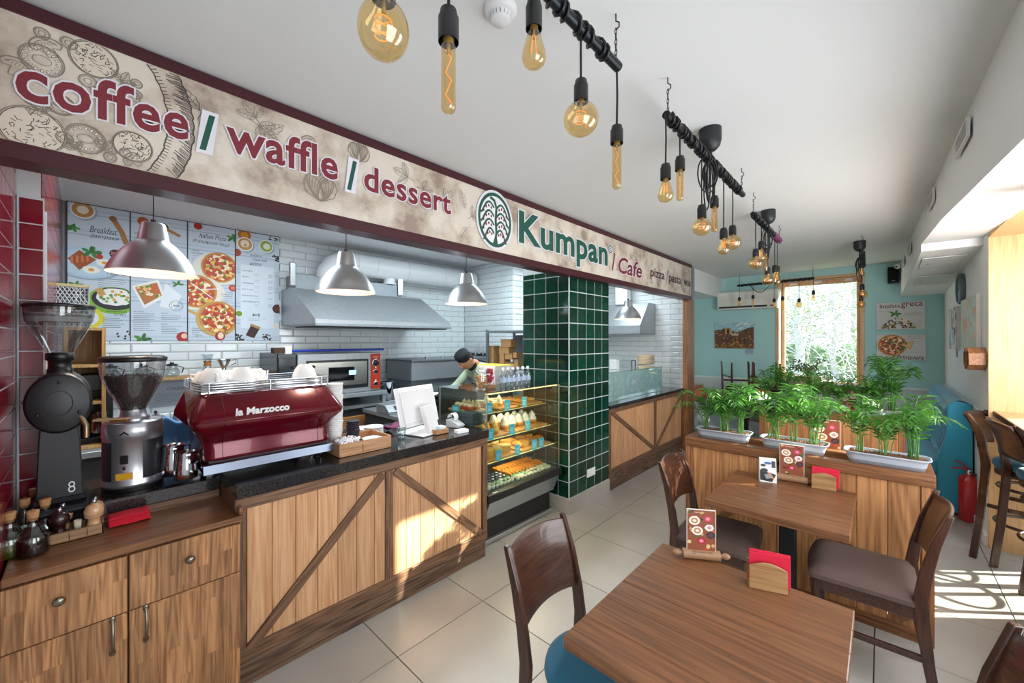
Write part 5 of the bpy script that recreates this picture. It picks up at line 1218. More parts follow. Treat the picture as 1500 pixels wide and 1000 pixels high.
for i in range(2):
    for j in range(10):
        deck_item(-2.29-i*.047, 2.53+j*.048, 1, 'pale snack cup at the right of the case deck, %s row, %s from the left' % (ordw(i), ordw(j).replace('front', 'first')))
for j in range(11): 
    for i in range(2): deck_item(-2.43-i*.12, 2.54+j*.044, 2, 'orange juice bottle on the case deck, %s row, %s from the left' % (ordw(i), ordw(j).replace('front', 'first')))
# on top of the case
TZ = DZ + .0095
q = ax(688, 577, -2.42)
cj = thing('cookie_jar', 'glass jar of cookies with flared lid on the display case', 'jar', (q.x, DY0+.12 if q.y < DY0+.1 else q.y, TZ))
MB().lathe([(.05, 0), (.058, .005), (.06, .10), (.05, .125), (.052, .135)], n=28).obj('jar', thin('#eef2f2', .10, name='clear_glass'), cj)
MB().lathe([(.056, .137), (.066, .155), (.03, .158), (.012, .17), (.02, .178), (.012, .186), (0, .187)], n=26).obj('lid', thin('#e6ecee', .15, name='clear_glass'), cj)
o = MB()
for k in range(40):
    a = k*2.4; r_ = .036*sqrt(random.random()); o.ell((r_*cos(a), r_*sin(a), .014+.1*k/40), (.02, .016, .009), 9, 5)
o = o.obj('cookies', mat('#c99553', .7, noise=.2, nscale=50, name='cookie'), cj); o['kind'] = 'stuff'
q = ax(718, 571, -2.40)
cg = thing('candy_bag', 'clear bag of red candies on a wooden rolling pin stand', 'candy', (q.x, q.y, TZ+.03), .2)
o = MB(); [o.ell((random.uniform(-.02, .02), random.uniform(-.03, .03), .01+random.random()*.12), .011, 7, 5) for k in range(90)]; o = o.obj('candies', mat('#9c2338', .4, noise=.5, nscale=30), cg); o['kind'] = 'stuff'
o = MB(); [o.ell((random.uniform(-.024, .024), random.uniform(-.033, .033), .01+random.random()*.12), .011, 7, 5) for k in range(30)]; o = o.obj('white_candies', mat('#e8dfe4', .4), cg); o['kind'] = 'stuff'
rpn = thing('wooden_rolling_pin', 'short wooden rolling pin lying on the display case', 'rolling pin', (q.x, q.y, TZ+.016), .2)
MB().tube([(0, -.06, 0), (0, .06, 0)], .016, 14).obj('roller', mat('#9a6b49', .5, name='turned_beech'), rpn)
for s_ in (-1, 1): MB().tube([(0, s_*.06, 0), (0, s_*.075, 0), (0, s_*.09, 0)], [.006, .010, .007], 10).obj('handle', mat('#9a6b49', .5, name='turned_beech'), rpn)
wi = 0
wbt = None
for r_ in range(2):
    for k in range(6):
        q = ax(737+k*7.2, 571, -2.36-r_*.07); L = 'clear water bottle with blue label, %s of the %s row on the case' % (names[k], ('front', 'back')[r_])
        if wbt is None:
            wbt = thing('water_bottle', L, 'bottle', (-2.36, q.y, TZ), 0, 'water bottles on the display case')
            MB().lathe([(.024, 0), (.026, .005), (.026, .09), (.022, .11), (.011, .135), (.011, .15)], n=16).obj('glass', thin('#f4f8fa', .08, name='water_bottle_glass'), wbt)
            MB().lathe([(.0265, .045), (.0265, .08)], n=16).obj('label', mat('#aebfd8', .5), wbt); MB().lathe([(.0125, .148), (.0125, .162), (0, .163)], n=12).obj('cap', mat('#dfe6ea', .4), wbt)
            MB().lathe([(0, .004), (.022, .004), (.023, .10), (0, .10)], n=12).obj('water', thin('#f1f6f9', .0, name='water'), wbt)
        else: dup(wbt, (-2.36-r_*.07, 2.42+(q.y-2.42)*1.0, TZ), None, L)
q = ax(735, 566, -2.60)
first = None
for k in range(9):
    L = 'flat white pizza box in the pile behind the water bottles' + nth(k, 9)
    o = MB().box(-.11, .11, -.11, .11, 0, .017, .001).obj('pizza_box', mat('#d7d5d2', .7, rand=.04, name='white_cardboard'), None, (-2.69, q.y-.0, TZ+.0005+k*.0185), (0, 0, random.uniform(-.02, .02))); tag(o, L, 'box', 'white boxes piled on the display case')

# ================================================================== KITCHEN
ST = mat('#a9afb3', .42, .65, noise=.06, nscale=20, name='brushed_steel'); STD = mat('#8b9297', .45, .6, noise=.06, nscale=20, name='dull_steel')
kc = thing('kitchen_worktop', 'steel kitchen worktop along the tiled back wall', 'worktop', (0, 0, 0))
boxpart('worktop', ST, kc, -4.99, -4.35, -.1, 4.15, .86, .90, .003)
for i in range(8): boxpart('door', mat('#3c4146', .4, .5), kc, -4.40, -4.38, -.1+i*.53, -.1+(i+1)*.53-.006, .08, .855, .002)
boxpart('body', DARK, kc, -4.98, -4.40, -.1, 4.15, 0, .86, 0)
sw2 = thing('side_worktop', 'dark worktop carrying kettle and brewer behind the coffee grinders', 'worktop', (0, 0, 0)); boxpart('top', ST, sw2, -4.34, -3.80, -.1, .95, .86, .90, .003); boxpart('body', DARK, sw2, -4.33, -3.83, -.1, .94, 0, .86, 0)
# exhaust hood
hx = -4.99
hb0, hb1 = ax(412, 473, -4.1).y, ax(660, 470, -4.1).y
hood = thing('exhaust_hood', 'large brushed steel exhaust hood on the tiled back wall', 'hood', (0, 0, 0))
zl = 1.78; 
hp = MB()
yb0, yb1 = ax(420, 470, -4.0).y, ax(658, 472, -4.0).y
# slanted front: bottom front edge x=-4.0, top x=-4.7
HB = [(-4.0, 1.80), (-4.0, 1.84), (-4.66, 2.20), (-4.66, 2.36), (-4.98, 2.36), (-4.98, 1.80)]
q0, q1 = 1.15, 3.55
q0 = ax(462, 463, -4.0).y; q1 = ax(660, 471, -4.0).y
vs = [(x, q0 + (0 if i < 2 else (.0 if x > -4.7 else 0)), z) for i, (x, z) in enumerate(HB)]
hp.prism(HB[:3] + [(-4.98, 2.20), (-4.98, 1.80)], q0, q1, 'XZ')
hp.obj('canopy', ST, hood)
boxpart('upper_box', STD, hood, -4.98, -4.70, q0+.05, q1-.28, 2.20, 2.36, .002)
boxpart('rim', STD, hood, -4.72, -3.995, q0-.004, q1+.004, 1.775, 1.80, .002)
for i in range(5):
    w_ = (q1-q0)/5; boxpart('filter', mat('#1a1d20', .4, .4), hood, -4.6, -4.05, q0+i*w_+.02, q0+(i+1)*w_-.02, 1.765, 1.775, .002)
for y in (q0+.02, (q0+q1)/2-.1, q1-.3): MB().box(-.012, .012, -.035, .035, 0, .26, .01).obj('hanging_bracket', steel('#c5c9cc'), hood, (-4.68, y, 2.22))
# ventilation pipe
vp = thing('ventilation_pipe', 'thick white round ventilation pipe above the big hood', 'pipe', (0, 0, 0))
PW = mat('#dfe3e6', .3, name='white_pipe')
p0 = ax(490, 400, -4.75); yE = ax(700, 400, -4.75).y
pr = .14
pa = [(-4.74, 1.75, 2.30), (-4.74, 1.75, 2.42), (-4.74, 1.80, 2.50), (-4.74, 1.88, 2.545), (-4.74, 1.98, 2.56), (-4.74, 4.15, 2.56)]
yy0 = ax(483, 400, -4.74).y
pa = [(x, y - 1.75 + yy0, z) if y < 4 else (x, y, z) for x, y, z in pa]
MB().tube(pa, pr, 24).obj('pipe', PW, vp)
for y in (yy0+.30, yy0+.55, yy0+1.0, yy0+1.6): MB().lathe([(pr, -.006), (pr+.005, -.006), (pr+.005, .006), (pr, .006)], (-4.74, y, 2.56), 24, 'Y').obj('joint_ring', PW, vp)
yb = ax(570, 410, -4.74).y
MB().cyl((-4.74, yb, 2.36), (-4.74, yb, 2.50), .075).cyl((-4.74, yb, 2.36), (-4.74, yb, 2.38), .085).obj('branch_pipe', PW, vp)
MB().cyl((-4.74, yy0, 2.36), (-4.74, yy0, 2.40), pr+.008, n=24).obj('joint_ring', PW, vp)
# second hood in the end bay
h2 = thing('exhaust_hood', 'small steel exhaust hood on the end wall of the pizza bay', 'hood', (0, 0, 0))
a0, a1 = ay(963, 493, 6.26), ay(937, 491, 5.75)
MB().prism([(6.28, 1.74), (5.72, 1.74), (5.72, 1.86), (6.02, 2.22), (6.28, 2.22)], -3.85, -2.68, 'YZ').obj('canopy', ST, h2)
MB().box(-3.85, -2.675, 5.715, 6.28, 1.725, 1.742).obj('rim', STD, h2)
v2 = ay(912, 430, 6.1); o = MB().cyl((v2.x, 6.1, 2.22), (v2.x, 6.1, 2.8), .13, n=24).obj('white_duct_pipe', PW); tag(o, 'vertical white duct pipe above the small hood', 'pipe')
# oven on its stand
ox = -4.32; oy0, oy1 = ax(436, 540, ox).y, ax(557, 540, ox).y
ov = thing('pizza_oven', 'steel pizza oven with red control panel and black handle', 'oven', (0, 0, 0))
boxpart('housing', ST, ov, -4.95, ox-.01, oy0, oy1, 1.05, 1.49, .004)
yr = ax(543, 540, ox).y
boxpart('front_panel', ST, ov, ox-.01, ox, oy0, yr, 1.05, 1.49, .003)
cp = boxpart('control_panel', mat('#b4331f', .35, name='red_enamel'), ov, ox-.008, ox+.006, yr, oy1, 1.07, 1.475, .002)
yc = (yr+oy1)/2
for z, r in ((1.37, .036), (1.27, .022), (1.13, .022)):
    MB().lathe([(r, 0), (r, .012), (r*.8, .014), (0, .014)], (ox+.006, yc, z), 18, 'X').obj('dial', BLK, ov); MB().lathe([(r*1.25, 0), (r*1.25, .002), (r, .002)], (ox+.006, yc, z), 18, 'X').obj('dial_ring', CHR, ov)
for z in (1.315, 1.17): MB().ell((ox+.008, yc, z), .006, 8, 5).obj('green_lamp', mat('#3bd36b', .4, emit=1.5), ov)
prn = Print((ox+.0062, yc, 1.43), (0, 1, 0), (0, 0, 1), (1, 0, 0)); prn.text('GGF', -.03, -.005, '#e0b28a', .03, .018); prn.obj('panel_lettering', ov)
boxpart('door_frame', mat('#1c1d1f', .35), ov, ox, ox+.008, oy0+.08, yr-.03, 1.10, 1.42, .003)
od = boxpart('door', steel('#c0c0ba', .25), ov, ox+.006, ox+.016, oy0+.10, yr-.05, 1.14, 1.40, .003)
boxpart('door_window', mat('#0c0f14', .08), ov, ox+.0155, ox+.018, oy0+.30, yr-.20, 1.19, 1.34, .003)
boxpart('door_glow', mat('#9fd8e6', .3, emit=.8), ov, ox+.018, ox+.0185, oy0+.52, oy0+.60, 1.25, 1.30, 0)
MB().tube([(ox+.016, oy0+.14, 1.36), (ox+.06, oy0+.14, 1.36), (ox+.06, oy0+.02, 1.36), (ox+.05, oy0-.06, 1.36)], .014, 8).obj('handle', BLK, ov)
os_ = thing('oven_stand', 'open steel stand under the oven with stacked wood boards', 'stand', (0, 0, 0))
boxpart('top', ST, os_, -4.95, ox+.05, oy0-.05, oy1+.06, 1.0, 1.045, .003)
for x in (-4.9, ox+.02):
    for y in (oy0-.03, oy1+.03): boxpart('leg', ST, os_, x-.02, x+.02, y-.02, y+.02, 0, 1.0, .002)
boxpart('shelf', ST, os_, -4.9, ox+.02, oy0-.02, oy1+.02, .60, .62, .002)
for k in range(7):
    o = MB().box(-.15, .15, -.2, .2, 0, .018, .002).obj('cardboard_sheet', mat('#a8733d', .8, rand=.1), None, (-4.5, oy1-.3, .621+k*.022), (0, radians(-2), random.uniform(-.08, .08))); tag(o, 'brown cardboard sheet under the oven' + nth(k, 7), 'cardboard', 'cardboard sheets under the oven')
# black refrigerator-like box and blue broom left of the oven
bf = thing('black_cabinet', 'black glossy appliance box left of the pizza oven', 'appliance', (0, 0, 0))
y0_, y1_ = ax(406, 540, ox).y, ax(434, 540, ox).y
boxpart('housing', mat('#20252c', .2), bf, -4.9, ox, y0_, y1_, .90, 1.50, .006); boxpart('door', mat('#262c34', .12), bf, ox, ox+.012, y0_+.01, y1_-.01, .93, 1.46, .003)
bm0, bm1 = ax(424, 512, ox+.1), ax(568, 512, ox+.1)
brm = thing('blue_handled_brush', 'long blue handled oven brush lying over the oven', 'brush', (ox+.0, bm0.y, 1.525))
MB().tube([(0, .05, 0), (0, bm1.y-bm0.y, .0)], .013, 8).obj('handle', mat('#1f3fae', .4, name='blue_plastic'), brm)
MB().tube([(.0, bm1.y-bm0.y, 0), (0, bm1.y-bm0.y+.02, 0)], .016, 8).obj('hanging_ring', mat('#c9d0d8', .4), brm)
MB().box(-.05, .05, -.12, -.02, -.02, .035, .003).obj('bristles', mat('#4a3524', .9, noise=.3, nscale=120), brm); MB().box(-.02, .02, -.02, .05, -.03, .045, .004).obj('white_head', WP, brm)
# steel box units, pots, scale
q0, q1 = ax(603, 550, -4.30), ax(682, 550, -4.30)
sb = thing('steel_chafing_unit', 'long low steel box unit against the tiles behind the cook', 'kitchen unit', (0, 0, 0))
boxpart('body', ST, sb, -4.9, -4.30, q0.y, 4.10, 1.12, 1.36, .006); boxpart('lid', STD, sb, -4.92, -4.28, q0.y-.01, 4.12, 1.36, 1.385, .004)
for y in (q0.y+.35, q0.y+.62, q0.y+.85): MB().lathe([(.03, 0), (.03, .008), (.012, .012), (.012, .025), (0, .026)], (-4.5, y, 1.385), 12).obj('lid_knob', CHR, sb)
boxpart('base', STD, sb, -4.88, -4.35, q0.y+.03, 4.08, .90, 1.12, .004)
MB().tube([(-4.28, q0.y+.7, 1.40), (-4.15, q0.y+.95, 1.36), (-4.0, q0.y+1.15, 1.30)], .012, 8).obj('black_handle', BLK, sb)
def pot(px, X, z, r, h, lab):
    q = ax(px, 560, X); t = thing('steel_pot', lab, 'pot', (X, q.y, z))
    MB().lathe([(0, 0), (r, .003), (r, h), (r+.004, h+.003), (r-.004, h), (r-.005, .01), (0, .01)], n=26).obj('body', CHR, t)
    for s_ in (-1, 1): MB().tube([(0, s_*r, h*.8), (0, s_*(r+.035), h*.85), (0, s_*(r+.035), h*.85), (.02, s_*r, h*.8)], .005, 6).obj('handle', CHR, t)
pot(567, -4.45, .902, .085, .22, 'tall steel pot beside the oven'); pot(597, -4.6, .902, .09, .08, 'low steel pot on the hob behind the scale')
pot(613, -4.62, .902, .06, .07, 'small steel pot against the chafing unit')
s0 = ax(577, 590, -4.05)
fr_ = thing('fryer_table', 'low steel preparation table behind the till', 'table', (0, 0, 0))
boxpart('top', ST, fr_, -4.30, -3.50, ax(557, 600, -3.9).y, 3.15, .82, .86, .004); boxpart('front', STD, fr_, -3.54, -3.52, ax(557, 600, -3.9).y+.02, 3.13, .10, .82, .002); boxpart('body', DARK, fr_, -4.28, -3.55, ax(557, 600, -3.9).y+.02, 3.13, .02, .82, 0)
scl = thing('kitchen_scale', 'steel kitchen scale with red lit digits', 'scale', (-3.85, ax(577, 590, -3.85).y, .862))
MB().prism([(-.12, 0), (.14, 0), (.14, .03), (.06, .09), (-.12, .095)], -.14, .14, 'XZ').obj('housing', ST, scl, bev=.004)
prs = Print((.105, .0, .058), (0, 1, 0), Vector((-.08, 0, .06)).normalized(), Vector((.06, 0, .08)).normalized()); prs.rect(-.06, .11, -.03, .03, '#1d2430'); prs.text('888', -.03, -.012, '#ff5566', .04, .014); prs.obj('display', scl)
pn = thing('frying_pan', 'wide black frying pan with food in front of the steel unit', 'pan', (-3.25, ax(655, 600, -3.25).y, 1.03))
MB().lathe([(0, 0), (.13, 0), (.17, .045), (.172, .05), (.165, .045), (.125, .008), (0, .008)], n=30).obj('pan', mat('#1a1a1c', .4), pn); MB().tube([(0, .16, .04), (0, .26, .06), (0, .38, .075)], [.012, .014, .012], 8).obj('handle', BLK, pn)
o = MB(); [o.ell((random.uniform(-.09, .09), random.uniform(-.09, .09), .02), (.02, .015, .01), 7, 5) for k in range(40)]; o = o.obj('food', mat('#c79a4a', .7, noise=.3, nscale=40), pn); o['kind'] = 'stuff'
hob = thing('gas_hob', 'dark hob carrying the frying pan', 'hob', (0, 0, 0)); boxpart('body', mat('#3a3d40', .3, .6), hob, -3.55, -3.0, pn.location.y-.28, pn.location.y+.35, .10, 1.0, .004); boxpart('grate', BLK, hob, -3.5, -3.05, pn.location.y-.22, pn.location.y+.3, 1.0, 1.028, .004)
tw = MB().grid(lambda u, v: (-.16*v + .02*sin(u*8), .42*u, .06*u + .02*sin(u*5+v*2) + .015*cos(v*8)), 18, 10).obj('white_kitchen_towel', mat('#e6e6e4', .9, name='white_linen'), None, (-3.02, ax(632, 580, -3.0).y, 1.10)); tw.modifiers.new('s', 'SOLIDIFY').thickness = .004; tag(tw, 'white towel draped behind the till above the pan', 'towel')
gl_ = MB().grid(lambda u, v: (-.10*v, .30*u, .04+.018*sin(u*9)+.012*cos(v*9)), 18, 8).obj('black_cloth', mat('#15161b', .9, name='black_cloth'), None, (-2.98, ax(640, 590, -3.0).y, 1.04)); gl_.modifiers.new('s', 'SOLIDIFY').thickness = .03; tag(gl_, 'crumpled black cloth below the white towel', 'cloth')
# shelf rack with cardboard boxes beside the green column
rx, = (-3.10,)
ra, rb = ay(714, 500, 3.55), ay(764, 500, 3.55)
rk = thing('storage_rack', 'grey metal rack of folded cardboard boxes left of the green column', 'rack', (0, 0, 0))
X0r, X1r, Y0r, Y1r = ay(714, 500, 3.45).x, -2.78, 3.45, 3.95
PM = mat('#8a8f93', .4, .6, name='grey_rack_metal')
for x in (X0r, X1r):
    for y in (Y0r, Y1r): boxpart('upright', PM, rk, x-.015, x+.015, y-.015, y+.015, 0, 1.765, .001)
for z in (.5, .95, 1.30, 1.75): boxpart('shelf', PM, rk, X0r, X1r, Y0r, Y1r, z-.025, z, .002)
boxpart('back_sheet', mat('#8c9aa6', .5), rk, X0r+.02, X1r-.02, Y1r-.03, Y1r-.02, 1.30, 1.70, 0)
CBD = mat('#b98d5c', .8, rand=.1, noise=.06, nscale=12, name='kraft_cardboard')
def carton(x, z, w, h, lab, d=.12, rz=0.0):
    t = thing('cardboard_box', lab, 'box', (x, Y0r+.12, z), rz)
    MB().box(-w/2, w/2, -d/2, d/2, 0, h, .002).obj('carton', CBD, t); MB().box(-w/2-.002, w/2+.002, -d/2-.003, d/2, h, h+.006).obj('lid', CBD, t)
xs = lambda px: ay(px, 520, Y0r+.1).x
for px, z, w, h, lab in ((722, 1.305, .10, .25, 'tall pointed cardboard box at the left of the rack'), (744, 1.55, .17, .09, 'uppermost cardboard box on the rack'), (741, 1.47, .17, .075, 'second cardboard box from the top on the rack'), (738, 1.305, .08, .16, 'upright cardboard box in the middle of the rack'),
        (748, 1.40, .12, .065, 'fourth cardboard box on the rack, half height'), (746, 1.305, .08, .05, 'small cardboard box low on the rack, left'), (753, 1.305, .07, .05, 'small cardboard box low on the rack, middle'), (759, 1.305, .06, .09, 'cardboard box low on the rack, right'), (757, 1.42, .06, .06, 'tilted cardboard box at the right of the rack')):
    carton(xs(px), z, w, h, lab)
o = MB().ell((0, 0, .05), (.10, .08, .05), 16, 8).ell((.06, .02, .09), (.05, .05, .04), 12, 6).obj('black_bag', mat('#16181c', .7, name='black_bag'), None, (X1r-.12, Y0r+.15, 1.751)); tag(o, 'black bag lying on top of the storage rack', 'bag')
o = boxpart('yellow_folder', mat('#e4cf28', .5), None, -3.2, -2.9, 3.1, 3.3, 1.37, 1.375, 0); tag(o, 'yellow sheet lying over the white boxes', 'sheet'); o.location = (-2.69, wi and 0 or 2.55, TZ+9*.0185+.004)
o.location.y = bpy.data.objects['pizza_box'].location.y
# knives on the side wall
for k, (px, py) in enumerate(((697, 520), (702, 517), (708, 521), (713, 523))):
    q = ay(px, py, 4.19); t = thing('kitchen_knife', 'kitchen knife on the wall rack behind the cook, %s from the left' % names[k], 'knife', (q.x, 4.185, q.z-.12))
    MB().box(-.012, .012, -.008, .008, 0, .11, .003).obj('handle', BLK, t); MB().prism([(-.016, .11), (.016, .11), (.012, .26), (-.004, .29)], -.001, .001, 'XZ').obj('blade', CHR, t)
q = ay(704, 520, 4.2); t = boxpart('magnetic_knife_strip', BLK, None, q.x-.2, q.x+.2, 4.19, 4.205, q.z-.005, q.z+.03, .001); tag(t, 'dark magnetic strip holding the knives', 'knife strip')
# left side of the kitchen: wood shelf, baskets, coffee tower, kettle, brewer
wsf = thing('wooden_shelf_unit', 'oak shelf unit with compartments behind the black grinder', 'shelf', (0, 0, 0))
WSM = wood('#c09a62', '#96703f', 'Z', 1, .5, .05)
yA, yB = ax(70, 560, -3.9).y+.05, ax(155, 560, -3.9).y
yA = -.10
boxpart('side_board', WSM, wsf, -4.2, -3.9, yA, yA+.02, .902, 1.72, .001); boxpart('side_board', WSM, wsf, -4.2, -3.9, yB-.02, yB, .902, 1.72, .001)
for z in (.902, 1.2, 1.45, 1.70): boxpart('shelf_board', WSM, wsf, -4.2, -3.9, yA+.02, yB-.02, z, z+.02, .001)
boxpart('back_board', WSM, wsf, -4.2, -4.19, yA, yB, .902, 1.72, 0)
for k, (z, lab) in enumerate(((1.722, 'lower woven wire basket on the oak shelf unit'), (1.872, 'upper woven wire basket on the oak shelf unit'))):
    t = thing('wire_basket', lab, 'basket', (-4.05, ax(92, 420, -4.0).y+.02, z))
    w, h = .10, .135
    m = MB()
    for i in range(11):
        y = -w + 2*w*i/10; m.cyl((.12, y, 0), (.12, y+(.06 if y < w-.06 else 0), h-.02), .0026, n=4); m.cyl((.12, y, 0), (.12, max(-w, y-.06), h-.02), .0026, n=4)
    for i in range(6): m.cyl((.12, -w, i*h/6), (.12, w, i*h/6), .0012, n=4)
    m.box(-.12, .118, -w, w, 0, .006).box(-.12, .118, w-.004, w, 0, h).box(-.12, .118, -w, -w+.004, 0, h)
    boxpart('lining', mat('#4c5052', .6), t, -.12, .105, -w+.006, w-.006, .007, h-.025, 0)
    m.obj('wire_mesh', mat('#bfc4c6', .3, .8), t)
    MB().box(.114, .124, -w, w, h-.02, h, .002).box(-.12, .124, w-.006, w+.002, h-.02, h, .002).obj('rim', mat('#a79c6c', .5), t)
ct_ = thing('coffee_brewer', 'black filter coffee brewer between the two grinders', 'coffee machine', (-4.1, ax(143, 590, -4.1).y, .90))
MB().box(-.12, .12, -.09, .09, 0, .06, .006).box(-.12, -.04, -.08, .08, .06, .38, .006).box(-.12, .11, -.085, .085, .38, .50, .008).obj('housing', mat('#141519', .3), ct_); MB().lathe([(.05, .07), (.065, .12), (.045, .2), (.05, .22)], (.03, 0, 0), 20).obj('jug', thin('#c9cdd0', .15, name='clear_glass'), ct_)
kt = thing('pour_over_kettle', 'brushed steel kettle with domed lid behind the bean grinder', 'kettle', (-4.1, ax(228, 600, -4.1).y, .902))
MB().lathe([(.09, 0), (.095, .01), (.07, .11), (.06, .13), (.055, .14), (.02, .16), (.01, .165)], n=26).obj('body', CHR, kt); MB().ell((0, 0, .178), .012, 10, 6).obj('lid_knob', BLK, kt); MB().tube([(.08, .02, .03), (.13, .03, .06), (.14, .03, .12), (.17, .04, .15)], .008, 8).obj('spout', CHR, kt)
MB().tube([(-.06, -.02, .12), (-.12, -.03, .14), (-.13, -.03, .08), (-.09, -.02, .03)], .009, 8).obj('handle', BLK, kt)
# glass brewers on the shelf board
shb = thing('wall_shelf', 'thin wooden wall shelf below the menu boards', 'shelf', (0, 0, 0)); ysh0, ysh1 = ax(150, 545, -4.7).y, ax(300, 545, -4.7).y
boxpart('board', WSM, shb, -4.98, -4.72, ysh0, ysh1, 1.27, 1.295, .002); 
for y in (ysh0+.1, ysh1-.1): boxpart('bracket', DARK, shb, -4.98, -4.78, y-.01, y+.01, 1.245, 1.27, 0)
for px, lab in ((208, 'round glass server with black lid on the wall shelf, left'), (252, 'round glass server with black lid on the wall shelf, right'), (162, 'glass server with black lid at the far left of the wall shelf')):
    t = thing('glass_server', lab, 'server', (-4.82, ax(px, 530, -4.82).y, 1.296)); MB().lathe([(.045, 0), (.06, .02), (.062, .05), (.04, .085), (.042, .10)], n=22).obj('jug', thin('#dfe6ea', .15, name='clear_glass'), t); MB().lathe([(.043, .10), (.043, .115), (.015, .12), (.015, .132), (0, .132)], n=18).obj('lid', BLK, t); MB().tube([(0, .045, .095), (0, .085, .08), (0, .07, .03)], .005, 6).obj('handle', BLK, t)
t = thing('chemex_brewer', 'hourglass coffee brewer with wooden collar on the wall', 'coffee maker', (-4.82, ax(304, 533, -4.82).y, 1.296)); MB().lathe([(.05, 0), (.055, .03), (.02, .11), (.05, .20)], n=22).obj('glass', thin('#dfe6ea', .12, name='clear_glass'), t); MB().lathe([(.036, .085), (.026, .11), (.036, .135)], n=18).obj('wood_collar', mat('#9a6a3a', .5), t)
boxpart('board', WSM, shb, -4.98, -4.72, ysh1, ysh1+.45, 1.27, 1.295, .002)
t = thing('metal_dripper', 'steel cone dripper with looped handle beside the hourglass brewer', 'dripper', (-4.82, ax(328, 525, -4.82).y, 1.296+.06)); MB().lathe([(.02, 0), (.06, .08), (.062, .085)], n=20).obj('cone', CHR, t); MB().tube([(0, .05, .07), (0, .10, .08), (0, .10, .04), (0, .03, .02)], .005, 6).obj('handle', CHR, t); MB().lathe([(.045, -.06), (.045, -.052), (.02, -.05), (.02, 0)], n=16).obj('stand', CHR, t)
bcl = MB().grid(lambda u, v: (-.03*sin(v*3), .16*u-.08, .18-.22*v+.02*sin(u*8)), 10, 12).obj('blue_towel', mat('#4a78a8', .9, name='blue_cloth'), None, (-3.0, ax(258, 590, -3.0).y, 1.0)); bcl.modifiers.new('s', 'SOLIDIFY').thickness = .02; tag(bcl, 'blue towel hanging behind the left end of the espresso machine', 'towel')
rag = thing('towel_post', 'thin steel post carrying the blue towel', 'post', (-3.02, bcl.location.y, 0)); MB().cyl((0, 0, 0), (0, 0, 1.2), .012).obj('post', STD, rag)
# poster-like paper on the tiles
o = MB().box(-.001, .001, -.18, .18, 0, .26).obj('paper_notice', mat('#aab4c0', .7), None, (-4.985, ax(255, 580, -4.985).y, 1.0)); tag(o, 'grey printed notice on the tiles behind the machine', 'notice')
prn = Print((.0012, 0, 0), (0, 1, 0), (0, 0, 1), (1, 0, 0)); prn.text('Скидки', -.05, .15, '#5a6470', .08, .19, shear=.3); lines(prn, -.13, .14, .12, 5); oo = prn.obj('notice_print', o)

# glass counter guard on the pizza counter with ice-blue print, plates and tools behind
ga = ax(957, 566, CX2-.14)
gg = thing('glass_guard', 'pale blue printed glass guard standing on the pizza counter', 'glass guard', (0, 0, 0))
GY0, GY1 = 3.86, ax(970, 560, CX2-.12).y
PGL = thin('#d5ecec', .10, body='#b9dcdc', mixc=.45, name='milky_glass')
boxpart('front_pane', PGL, gg, CX2-.126, CX2-.12, GY0, GY1, .93, 1.255, 0); boxpart('top_pane', thin('#d9efec', .15, name='guard_top_glass'), gg, CX2-.45, CX2-.115, GY0, GY1, 1.256, 1.264, 0); boxpart('end_pane', PGL, gg, CX2-.45, CX2-.127, GY1-.006, GY1, .93, 1.255, 0)
P = Print((CX2-.1195, GY0, .93), (0, 1, 0), (0, 0, 1), (1, 0, 0)); GW = GY1-GY0
random.seed(11)
for k in range(120):
    u, v = random.uniform(.03, GW-.03), random.uniform(.02, .29); c = random.choice(['#e6f4f4', '#dceff0', '#94c4c6'])
    s_ = random.choice((0, 1, 2)); 
    if s_ == 0: P.ring(u, v, .018, .002, c, n=12)
    elif s_ == 1: P.line([(u-.02, v-.01), (u, v+.01), (u+.02, v-.01)], .002, c)
    else: P.line([(u-.015, v), (u+.005, v+.012), (u+.01, v-.012), (u-.01, v-.008)], .002, c)
P.obj('drawings', gg)
q = ay(947, 530, 5.2)
for k in range(6):
    L = 'beige plate in the pile behind the glass guard' + nth(k, 6)
    if k == 0:
        p6 = thing('beige_plate', L, 'plate', (-2.62, ax(946, 530, -2.62).y, 1.266), 0, 'plates on the glass guard'); MB().lathe([(0, 0), (.10, 0), (.14, .022), (.138, .026), (.10, .008), (0, .008)], n=26).obj('plate', mat('#cdbfa8', .4), p6)
    else: dup(p6, (p6.location.x, p6.location.y, 1.266+k*.024), None, L)
boxpart('plate_shelf', GL, gg, CX2-.75, CX2-.45, GY1-1.2, GY1+.15, 1.256, 1.264, 0)
for y in (GY1-1.15, GY1+.1): boxpart('support', ALU, gg, CX2-.74, CX2-.72, y-.01, y+.01, .926, 1.256, 0)
bx_ = MB().box(-.05, .05, -.04, .04, 0, .12, .004).obj('white_dispenser', WP, None, (-2.48, ax(900, 535, -2.48).y, 1.265)); tag(bx_, 'small white dispenser on the glass guard beside the column', 'dispenser')
t = thing('black_napkin_stand', 'small black wire stand on the glass guard', 'stand', (-2.50, ax(928, 525, -2.5).y, 1.265)); MB().tube([(0, -.05, 0), (0, -.05, .09), (0, .05, .09), (0, .05, 0)], .006, 6).obj('frame', BLK, t)

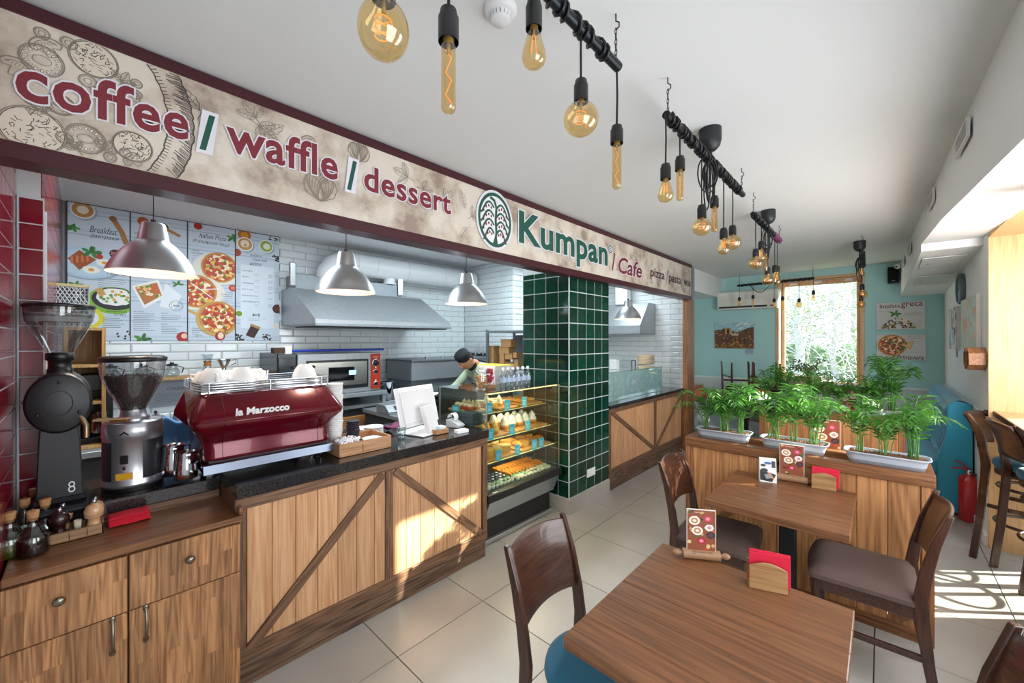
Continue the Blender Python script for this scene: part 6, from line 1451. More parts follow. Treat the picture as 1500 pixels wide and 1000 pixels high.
# ================================================================== the cook
ck = thing('person', 'cook in pale green shirt and black cap bending over the work', 'person', (0, 0, 0))
hx_, hd = -3.62, ax(697, 541, -3.62)
def skin_body(name, verts, edges, radii, m, parent, root=0, sub=2):
    me = bpy.data.meshes.new(name); me.from_pydata(verts, edges, []); me.materials.append(m)
    o = bpy.data.objects.new(name, me); COL.objects.link(o); o.parent = parent
    sk = o.modifiers.new('skin', 'SKIN'); me.skin_vertices or None
    lay = me.skin_vertices[0] if me.skin_vertices else None
    for i, r in enumerate(radii): lay.data[i].radius = (r, r) if not isinstance(r, tuple) else r
    lay.data[root].use_root = True; sk.use_smooth_shade = True
    ss = o.modifiers.new('sub', 'SUBSURF'); ss.levels = sub; ss.render_levels = sub
    return o
hp_ = ax(728, 575, -3.55); PX = -3.50
nk = ax(692, 540, PX); sh = ax(712, 556, PX); pel = Vector((PX, nk.y+.52, .93))
V = [pel, (PX, nk.y+.36, 1.12), (PX, nk.y+.20, 1.235), (PX, nk.y+.08, 1.30), (PX, nk.y+.0, 1.345),
     (PX+.18, nk.y+.10, 1.24), (PX+.25, nk.y-.05, 1.08), (PX+.20, nk.y-.25, 1.02), (PX+.19, nk.y-.32, 1.01),
     (PX-.18, nk.y+.10, 1.24), (PX-.25, nk.y-.05, 1.08), (PX-.20, nk.y-.25, 1.02), (PX-.19, nk.y-.32, 1.01),
     (PX+.10, nk.y+.54, .86), (PX+.11, nk.y+.50, .48), (PX+.11, nk.y+.55, .09), (PX+.11, nk.y+.43, .035),
     (PX-.10, nk.y+.54, .86), (PX-.11, nk.y+.52, .48), (PX-.11, nk.y+.57, .09), (PX-.11, nk.y+.45, .035)]
V = [tuple(v) for v in V]
E_ = [(0, 1), (1, 2), (2, 3), (3, 4), (3, 5), (5, 6), (6, 7), (7, 8), (3, 9), (9, 10), (10, 11), (11, 12), (0, 13), (13, 14), (14, 15), (15, 16), (0, 17), (17, 18), (18, 19), (19, 20)]
Rr = [.14, .135, .14, .11, .055, .065, .048, .036, .028, .065, .048, .036, .028, .09, .062, .045, .04, .09, .062, .045, .04]
SKN = mat('#c98f6c', .55, name='skin'); GSH = mat('#b3c3a6', .85, name='pale_green_cotton')
skin_body('body', V, E_, Rr, GSH, ck)
tr_ = MB(); 
for s_ in (1, -1): tr_.tube([(PX+s_*.10, nk.y+.54, .90), (PX+s_*.11, nk.y+.51, .50), (PX+s_*.11, nk.y+.56, .10)], [.125, .09, .075], 14)
tr_.obj('trousers', mat('#22252a', .8), ck)
for s_ in (1, -1): MB().ell((PX+s_*.11, nk.y+.49, .045), (.05, .14, .045), 14, 8).obj('shoe', BLK, ck)
for s_ in (1, -1):
    hv = [(PX+s_*.195, nk.y-.32, 1.01), (PX+s_*.195, nk.y-.40, 1.0)]
    h = MB(); h.tube([hv[0], hv[1]], [.026, .034], 10)
    for f_ in range(4): h.tube([(PX+s_*(.165+.02*f_), nk.y-.40, 1.0), (PX+s_*(.165+.02*f_), nk.y-.44-.005*(f_ in (1, 2)), .99), (PX+s_*(.167+.02*f_), nk.y-.465, .97)], [.010, .009, .007], 7)
    h.tube([(PX+s_*.17, nk.y-.35, 1.0), (PX+s_*.145, nk.y-.39, .985), (PX+s_*.142, nk.y-.42, .975)], [.011, .010, .008], 7)
    h.obj('hand', SKN, ck)
hc = Vector((PX, nk.y-.10, 1.405))
hm = MB(); hm.T = Matrix.Translation(hc) @ Euler((radians(48), 0, 0)).to_matrix().to_4x4()
hm.ell((0, 0, 0), (.078, .095, .118), 22, 14)
hm.tube([(0, .02, -.08), (0, .06, -.15)], [.052, .058], 14); hm.ell((0, -.096, -.01), (.012, .02, .026), 10, 6)
for s_ in (-1, 1): hm.ell((s_*.079, .01, -.005), (.012, .018, .03), 10, 6); hm.ell((s_*.03, -.088, .022), (.013, .008, .008), 8, 5)
hm.ell((0, -.09, -.055), (.024, .01, .007), 10, 5)
hm.obj('head', SKN, ck)
cm = MB(); cm.T = hm.T; cm.lathe([(.080, .02), (.084, .035), (.086, .08), (.09, .10), (.08, .12), (.04, .13), (0, .132)], n=26); cm.obj('black_cap', mat('#15171c', .8, name='black_cotton'), ck)
hr = MB(); hr.T = hm.T; hr.ell((0, .02, .008), (.081, .085, .085), 18, 10); hr.obj('hair', mat('#2b1d16', .8), ck)
nkm = MB().lathe([(.06, 0), (.066, .02), (.062, .045)], n=18); nkm.obj('black_collar', BLK, ck, (PX, nk.y+.01, 1.32), (radians(45), 0, 0))

# ================================================================== PARTITIONS with planters
RAILX = wood('#96633d', '#5c3720', 'X', 1.1, .4, .08, .8, name='brown_oak_rail')
PANP = wood('#c78f5c', '#95623c', 'Z', .7, .45, .14, 1.2, name='pine_plank')
def partition(name, lab, x0, x1, y0, y1, ztop, braces=True):
    t = thing(name, lab, 'partition', (0, 0, 0))
    n = max(2, round((x1-x0-.1)/.128)); w = (x1-x0-.1)/n
    for i in range(n):
        boxpart('plank', PANP, t, x0+.05+i*w+.001, x0+.05+(i+1)*w-.001, y0+.008, y0+.024, .06, ztop-.06, .002)
        boxpart('plank', PANP, t, x0+.05+i*w+.001, x0+.05+(i+1)*w-.001, y1-.024, y1-.008, .06, ztop-.06, .002)
    for x in (x0, x1-.05): boxpart('post', MIDZ, t, x, x+.05, y0, y1, 0, ztop-.062, .003)
    boxpart('top_rail', RAILX, t, x0-.005, x1+.005, y0-.01, y0+.06, ztop-.065, ztop, .004); boxpart('top_rail', RAILX, t, x0-.005, x1+.005, y1-.06, y1+.01, ztop-.065, ztop, .004)
    boxpart('end_rail', RAILX, t, x0-.005, x0+.07, y0+.06, y1-.06, ztop-.065, ztop, .003); boxpart('end_rail', RAILX, t, x1-.07, x1+.005, y0+.06, y1-.06, ztop-.065, ztop, .003)
    boxpart('bottom_rail', RAILX, t, x0, x1, y0-.002, y0+.03, 0, .07, .003)
    boxpart('inner_shelf', RAILX, t, x0+.05, x1-.05, y0+.03, y1-.03, ztop-.10, ztop-.08, 0)
    if braces:
        xm = -.47
        for s_ in (1, -1):
            L = .95; a = s_*radians(52)
            MB().box(-L/2, L/2, -.007, .007, -.026, .026, .002).obj('brace', RAILX, t, (xm+s_*.28, y0, .48), (0, a, 0))
    return t
PZ = .915
partition('planter_partition', 'oak plank partition with planters behind the small dining table', -1.075, .205, 3.06, 3.36, PZ)
p2y = az(1206, 602, .90).y
partition('planter_partition', 'second oak partition with planters farther back, before the teal sofa', -1.00, .165, 5.12, 5.42, .90, False)
# planters
SOIL = mat('#6b442d', .8, noise=.5, nscale=45, rand=.1, name='clay_pebbles')
TRO = mat('#a9afba', .4, name='grey_planter_plastic')
def frond_mesh(seed, hgt, spread, nf, lw):
    random.seed(seed); st = MB(); lf = MB()
    for i in range(nf):
        a = 2*pi*i/nf + random.uniform(-.5, .5); H = hgt*random.uniform(.6, 1.05); S = spread*random.uniform(.5, 1.1)
        bx_, by_ = random.uniform(-.022, .022), random.uniform(-.018, .018)
        P = []
        for k in range(10):
            q = k/9; rr_ = S*(.22*q+.78*q**2.3); P.append(Vector((bx_+rr_*cos(a+.4*q), by_+rr_*sin(a+.4*q), H*(1-(1-q)**1.35)*(1-.3*q**5))))
        st.tube(P, [.0026-.0018*k/9 for k in range(10)], 5, cap=False)
        nl = 12
        for k in range(nl):
            q = .28 + .72*k/(nl-1); f = q*9; j = min(int(f), 8); c = P[j].lerp(P[j+1], f-j); tg = (P[j+1]-P[j]).normalized()
            side = tg.cross(Vector((0, 0, 1))); side = side.normalized() if side.length > .05 else Vector((-sin(a), cos(a), 0))
            for s_ in (-1, 1):
                L = lw*(1.0-.55*abs(q-.62)/.4)*random.uniform(.8, 1.1)
                d = (side*s_*.85 + tg*.65 + Vector((0, 0, random.uniform(-.25, .1)))).normalized(); w = .0058; nrm = d.cross(tg).normalized() if d.cross(tg).length > .01 else Vector((0, 0, 1)); b_ = nrm.cross(d).normalized()
                m1 = c + d*L*.45 + Vector((0, 0, .003)); e = c + d*L + Vector((0, 0, -.18*L))
                lf._add([c, m1 + b_*w, e, m1 - b_*w], [(0, 1, 2, 3)], False)
    return st, lf
def leafmat(c1, c2):
    m, n, l, b = _new('palm_leaf'); tc = n.new('ShaderNodeTexCoord'); t = n.new('ShaderNodeTexNoise'); t.inputs['Scale'].default_value = 9
    l.new(tc.outputs['Object'], t.inputs['Vector']); r = n.new('ShaderNodeValToRGB'); l.new(t.outputs['Fac'], r.inputs[0]); r.color_ramp.elements[0].color = lin(c1); r.color_ramp.elements[0].position = .35; r.color_ramp.elements[1].color = lin(c2); r.color_ramp.elements[1].position = .68
    l.new(r.outputs[0], b.inputs['Base Color']); b.inputs['Roughness'].default_value = .38
    tl = n.new('ShaderNodeBsdfTranslucent'); l.new(r.outputs[0], tl.inputs[0]); mx = n.new('ShaderNodeMixShader'); mx.inputs[0].default_value = .28
    out = n['Material Output']; l.new(b.outputs[0], mx.inputs[1]); l.new(tl.outputs[0], mx.inputs[2]); l.new(mx.outputs[0], out.inputs[0]); return m
LEAF = leafmat('#245a1e', '#5f9e33'); STEM = mat('#4a7a30', .5, name='green_stem')
FRV = []
for k in range(5):
    s_, f_ = frond_mesh(40+k, (.40, .34, .30, .42, .36)[k], (.17, .19, .16, .15, .20)[k], (10, 9, 11, 9, 10)[k], (.10, .095, .09, .105, .095)[k])
    FRV.append((s_.mesh('stems', STEM), f_.mesh('fronds', LEAF)))
random.seed(5)
def planter(lab, x, y, z, L, W=.16, H=.066, rz=0.0, plants=3, seed=0, s=1.0, spec=None):
    t = thing('planter_box', lab, 'planter', (x, y, z), rz)
    def rrect(l, w, r, n=5):
        pts = []
        for cx_, cy_, a0 in ((l/2-r, w/2-r, 0), (-l/2+r, w/2-r, pi/2), (-l/2+r, -w/2+r, pi), (l/2-r, -w/2+r, 1.5*pi)):
            for k in range(n+1): a = a0 + pi/2*k/n; pts.append((cx_+r*cos(a), cy_+r*sin(a)))
        return pts
    rings = [(L-.05, W-.05, .03, 0), (L-.03, W-.03, .04, H*.8), (L-.022, W-.022, .04, H*.86), (L, W, .05, H*.88), (L+.004, W+.004, .05, H), (L-.012, W-.012, .045, H), (L-.03, W-.03, .04, H*.6), (L-.04, W-.04, .03, .02)]
    mb = MB(); vs = []; n = None
    for l_, w_, r_, z_ in rings:
        p = rrect(l_, w_, r_); n = len(p); vs += [(a, b, z_) for a, b in p]
    fs = [(i*n+k, i*n+(k+1) % n, (i+1)*n+(k+1) % n, (i+1)*n+k) for i in range(len(rings)-1) for k in range(n)] + [tuple(range(n))[::-1]]
    mb._add(vs, fs, True); mb.obj('trough', TRO, t)
    so_ = MB(); cb_ = MB().ell((0, 0, 0), (.009, .007, .006), 6, 4); rnd = random.Random(seed)
    p = rrect(L-.03, W-.03, .04); so_._add([(a, b, H*.80) for a, b in p], [tuple(range(len(p)))], False)
    for k in range(int(L*700)):
        so_.T = Matrix.Translation((rnd.uniform(-L/2+.03, L/2-.03), rnd.uniform(-W/2+.028, W/2-.028), H*.83)) @ Euler((rnd.uniform(0, 6), rnd.uniform(0, 6), 0)).to_matrix().to_4x4(); so_._add(cb_.v, cb_.f, True)
    o = so_.obj('clay_pebbles', SOIL, t); o['kind'] = 'stuff'
    for k in range(plants):
        st, lf = FRV[(k+seed) % 5]; px_ = -L/2 + L*(k+.5)/plants*.92 + .04*L
        for me, nm in ((st, 'stems'), (lf, 'palm_fronds')):
            o = bpy.data.objects.new(nm, me); COL.objects.link(o); o.parent = t; o.location = (px_, rnd.uniform(-.01, .01), H*.75); o.rotation_euler = (0, 0, seed*1.7+k*2.1); q = s*(1 + .12*((k*7+seed) % 3-1)); o.scale = (q, q, q)
            if nm == 'palm_fronds': o['kind'] = 'stuff'
    return t
planter('grey planter of sunlit palms at the left end of the front partition', -.845, 3.175, PZ, .36, rz=-.0, plants=3, seed=1, s=1.15)
planter('grey planter of sunlit palms in the middle of the front partition', -.425, 3.17, PZ, .37, plants=3, seed=2, s=1.2)
planter('grey planter of shaded palms at the right end of the front partition', .015, 3.155, PZ, .37, plants=3, seed=3, s=1.0)
planter('grey planter of palms at the left of the second partition', -.87, 5.25, .90, .34, plants=2, seed=4, s=1.15)
planter('grey planter of palms in the middle of the second partition', -.42, 5.25, .90, .34, plants=3, seed=5, s=1.0)
planter('grey planter of tall palms at the right of the second partition', -.03, 5.25, .90, .34, plants=3, seed=6, s=1.35)

# ================================================================== tables
TBL = wood('#87593a', '#5f3c26', 'X', 1.0, .33, .06, .9, name='oiled_oak_plank')
BLM = mat('#141517', .4, .4, name='black_steel')
def table(lab, x0, x1, y0, y1, z, th, n, leg=(0, 0), col=TBL):
    t = thing('dining_table', lab, 'table', ((x0+x1)/2, (y0+y1)/2, 0))
    W, D = (x1-x0)/2, (y1-y0)/2; w = 2*D/n
    for i in range(n): boxpart('plank', col, t, -W, W, -D+i*w+.0008, -D+(i+1)*w-.0008, z-th, z+random.uniform(-.0006, .0006), .0025)
    boxpart('column', BLM, t, -.035+leg[0], .035+leg[0], -.035+leg[1], .035+leg[1], .02, z-th-.006, .004)
    boxpart('foot_plate', BLM, t, -.2+leg[0], .2+leg[0], -.2+leg[1], .2+leg[1], 0, .02, .004); boxpart('top_bracket', BLM, t, -.15+leg[0], .15+leg[0], -.15+leg[1], .15+leg[1], z-th-.006, z-th, 0)
    return t
table('oak plank dining table nearest the camera', -.70, -.065, .975, 1.72, .75, .04, 6)
table('small oak dining table set against the planter partition', -.725, -.105, 2.355, 3.035, .75, .04, 5, (0.05, -.15))
table('oak table between the two partitions behind the palms', -.70, -.08, 3.42, 4.25, .75, .04, 5)
tbf = table('far oak table carrying upturned chairs by the teal wall', -1.95, -1.15, 6.7, 7.3, .75, .04, 5)
table('far oak table below the window', -.9, -.2, 5.95, 6.6, .75, .04, 5)

# ================================================================== chairs
CHW = wood('#4c2a1c', '#2a1610', 'Z', 1.0, .28, .06, .7, coat=.3, name='dark_walnut_stain')
CHW2 = wood('#4c2a1c', '#2a1610', 'Y', 1.0, .28, .06, .7, coat=.3, name='dark_walnut_stain')
TEALF = mat('#0d6482', .75, bump=.1, bscale=400, sheen=.2, name='teal_fabric'); BRF = mat('#5b4740', .9, noise=.12, nscale=300, bump=.2, bscale=500, name='brown_tweed')
def chair(lab, seatm, loc, rz, round_=False, zs=1.0, group=None, hgt=.88, seat=.46):
    """faces +X, its back at -X; origin on the floor below the middle of the seat"""
    t = thing('dining_chair', lab, 'chair', loc, rz, group)
    for s_ in (-1, 1):
        pts = [(-.215-.045, 0), (-.195, seat-.02), (-.19, seat+.02), (-.225, .66), (-.275, hgt)]
        m = MB(); w0 = [.017, .023, .024, .021, .013]
        prof = []
        f = [(-.245, 0), (-.215, .2), (-.195, .40), (-.19, seat+.03), (-.205, .6), (-.235, .74), (-.28, hgt)]
        wd = [.018, .020, .023, .024, .022, .018, .011]
        poly = [(x+w, z) for (x, z), w in zip(f, wd)] + [(x-w, z) for (x, z), w in list(zip(f, wd))[::-1]]
        m.prism(poly, -.0115, .0115, 'XZ'); m.obj('back_leg', CHW, t, (0, s_*.195, 0), bev=.004)
    # curved back board
    def bb(u, v):
        y = (u-.5)*.375; z = .60 + .262*v; c = -.030*(1-(2*u-1)**2)
        q = (z-.6)/.14; xb = -.205 - .030*min(1, q) - max(0, (z-.74))/.14*.045
        zz = z + (.018*(1-(2*u-1)**2) if v > .5 else .012*(1-(2*u-1)**2)*(1-v*2))
        return (xb + c, y, zz)
    o = MB().grid(bb, 16, 8).obj('backrest', CHW2, t); so_ = o.modifiers.new('s', 'SOLIDIFY'); so_.thickness = .014; so_.offset = 0
    bv_ = o.modifiers.new('bevel', 'BEVEL'); bv_.width = .003; bv_.segments = 2; bv_.limit_method = 'ANGLE'
    # seat
    if round_:
        def sp(a): return (.215*cos(a) if cos(a) > 0 else .20*cos(a), .212*sin(a))
        n = 40
        m = MB(); vs = []; rr_ = [(0.95, seat-.03), (1.0, seat-.02), (1.03, seat), (1.01, seat+.018), (.9, seat+.03), (.6, seat+.037), (0.001, seat+.04)]
        for q, z in rr_:
            for k in range(n): x, y = sp(2*pi*k/n); vs.append((x*q+.01, y*q, z))
        m._add(vs, [(i*n+k, i*n+(k+1) % n, (i+1)*n+(k+1) % n, (i+1)*n+k) for i in range(len(rr_)-1) for k in range(n)], True); m.obj('seat', seatm, t)
        m = MB(); vs = []
        for q, z in ((.93, seat-.075), (.97, seat-.074), (.97, seat-.03), (.9, seat-.03)):
            for k in range(n): x, y = sp(2*pi*k/n); vs.append((x*q+.01, y*q, z))
        m._add(vs, [(i*n+k, i*n+(k+1) % n, (i+1)*n+(k+1) % n, (i+1)*n+k) for i in range(3) for k in range(n)], True); m.obj('seat_frame', CHW2, t)
    else:
        def edge(y): return .205 + .02*(1-(y/.2)**2)
        m = MB(); nn = 14; vs = []; fs = []
        def prof_(u, v, z0, dome, gx=1.0):
            y = (v-.5)*.41*(1.0 + .0*u); x = -.20 + (u)*(edge(min(.2, abs(y)))+.20); return x, y
        def top_(u, v):
            x, y = prof_(u, v, 0, 0); du = min(u, 1-u)*2; dv = min(v, 1-v)*2; r_ = min(1, (min(du, dv)*3.2)); return (x, y*(1.0+.05*u), seat + .005 + .035*sqrt(max(0, 1-(1-r_)**2)) + .008*sin(pi*u)*sin(pi*v))
        m.grid(top_, nn, nn); 
        def bot_(u, v): x, y = prof_(u, v, 0, 0); return (x, y*(1.0+.05*u), seat-.015)
        vs0 = [top_(u, 0) for u in [k/nn for k in range(nn+1)]]
        ring = [(k/nn, 0) for k in range(nn)] + [(1, k/nn) for k in range(nn)] + [(1-k/nn, 1) for k in range(nn)] + [(0, 1-k/nn) for k in range(nn)]
        N_ = len(ring); m._add([top_(*r_) for r_ in ring] + [bot_(*r_) for r_ in ring], [(k, k+N_, (k+1) % N_+N_, (k+1) % N_) for k in range(N_)], True)
        m._add([bot_(*r_) for r_ in ring], [tuple(range(N_))], False); m.obj('seat', seatm, t)
        m = MB(); m.box(-.195, .19, -.198, -.176, seat-.075, seat-.015, .003).box(-.195, .19, .176, .198, seat-.075, seat-.015, .003).box(.178, .205, -.19, .19, seat-.075, seat-.015, .003).box(-.2, -.178, -.19, .19, seat-.075, seat-.015, .003); m.obj('seat_frame', CHW2, t)
    for s_ in (-1, 1):
        yl_ = .155 if round_ else .185; xl_ = .15 if round_ else .18
        m = MB().tube([(0, 0, 0), (0, 0, .2), (0, 0, seat-.03)], [.013, .017, .021], 4, sm=False); m.obj('front_leg', CHW, t, (xl_, s_*yl_, 0), (0, 0, 0), .002)
        MB().box(-.19, .17, -.009, .009, -.014, .014, .002).obj('stretcher', CHW2, t, (-.01, s_*.187, .22))
    MB().box(-.009, .009, -.18, .18, -.014, .014, .002).obj('cross_stretcher', CHW2, t, (-.20, 0, .30))
    return t
# chair centres follow from the measured back tops and seats
chair('dark wooden chair with round teal seat at the near table', TEALF, (-.735, 1.247, 0), radians(2), True).scale = (1, .93, 1)
chair('dark wooden chair with brown seat left of the small table', BRF, (-.735, 2.63, 0), radians(2), False)
chair('dark wooden chair with brown seat right of the small table', BRF, (-.07, 2.71, 0), radians(180+2), False)
chair('dark wooden chair cut off at the bottom right corner', BRF, (.075, 1.40, 0), radians(180+22), False)
# upturned chair on the far table
uc = chair('dark chair with teal seat turned upside down on the far table', TEALF, (-1.62, 6.95, .79+.46+.04), 0, True)
uc.rotation_euler = (pi, 0, radians(-60))
uc2 = chair('second upturned chair standing behind the first on the far table', CHW, (-1.32, 7.1, .79+.46+.04), 0, True); uc2.rotation_euler = (pi, 0, radians(100))

# bar stools
def stool(lab, loc, rz, seat=.72, hgt=1.08):
    t = thing('bar_stool', lab, 'bar stool', loc, rz, 'bar stools at the window counter')
    for s_ in (-1, 1):
        f = [(-.25, 0), (-.215, .3), (-.19, .62), (-.185, seat), (-.205, .9), (-.235, 1.0), (-.28, hgt)]; wd = [.02, .021, .022, .024, .022, .019, .012]
        MB().prism([(x+w, z) for (x, z), w in zip(f, wd)] + [(x-w, z) for (x, z), w in list(zip(f, wd))[::-1]], -.0115, .0115, 'XZ').obj('back_leg', CHW, t, (0, s_*.18, 0), bev=.004)
        m = MB().tube([(.19, s_*.165, 0), (.165, s_*.16, .4), (.15, s_*.155, seat-.05)], [.016, .018, .021], 4, sm=False); m.obj('front_leg', CHW, t)
        MB().box(-.17, .16, -.009, .009, -.013, .013, .002).obj('stretcher', CHW2, t, (-.01, s_*.172, .42))
    def bb(u, v):
        y = (u-.5)*.345; z = .835 + .235*v; c = -.03*(1-(2*u-1)**2); return (-.205 - .075*v*v - .01 + c, y, z + .015*(1-(2*u-1)**2)*(1 if v > .5 else .6))
    o = MB().grid(bb, 14, 6).obj('backrest', CHW2, t); so_ = o.modifiers.new('s', 'SOLIDIFY'); so_.thickness = .014
    n = 36; m = MB(); vs = []; rr_ = [(.95, seat-.02), (1.0, seat-.01), (1.02, seat+.01), (.97, seat+.03), (.6, seat+.042), (.001, seat+.045)]
    for q, z in rr_:
        for k in range(n): vs.append((.195*q*cos(2*pi*k/n), .195*q*sin(2*pi*k/n), z))
    m._add(vs, [(i*n+k, i*n+(k+1) % n, (i+1)*n+(k+1) % n, (i+1)*n+k) for i in range(len(rr_)-1) for k in range(n)], True); m.obj('seat', TEALF, t)
    MB().lathe([(.16, seat-.07), (.185, seat-.07), (.188, seat-.02), (.17, seat-.02)], n=36).obj('seat_frame', CHW2, t)
    for z, r_ in ((.30, .185), (.56, .170)):
        MB().tube([(r_*cos(a), r_*sin(a), z) for a in [2*pi*k/32 for k in range(32)]], .011, 8, closed=True).obj('foot_ring', CHW2, t)
    return t
stool('dark bar stool with teal seat nearest, its back toward the room', (.87, 4.33, 0), radians(12))
stool('dark bar stool farther back beside the fire extinguisher', (.80, 4.62, 0), radians(-22))
# window counter board
wc = thing('window_counter', 'dark edged oak counter board in the window bay', 'counter', (0, 0, 0))
boxpart('board', OAKL, wc, .645, .995, 3.06, 4.83, 1.045, 1.08, .002); boxpart('edge', mat('#3a2a22', .4), wc, .636, .645, 3.06, 4.83, 1.045, 1.08, .001)
for y in (3.1, 4.80): boxpart('bracket', OAKL, wc, .70, .99, y-.012, y+.012, .95, 1.045, 0)

# ================================================================== tufted sofa
SF = mat('#1b93b3', .5, sheen=.3, bump=.05, bscale=300, name='turquoise_leatherette')
sf_ = thing('tufted_sofa', 'turquoise sofa with button tufted back along the white wall', 'sofa', (0, 0, 0))
SY_0, SY_1 = 5.52, 7.40; XB = .60
def back(y0, y1, nm):
    L = y1-y0; H0, H1 = .50, 1.04
    def fn(u, v):
        y = y0 + u*L; z = H0 + v*(H1-H0)
        # diamond tufts
        a = (y-y0)/.15; b = z/.14; d = 1.0
        for q in (0, 1):
            fa = (a + .5*q) % 1 - .5; fb = (b + 1.0*q*.5) % 1 - .5; d = min(d, hypot(fa*.15, fb*.14)/.05)
        tuft = -.030*math.exp(-d*d*.9)
        ed = min(u, 1-u)*L; e = -.02*math.exp(-(ed/.02)**2)
        inb = 1 if .06 < v < .86 else 0.2
        xf = .40 + .075*v - .05*sin(pi*min(1, max(0, (v-.72)/.28)))*.8
        return (xf - (tuft*inb)*-1*-1 - e*-1*-1 + 0, y, z)
    m = MB(); m.grid(fn, int(L/.012), 46)
    NB = 12
    ringy = []
    m.grid(lambda u, v: (.46 - .0 + (.14)*v + .0, y0+u*L, 1.04 + .035*sin(pi*v)), 10, 8)
    m.box(.49, XB, y0, y1, .25, 1.04)
    return m.obj(nm, SF, sf_)
back(SY_0+.0, 6.52, 'back_cushion'); back(6.53, SY_1, 'back_cushion')
def cush(y0, y1):
    m = MB().box(-.12, .43, y0, y1, .36, .50, .03); o = m.obj('seat_cushion', SF, sf_, bev=.01); return o
cush(SY_0, 6.52); cush(6.53, SY_1)
boxpart('base', SF, sf_, -.10, XB, SY_0+.004, SY_1, .03, .36, .01)
MB().prism([(.40, .03), (XB+.005, .03), (XB+.005, 1.05), (.50, 1.07), (.45, 1.03), (.445, .90), (.44, .75), (.385, .50), (.38, .48)], SY_0-.035, SY_0, 'XZ').obj('end_panel', SF, sf_, bev=.012)
# far sofa section along the teal wall under the posters
# fire extinguisher
fx = thing('fire_extinguisher', 'red fire extinguisher on the floor beside the sofa end', 'fire extinguisher', (az(1421, 757, 0).x-.02, az(1421, 757, 0).y-.12, 0), radians(200))
FR = mat('#b3171d', .2, coat=.6, name='red_enamel_gloss')
MB().lathe([(.0, 0), (.062, .002), (.068, .01), (.068, .36), (.060, .395), (.035, .415), (.022, .42), (0, .42)], n=32).obj('cylinder', FR, fx)
MB().lathe([(.018, .42), (.018, .45), (.012, .46), (0, .46)], n=16).obj('valve', CHR, fx)
MB().tube([(.0, 0, .455), (.05, 0, .475), (.11, 0, .465)], [.009, .008, .006], 8).tube([(0, 0, .462), (.04, 0, .51), (.10, 0, .535)], [.008, .007, .005], 8).obj('levers', FR, fx)
MB().tube([(0, .02, .44), (-.03, .06, .43), (-.05, .075, .35), (-.05, .075, .15)], .008, 8).obj('hose', BLK, fx)

# ================================================================== on the tables
def menu_holder(lab, x, y, z, rz, s=1.0):
    t = thing('menu_stand', lab, 'menu', (x, y, z), rz)
    WD = mat('#9c7656', .5, noise=.08, nscale=60, name='rolling_pin_wood')
    MB().tube([(0, -.07*s, .019*s), (0, .07*s, .019*s)], .019*s, 18).obj('roller', WD, t)
    for k in (-1, 1): MB().tube([(0, k*.07*s, .019*s), (0, k*.078*s, .019*s), (0, k*.088*s, .019*s), (0, k*.10*s, .019*s), (0, k*.108*s, .019*s)], [.007*s, .007*s, .012*s, .011*s, .004*s], 12).obj('handle', WD, t)
    MB().box(-.003, .003, -.055*s, .055*s, .028*s, .20*s).obj('menu_card', mat('#e8e6e2', .5, name='white_card'), t)
    P = Print((.0032, 0, 0), (0, 1, 0), (0, 0, 1), (1, 0, 0)); a, b, c, d = -.053*s, .053*s, .035*s, .198*s; P.clip = (a, b, c, d); rnd = random
    P.rect(a, b, c, d, '#8a4a2c')
    P.text('Kumpan', -.03*s, .185*s, '#e7e1d6', .01*s, .193*s)
    for k in range(26): P.disc(rnd.uniform(a, b), rnd.uniform(c, d), rnd.uniform(.004, .010)*s, rnd.choice(['#6d2c1c', '#b8462c', '#d9b98b', '#45603a', '#c9a06a', '#3a2620']), n=9, jag=.2)
    for u, v in ((-.026, .155), (-.015, .115)): P.disc(u*s, v*s, .021*s, '#e9e4dc', .018*s); P.disc(u*s, v*s, .014*s, '#b98a5a', .012*s); P.disc(u*s, v*s, .007*s, '#efe3d0', .005*s)
    for u, v, cc in ((.024, .165, '#b53a52'), (.0, .075, '#a8203a'), (.035, .10, '#3b2a30'), (.03, .13, '#dfe2dc')): P.disc(u*s, v*s, .017*s, cc, .014*s, n=14, jag=.1); P.disc(u*s, v*s, .008*s, '#d98a98' if cc != '#3b2a30' else '#54404a', .007*s)
    P.obj('print', t)
    pr = Print((.0135*s, 0, .0325*s), (0, 1, 0), Vector((-.7, 0, .7)), Vector((.7, 0, .7))); pr.ring(-.03*s, -.001, .006*s, .0014, '#3a2a20'); pr.text('Kumpan Cafe', -.018*s, -.004*s, '#3a2a20', .04*s, .005*s); pr.obj('engraving', t)
    return t
def napkin_holder(lab, x, y, z, rz, s=1.0):
    t = thing('napkin_holder', lab, 'napkin holder', (x, y, z), rz)
    OK = wood('#b58b5d', '#8a6238', 'Y', 1.3, .5, .04, .7, name='oak_holder')
    def pl(x0, x1): 
        pts = [(-.055*s, 0), (.055*s, 0), (.055*s, .075*s)] + [(.055*s-.11*s*k/8, .075*s+.017*s*sin(pi*k/8)) for k in range(1, 8)] + [(-.055*s, .075*s)]
        return MB().prism(pts, x0, x1, 'YZ')
    pl(.020*s, .028*s).obj('front_plate', OK, t, bev=.0015); pl(-.028*s, -.020*s).obj('back_plate', OK, t, bev=.0015); MB().box(-.02*s, .02*s, -.055*s, .055*s, 0, .008*s).obj('base', OK, t)
    for k in range(3): 
        o = MB().box(-.0028*s, .0028*s, -.06*s, .06*s, .009*s, .115*s, .001).obj('napkin', mat('#d2153a', .8, noise=.06, nscale=20, name='red_napkin'), t, ((-.013+k*.0095)*s, .008*s, 0), (radians(-1.5+k), 0, 0))
    return t
# on the near table
q = az(1027, 812, .769); menu_holder('menu card on a wooden rolling pin on the near table', q.x, q.y, .7512, radians(-58), 1.0)
q = az(1126, 865, .75); napkin_holder('oak napkin holder with red napkins on the near table', q.x-.01, q.y+.02, .7512, radians(-70), 1.05)
